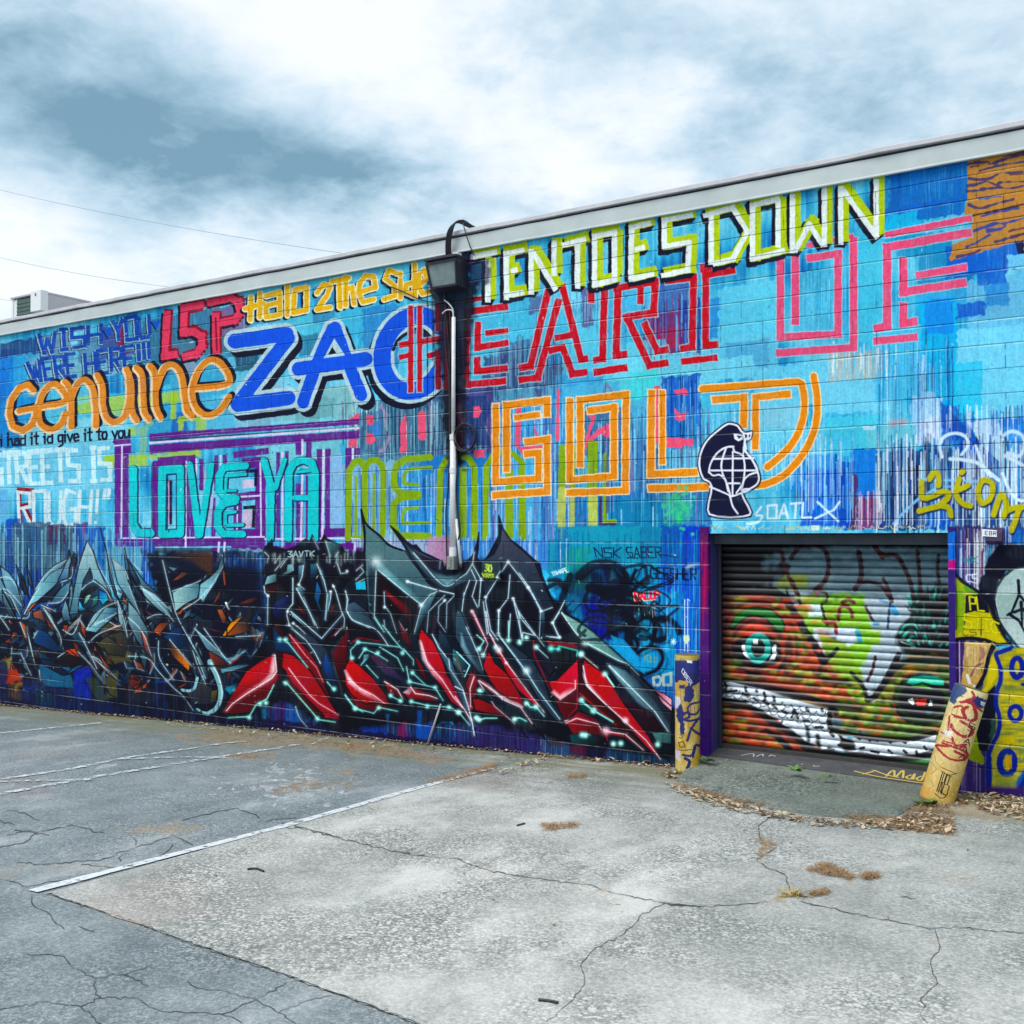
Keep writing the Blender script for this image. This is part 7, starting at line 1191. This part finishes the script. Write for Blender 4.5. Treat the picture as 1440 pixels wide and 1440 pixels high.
for k in range(5):
    R = np.random.RandomState(k + 40); ox, oz = R.normal(0, .010), R.normal(0, .010) - (.02 if k == 4 else 0); rr = .135 + R.normal(0, .007)
    cb.tube([(cx + ox + rr * .95 * math.cos(t), DW - .025 - .010 * k - .006 * math.sin(t * 2 + k), cz + oz + rr * 1.03 * math.sin(t)) for t in np.linspace(0, 2 * math.pi, 40)], .0075, 6, cap=False)
cb.tube(smooth([(cx - .01, DW - .03, cz + .30), (cx - .01, DW - .06, cz + .1), (cx + .01, DW - .05, cz + .04), (cx + .05, DW - .05, cz - .02)], 5), .005, 6)
tag(cb.build('cable_coil', M_BLK, None, smooth=True), 'coiled loop of black cable hanging on the wall beside the white pipe', 'cable coil')
# white conduit
pt, pm, pb, pe = Wp(638, 446, .035), Wp(637.5, 614, .035), Wp(637, 770, .04), Wp(637, 782, .04)
pp = thing('wall_pipe', 'white conduit pipe running down the wall under the flood lamp to a grey box', 'pipe', (pb[0], DW, pb[2]))
MB().tube([pt, pm], .022, 12).build('upper_pipe', M_WPIPE, pp, smooth=True); MB().tube([lerp(pm, pb, -.01), pb], .036, 14).build('lower_pipe', M_WPIPE, pp, smooth=True)
for q0, q1 in ((lerp(pm, pb, -.02), lerp(pm, pb, .03)), (lerp(pm, pb, .28), lerp(pm, pb, .33)), (pb, pe)): MB().tube([q0, q1], .041, 14).build('coupling', M_WPIPE, pp)
x, z = pe[0], pe[2]; MB().box(x - .05, DW - .09, z - .145, x + .045, DW, z, .008).box(x - .035, DW - .10, z - .12, x + .01, DW - .09, z - .02).build('terminal_box', M_STEEL, pp)
hk = MB().tube(smooth([Wp(637.5, 447, .035), Wp(636, 437, .04), Wp(628, 436, .04), Wp(622, 441, .02)], 5), .008, 6).tube(smooth([Wp(637.5, 447, .035), Wp(637, 436, .05), Wp(632, 428, .06), Wp(625, 422, .03)], 5), .008, 6); hk.build('wire_tail', M_WPIPE, pp, smooth=True)
p2 = thing('slim_pipe', 'thin white pipe leaning beside the thick white conduit above the black spikes', 'pipe', Wp(648, 798, .03))
MB().tube([Wp(641.5, 730, .03), Wp(648, 793, .03)], .016, 10).build('tube', M_WPIPE, p2, smooth=True); MB().tube([Wp(648, 793, .03), Wp(649, 800, .03)], .022, 10).build('end_cap', M_BLK, p2, smooth=True)
# small boxes on the wall
wz = lambda px, py: ray_xz(px, py, DW)
M_PLATE = mat_wall('painted_plate', img_wall, bst=.1)
(xa, za), (xb, zb2) = wz(680, 790), wz(706, 813)
tag(MB().box(xa, DW - .035, zb2, xb, DW, za, .004).build('wall_box', M_PLATE, None, wall_uv), 'small square wall box tagged in yellow green between the dark spikes', 'box')
(xa, za), (xb, zb2) = wz(1388, 742), wz(1411, 766)
wv = thing('wall_vent', 'small dark purple vent hood with a white sticker right of the shutter', 'vent', (xa, DW, zb2))
M_PURP = mat('purple_paint', (.055, .025, .085), .5, noise=(20, .6, (.03, .02, .05)))
MB().add([(xa, DW, za), (xb, DW, za), (xb, DW - .09, za - .05), (xa, DW - .09, za - .05), (xa, DW, zb2), (xb, DW, zb2), (xb, DW - .09, zb2 + .03), (xa, DW - .09, zb2 + .03)], [(0, 1, 2, 3)[::-1], (3, 2, 6, 7)[::-1], (0, 3, 7, 4), (1, 5, 6, 2), (7, 6, 5, 4)[::-1]]).build('hood', M_PURP, wv)
stx = MB().add([(xa - .02, DW - .0935, za - .012), (xa + .085, DW - .0935, za - .022), (xa + .085, DW - .0935, za - .075), (xa - .02, DW - .0935, za - .068)], [(3, 2, 1, 0)]).build('sticker', mat('white_sticker', (.75, .82, .86), .5), wv)
TXT = MB()
for i, c in enumerate('EBR'):
    for st in GLYPH[c]:
        for (ax, ay), (bx_, by) in zip(st[:-1], st[1:]):
            f = lambda gx, gy: Vector((xa + i * .03 + gx * .02, DW - .0945, za - .028 - .002 * i - gy * .03)); u, v = f(ax, ay), f(bx_, by); t = (v - u); 
            if t.length < 1e-5: continue
            n = Vector((-t.z, 0, t.x)).normalized() * .0025; TXT.add([u - n, v - n, v + n, u + n], [(0, 1, 2, 3)])
TXT.build('sticker_text', M_BLK, wv)
# cut-out of the masked thief: thin panel on the wall carrying the same paint
m = Canvas(np.zeros((2, 2)), np.zeros((2, 2)), lambda *a: (0, 0, 0, 0), '#000000').crop(920, 520, 5.538)
EP = smooth('600,405 660,425 705,480 767,473 757,540 727,555 722,620 790,715 832,830 815,900 750,945 700,965 757,1145 418,1140 430,915 370,860 335,760 345,650 400,540 500,450 560,410', 1, True)
EP = [wz(920 + x / 5.538, 520 + y / 5.538) for x, y in EP]; n = len(EP)
tag(mesh('thief_panel', [(x, DW - .006, z) for x, z in EP] + [(x, DW + .002, z) for x, z in EP], [tuple(range(n))] + [(i, i + n, (i + 1) % n + n, (i + 1) % n) for i in range(n)], M_PLATE, None, wall_uv),
    'navy cut-out of a masked thief hugging a white lined globe above the shutter', 'cut-out')
# stick leaning on the wall
g = px_ground(601, 1048); tp = Wp(620, 990, .01)
tag(MB().tube([(g[0], g[1], gz(*g)), tp], .013, 8, r2=.011).build('leaning_stick', mat('grey_stick', (.42, .42, .45), .6, noise=(40, .7, (.2, .2, .22))), None, smooth=True), 'thin grey stick leaning on the wall below the red graffiti', 'stick')
# ---------------------------------------------------------------- bollards
def bollard_canvas(base, paint):
    w, h = 384, 640; ph = (np.arange(w, dtype=np.float32) + .5) / w * 2 * math.pi; X = np.sin(ph)[None, :].repeat(h, 0) * 100; Y = ((np.arange(h, dtype=np.float32) + .5) / h)[::-1, None].repeat(w, 1) * 1000
    def index(a, b, c, d): return 0, h, 0, w
    m = Canvas(X, Y, index, base); paint(m); return m.img
def paint_left(m):                       # x -100..100 across the visible half, y 0 top .. 1000 bottom
    X, Y = m.X, m.Y; K = lambda q: ' '.join('%f,%f' % ((float(a.split(',')[0]) - 401) / 1.13, (float(a.split(',')[1]) - 240) / 1.16) for a in q.split())
    m.img[:] = hx('#b8942e') + (hx('#c9b468') - hx('#b8942e')) * np.clip(vn(X, Y, 40, 90, 2) * 2 - .5, 0, 1)[..., None]
    B = '#151d66'
    for q in ('285,300 350,260 400,300 520,280 520,500 440,530 380,480 290,490', '285,370 380,390 390,450 300,500 280,480', '375,540 440,520 475,620 440,680 370,680 380,600', '330,520 380,520 370,560 335,560', '290,680 330,670 370,800 375,990 340,1000 330,900 290,780'): m.poly(K(q), B, rough=9, rs=20, soft=6)
    m.poly(K('380,300 500,290 510,400 400,400'), '#1c2484', rough=8, soft=10, a=.8); m.poly(K('280,240 520,240 520,275 300,290'), '#a8963c', rough=8, soft=8, a=.8)
    for q, w in (('520,690 440,700 405,740 420,790 480,800 510,760', 17), ('370,800 400,780 420,820 390,840', 20), ('360,850 420,860 520,850', 20), ('510,840 440,930 400,1050', 20), ('430,930 510,1000', 20), ('360,1190 440,1190 470,1100 520,1120', 20), ('380,1220 420,1250 400,1310', 26), ('450,1210 480,1090', 18)): m.line(K(q), w, B, sm=True, soft=4, wob=4)
    m.poly(K('285,640 330,640 340,700 300,760 285,760'), '#d8d8e4', rough=6, soft=8, a=.8); m.poly(K('285,1160 340,1150 330,1260 290,1240'), '#c8c8dc', rough=6, soft=8, a=.8)
    m.poly(K('400,280 450,290 445,312 400,305'), '#e8ecf0'); m.text('OBER', '%f,%f %f,%f %f,%f %f,%f' % (-35, 105, 40, 215, 25, 245, -45, 135), 4.5, '#e4e8f0', sq=False)
    for q, w in (('325,1080 360,1060 380,1110 330,1120 320,1070', 7), ('320,1150 440,1135', 6), ('330,1000 355,1005 350,1030 325,1030', 5)): m.line(K(q), w, '#14141c')
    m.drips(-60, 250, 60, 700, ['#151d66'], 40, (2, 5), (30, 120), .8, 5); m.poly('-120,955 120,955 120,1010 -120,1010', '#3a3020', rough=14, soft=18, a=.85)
    m.img *= (.82 + .36 * vn(X, Y, 7, 16, 7))[..., None]
def paint_right(m):
    X, Y = m.X, m.Y
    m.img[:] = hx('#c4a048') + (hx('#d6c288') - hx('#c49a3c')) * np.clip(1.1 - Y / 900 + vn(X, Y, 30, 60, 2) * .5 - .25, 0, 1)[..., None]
    RD = '#9c1428'
    m.poly('-105,0 -30,-10 -20,60 -60,110 -40,150 -90,170 -110,90', '#2c4470', rough=12, rs=20, soft=8); m.poly('20,60 50,40 100,55 105,120 60,140 20,100', '#16206c', rough=8, soft=5); m.poly('70,70 100,75 95,110 75,100', '#c8d0dc')
    for q, w in (('10,20 30,60 -10,110 40,120 90,150', 11), ('-30,130 20,100 60,170 70,230 30,250 -10,190 10,150', 15), ('-60,190 -20,160 10,240 -40,260', 10), ('-60,250 30,240', 7), ('0,280 60,300 75,350 40,390 -20,370 -50,330', 15), ('-70,270 -50,400', 8), ('-85,420 -30,440 0,470 -60,480', 8), ('-20,430 10,480 60,450 30,500', 12), ('-60,500 40,500 90,530 70,580 0,600 -60,570 -90,540 -30,510', 12), ('20,530 70,540', 16)): m.line(q, w * 1.5, RD, sm=True, soft=4, wob=5)
    m.drips(-80, 150, 60, 560, [RD, '#d8d4cc'], 26, (2, 5), (30, 110), .7, 3); m.poly('-70,390 -20,380 -30,440 -70,430', '#dcd8d8', rough=8, soft=6, a=.8)
    for i, c in enumerate('STAAA'): m.text(c, '%f,%f %f,%f %f,%f %f,%f' % (48, 262 + i * 66, 84, 272 + i * 66, 84, 318 + i * 66, 48, 308 + i * 66), 6, '#17151c', sq=False)
    m.text('TRES', '-8,740 -8,880 48,880 48,740' if False else '-20,720 45,730 45,900 -20,890', 6, '#1b1a14', sq=False); m.line('-30,690 60,700 20,740', 5, '#1b1a14'); m.line('-10,870 40,900 20,930 -20,910', 6, '#1b1a14', sm=True)
    for q in ('-80,690 -50,720 -70,780', '-85,620 -60,680', '-60,820 -40,860 -60,900', '-20,640 -40,690'): m.line(q, 3.5, '#6c5c2c', a=.8)
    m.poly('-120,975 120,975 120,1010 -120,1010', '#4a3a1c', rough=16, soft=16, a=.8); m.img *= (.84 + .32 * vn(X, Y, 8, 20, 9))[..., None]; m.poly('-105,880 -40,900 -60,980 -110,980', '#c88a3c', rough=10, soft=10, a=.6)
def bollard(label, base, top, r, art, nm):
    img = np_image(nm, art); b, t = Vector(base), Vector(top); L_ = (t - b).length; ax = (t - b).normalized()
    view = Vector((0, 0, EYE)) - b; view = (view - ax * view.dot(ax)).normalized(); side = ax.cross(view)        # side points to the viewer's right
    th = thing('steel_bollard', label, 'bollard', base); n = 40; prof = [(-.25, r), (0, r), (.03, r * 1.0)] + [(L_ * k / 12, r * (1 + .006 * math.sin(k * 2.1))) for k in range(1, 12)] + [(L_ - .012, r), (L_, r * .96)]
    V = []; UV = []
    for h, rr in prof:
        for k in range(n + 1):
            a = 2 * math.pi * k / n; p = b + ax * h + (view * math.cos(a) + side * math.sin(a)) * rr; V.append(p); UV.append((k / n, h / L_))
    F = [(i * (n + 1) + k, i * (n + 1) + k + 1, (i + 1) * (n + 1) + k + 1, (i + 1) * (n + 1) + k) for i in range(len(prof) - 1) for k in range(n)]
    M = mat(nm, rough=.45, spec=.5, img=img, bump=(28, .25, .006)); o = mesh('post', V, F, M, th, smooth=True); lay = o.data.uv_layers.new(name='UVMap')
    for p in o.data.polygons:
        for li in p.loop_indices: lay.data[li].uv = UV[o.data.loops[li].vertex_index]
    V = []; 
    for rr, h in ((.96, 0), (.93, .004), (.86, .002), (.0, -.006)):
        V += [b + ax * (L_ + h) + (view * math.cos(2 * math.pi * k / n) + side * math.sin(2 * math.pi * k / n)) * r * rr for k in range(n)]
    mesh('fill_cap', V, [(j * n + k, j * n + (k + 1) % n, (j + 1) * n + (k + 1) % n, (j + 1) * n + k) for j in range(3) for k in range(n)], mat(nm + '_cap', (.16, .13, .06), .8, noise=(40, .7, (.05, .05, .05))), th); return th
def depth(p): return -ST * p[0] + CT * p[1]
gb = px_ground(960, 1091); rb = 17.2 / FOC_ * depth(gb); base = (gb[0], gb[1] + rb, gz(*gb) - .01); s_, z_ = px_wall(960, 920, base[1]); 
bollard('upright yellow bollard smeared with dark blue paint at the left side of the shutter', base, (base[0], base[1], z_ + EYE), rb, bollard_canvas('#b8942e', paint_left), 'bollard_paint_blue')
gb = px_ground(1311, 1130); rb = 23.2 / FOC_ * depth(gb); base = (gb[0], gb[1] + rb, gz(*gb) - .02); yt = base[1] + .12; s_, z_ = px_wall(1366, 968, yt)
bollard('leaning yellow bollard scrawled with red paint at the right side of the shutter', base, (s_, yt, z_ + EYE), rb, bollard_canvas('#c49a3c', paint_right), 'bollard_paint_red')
# ---------------------------------------------------------------- rooftop unit far left
YH = DW + 2.2
P0, P1 = ray_y(16, 460, YH), ray_y(60, 412, YH); xL, xR, zT = P0[0], P1[0], P1[2]; zL = ray_y(17, 421, YH)[2]; zB = ZT + .14
M_HV = mat('grey_sheet_metal', (.46, .47, .52), .5, metal=.1, noise=(3, .6, (.38, .40, .44))); M_HW = mat('pale_sheet_metal', (.68, .74, .76), .5); M_COIL = mat('green_coil', (.06, .11, .10), .6, noise=(12, .7, (.11, .16, .14))); M_SLOT = mat('dark_slot', (.02, .03, .06), .6)
hv = thing('rooftop_unit', 'pale grey rooftop air conditioning unit behind the roof edge at far left', 'air conditioner', ((xL + xR) / 2, YH, zB))
dB = 3.6; fw = .055
MB().box(xL + .05, YH + .05, zB, xR - .05, YH + dB - .05, zT - .06).build('core', M_HV, hv)

for X_, Y_ in ((xL, YH), (xR - fw, YH), (xL, YH + dB - fw), (xR - fw, YH + dB - fw)): MB().box(X_, Y_, zB, X_ + fw, Y_ + fw, zT).build('corner_post', M_HW, hv)
MB().box(xL - .02, YH - .02, zT, xR + .02, YH + dB + .02, zT + .035, .006).build('top_cover', M_HV, hv)
cl = MB().box(xL + .16, YH + .01, zB, xR - fw - .1, YH + .05, zT - .03)
for k in range(16): cl.box(xL + .16, YH, zB + .02 + k * (zT - zB - .06) / 16, xR - fw - .1, YH + .01, zB + .045 + k * (zT - zB - .06) / 16)
cl.build('coil_grille', M_COIL, hv); MB().box(xL + .055, YH + .012, zB, xL + .155, YH + .05, zT - .02).build('side_panel', M_HW, hv)
MB().box(xR, YH + fw, zB, xR + .012, YH + dB - fw, zT - .002).build('end_panel', M_HV, hv)
for k in range(2): MB().box(xR + .012, YH + .09 + k * .2, zB, xR + .018, YH + .23 + k * .2, zB + .36).build('louvre', M_SLOT, hv)
a, b = ray_y(43, 410, YH - .16), ray_y(57, 436, YH - .16)
eb = MB().box(a[0], YH - .16, b[2], b[0], YH - .01, a[2], .008); eb.build('switch_box', M_HW, hv); MB().tube([((a[0] + b[0]) / 2 - .03, YH - .08, zB), ((a[0] + b[0]) / 2 - .03, YH - .08, b[2])], .016, 8).tube([((a[0] + b[0]) / 2 + .05, YH - .06, zB), ((a[0] + b[0]) / 2 + .05, YH - .06, b[2])], .016, 8).build('conduit', M_HW, hv)
MB().box((a[0] + b[0]) / 2 - .02, YH - .165, a[2] - .10, (a[0] + b[0]) / 2 + .02, YH - .16, a[2] - .05).build('warning_label', mat('red_label', (.35, .05, .10), .5), hv)
# ---------------------------------------------------------------- overhead lines far behind the roof
YC = DW + 26.
for (pa, pb_), lab in ((((-60, 252), (560, 367)), 'topmost of the three thin overhead lines in the sky on the left'), (((-60, 347), (330, 413)), 'middle of the three thin overhead lines, running down to the roof edge'), (((-60, 405), (120, 428)), 'lowest of the three thin overhead lines, beside the rooftop unit')):
    p, q_ = Vector(ray_y(*pa, YC)), Vector(ray_y(*pb_, YC)); P = [p + (q_ - p) * t + Vector((0, 0, -.35 * 4 * t * (1 - t))) for t in np.linspace(0, 1, 24)]
    tag(MB().tube(P, .010, 6).build('overhead_line', mat('cable_grey', (.24, .29, .33), .6), None, smooth=True), lab, 'cable', 'overhead lines')
# ---------------------------------------------------------------- litter, straw, weeds
RL = np.random.RandomState(8)
def mat_leaf(name, c1, c2, sc=25): return mat(name, c1, .75, noise=(sc, 1., c2))
def leaf(mb, x, y, z, L_, w, a, tilt, curl):
    ca, sa = math.cos(a), math.sin(a); V = []
    for u, v, h in ((-.5, 0, 0), (-.15, .5, curl), (.2, .42, curl * .8), (.5, 0, curl * .3), (.2, -.42, curl * .8), (-.15, -.5, curl)):
        X_, Y_ = u * L_, v * w; V.append((x + X_ * ca - Y_ * sa, y + X_ * sa + Y_ * ca, z + .003 + h * L_ + tilt * X_ + abs(tilt) * L_ * .5))
    mb.add(V, [(0, 1, 5), (1, 2, 4, 5), (2, 3, 4)])
def in_poly(P):
    xs, ys = [p[0] for p in P], [p[1] for p in P]
    while True:
        x, y = RL.uniform(min(xs), max(xs)), RL.uniform(min(ys), max(ys)); c = False
        for i in range(len(P)):
            a, b = P[i], P[i - 1]
            if (a[1] > y) != (b[1] > y) and x < (b[0] - a[0]) * (y - a[1]) / (b[1] - a[1]) + a[0]: c = not c
        if c: return x, y
ramp_front = [px_ground(*p) for p in ((930, 1100), (985, 1118), (1040, 1133), (1100, 1146), (1150, 1153), (1210, 1158), (1262, 1156), (1300, 1140), (1345, 1158), (1340, 1176), (1300, 1172), (1230, 1168), (1150, 1163), (1090, 1154), (1020, 1140), (960, 1120))]
wall_right = [(-1.55, 9.17), (1.5, 9.17), (1.5, 8.25), (-.9, 8.25), (-1.35, 8.45)]
strips = [([(-5.5, 9.16), (-4.0, 9.16), (-4.0, 9.0), (-5.5, 9.05)], 110), ([(-11.5, 9.16), (-5.6, 9.16), (-5.6, 8.6), (-9, 8.5), (-11.5, 9.0)], 330), ([(-16, 9.16), (-11.5, 9.16), (-11.5, 9.05), (-16, 9.0)], 160), ([px_ground(*p) for p in ((700, 1092), (760, 1062), (790, 1064), (720, 1088))], 60)]
pale, brown = MB(), MB()
def lz(x, y):
    return gz(x, y) + .007
for P, n_ in [(ramp_front, 900), (wall_right, 4200)] + strips:
    for i in range(n_):
        x, y = in_poly(P)
        if P is wall_right and RL.rand() > .55 + .45 * (y - 8.2): continue
        L_ = RL.uniform(.018, .055) if RL.rand() < .8 else RL.uniform(.05, .085)
        leaf(pale if RL.rand() < .55 else brown, x, y, lz(x, y) + RL.rand() ** 2 * .025, L_, L_ * RL.uniform(.25, .55), RL.uniform(0, 6.28), RL.uniform(-.35, .35), RL.uniform(-.12, .2))
for i in range(2600):                        # crumbs and dirt along the wall foot; bollard rings added as contact shade
    if i < 2000: x, y = RL.uniform(-16, 1.4), DW - abs(RL.normal(0, .035)) - .004
    else:
        bx_, by_, br_ = ((-3.83, 8.78, .13), (-1.71, 8.75, .17))[i % 2]; t = RL.uniform(0, 6.28); r_ = br_ + abs(RL.normal(0, .05)); x, y = bx_ + r_ * math.cos(t), by_ + r_ * math.sin(t)
    if JL - .1 < x < JR and y > 9: continue
    L_ = RL.uniform(.012, .04); leaf(brown if RL.rand() < .78 else pale, x, y, lz(x, y) + RL.rand() * .012, L_, L_ * RL.uniform(.4, .8), RL.uniform(0, 6.28), RL.uniform(-.5, .5), RL.uniform(-.1, .2))
for i in range(260):
    x, y = RL.uniform(-14, 1.2), RL.uniform(3.2, 9); leaf(pale if RL.rand() < .5 else brown, x, y, lz(x, y), RL.uniform(.012, .035), RL.uniform(.006, .014), RL.uniform(0, 6.28), RL.uniform(-.1, .1), .05)
M_LP, M_LB = mat_leaf('pale_leaf', (.58, .50, .36), (.36, .27, .16), 60), mat_leaf('brown_leaf', (.20, .11, .05), (.09, .055, .03), 60)
def stuff(o, label, cat): o['kind'] = 'stuff'; return tag(o, label, cat)
stuff(pale.build('pale_leaf_litter', M_LP), 'pale dry leaf litter along the foot of the wall and the ramp', 'leaf litter'); stuff(brown.build('brown_leaf_litter', M_LB), 'dark brown dead leaves scattered among the pale litter', 'leaf litter')
st = MB()
def needle(x, y, L_, a, h=0.): 
    dx, dy = math.cos(a) * L_ / 2, math.sin(a) * L_ / 2; w = .0022; nx_, ny = -math.sin(a) * w, math.cos(a) * w; z = lz(x, y) + .004 + h; b = RL.uniform(0, .012)
    st.add([(x - dx - nx_, y - dy - ny, z), (x - nx_, y - ny, z + b), (x + dx, y + dy, z + .002), (x + nx_, y + ny, z + b), (x - dx + nx_, y - dy + ny, z)], [(0, 1, 3, 4), (1, 2, 3)])
C7 = lambda s: [px_ground(940 + float(a.split(',')[0]) / 2.88, 1020 + float(a.split(',')[1]) / 2.88) for a in s.split()]
C6_ = lambda s: [px_ground(480 + float(a.split(',')[0]) / 2.88, 1020 + float(a.split(',')[1]) / 2.88) for a in s.split()]
C5_ = lambda s: [px_ground(float(a.split(',')[0]) / 2.88, 980 + float(a.split(',')[1]) / 2.88) for a in s.split()]
for P, n_ in ((C7('560,590 620,565 660,570 760,620 740,635 640,615'), 260), (C7('780,620 800,605 860,612 840,630 800,632'), 110), (C7('570,690 640,672 650,685 600,700'), 70), (C7('20,240 200,270 420,300 640,340 800,370 950,380 1160,430 1170,455 960,430 800,400 600,350 380,330 200,310'), 1500), (C7('900,300 1010,310 1150,340 1170,450 1000,400'), 700), (C7('520,265 600,280 580,310 530,300'), 120), (C7('370,455 440,490 400,520 360,550'), 60),
              (C6_('810,405 960,402 950,420 820,432'), 160), (C6_('910,205 1000,205 990,218 920,218'), 80), (C6_('0,75 100,70 480,140 420,155 0,105'), 420), (C6_('330,240 480,200 640,152 600,190 450,225'), 420), (C5_('700,165 900,140 1440,190 1440,220 1000,205'), 520), (C5_('900,240 1100,228 1110,245 950,255'), 120), (C5_('1100,380 1230,345 1430,350 1430,368 1120,400'), 160)):
    for i in range(n_): x, y = in_poly(P); needle(x, y, RL.uniform(.03, .10), RL.uniform(0, 6.28), RL.rand() * .012)
stuff(st.build('pine_straw', mat_leaf('straw', (.34, .20, .085), (.22, .12, .05), 80)), 'rust brown pine straw drifted in patches on the pavement and along the ramp', 'pine straw')
def weed(label, px, py, n_, L_, M, up=.7, g=None, dz=.0, narrow=.16):
    gx_, gy_ = px_ground(px, py, dz); z = gz(gx_, gy_) + dz; mb = MB()
    for i in range(n_):
        a = RL.uniform(0, 6.28); l = L_ * RL.uniform(.5, 1.1); e = RL.uniform(.25, 1.2) * up; ca, sa = math.cos(a), math.sin(a); V = []
        ox, oy = RL.normal(0, .02), RL.normal(0, .012); w = l * narrow
        for t, ww in ((0, .2), (.35, 1), (.7, .8), (1, .05)):
            r_ = l * t * math.cos(e * (1 - .5 * t)); h = l * t * math.sin(e) - l * .35 * t * t; V += [(gx_ + ox + r_ * ca - ww * w * sa, gy_ + oy + r_ * sa + ww * w * ca, z + h), (gx_ + ox + r_ * ca + ww * w * sa, gy_ + oy + r_ * sa - ww * w * ca, z + h + .003)]
        mb.add(V, [(0, 1, 3, 2), (2, 3, 5, 4), (4, 5, 7, 6)])
    return tag(mb.build('weed', M), label, 'weed', g)
M_W1, M_W2, M_W3 = mat_leaf('weed_green', (.075, .17, .045), (.14, .26, .07), 30), mat_leaf('weed_pale', (.14, .27, .08), (.08, .18, .05), 30), mat_leaf('dry_grass', (.42, .31, .12), (.28, .24, .09), 40)
weed('low green weed beside the blue smeared bollard at the left edge of the ramp', 997, 1070, 30, .085, M_W1, dz=.13); weed('pale green weed in the middle of the threshold below the shutter', 1122, 1084, 20, .10, M_W2, dz=.135, narrow=.2); weed('small green weed right of the pale one below the shutter', 1165, 1092, 16, .07, M_W1, dz=.12)
weed('leafy weed growing at the foot of the leaning red scrawled bollard', 1306, 1134, 46, .11, M_W1, up=1.1); weed('dry straw coloured grass tuft growing from the crack junction in the pavement', 1117, 1262, 60, .09, M_W3, up=.9, narrow=.05)
tag(MB().tube(smooth([(*px_ground(x, y), gz(*px_ground(x, y)) + .012) for x, y in ((348, 1225), (360, 1224), (371, 1228))], 4), .006, 6).build('twig', M_BLK), 'small dark curved twig on the pale concrete, left of centre', 'twig'); tag(MB().tube([(*px_ground(x, y), gz(*px_ground(x, y)) + .012) for x, y in ((727, 1163), (738, 1160))], .006, 6).build('twig', mat('twig_brown', (.06, .05, .05), .7)), 'short straight twig beside a straw patch on the concrete', 'twig')
tag(MB().tube(smooth([(*px_ground(x, y), gz(*px_ground(x, y)) + .012) for x, y in ((757, 1410), (770, 1411), (785, 1414))], 4), .006, 6).build('twig', M_BLK), 'dark twig lying on the concrete nearest the bottom edge', 'twig')
gx_, gy_ = px_ground(1160, 1158); bl_ = MB(); leaf(bl_, gx_, gy_, gz(gx_, gy_) + .008, .07, .05, .3, .1, .1); leaf(bl_, gx_ + .03, gy_ + .01, gz(gx_, gy_) + .012, .05, .03, 1.4, -.1, .15)
tag(bl_.build('wrapper', mat('blue_wrapper', (.08, .22, .55), .4)), 'crumpled scrap of blue wrapper on the concrete in front of the ramp', 'litter')
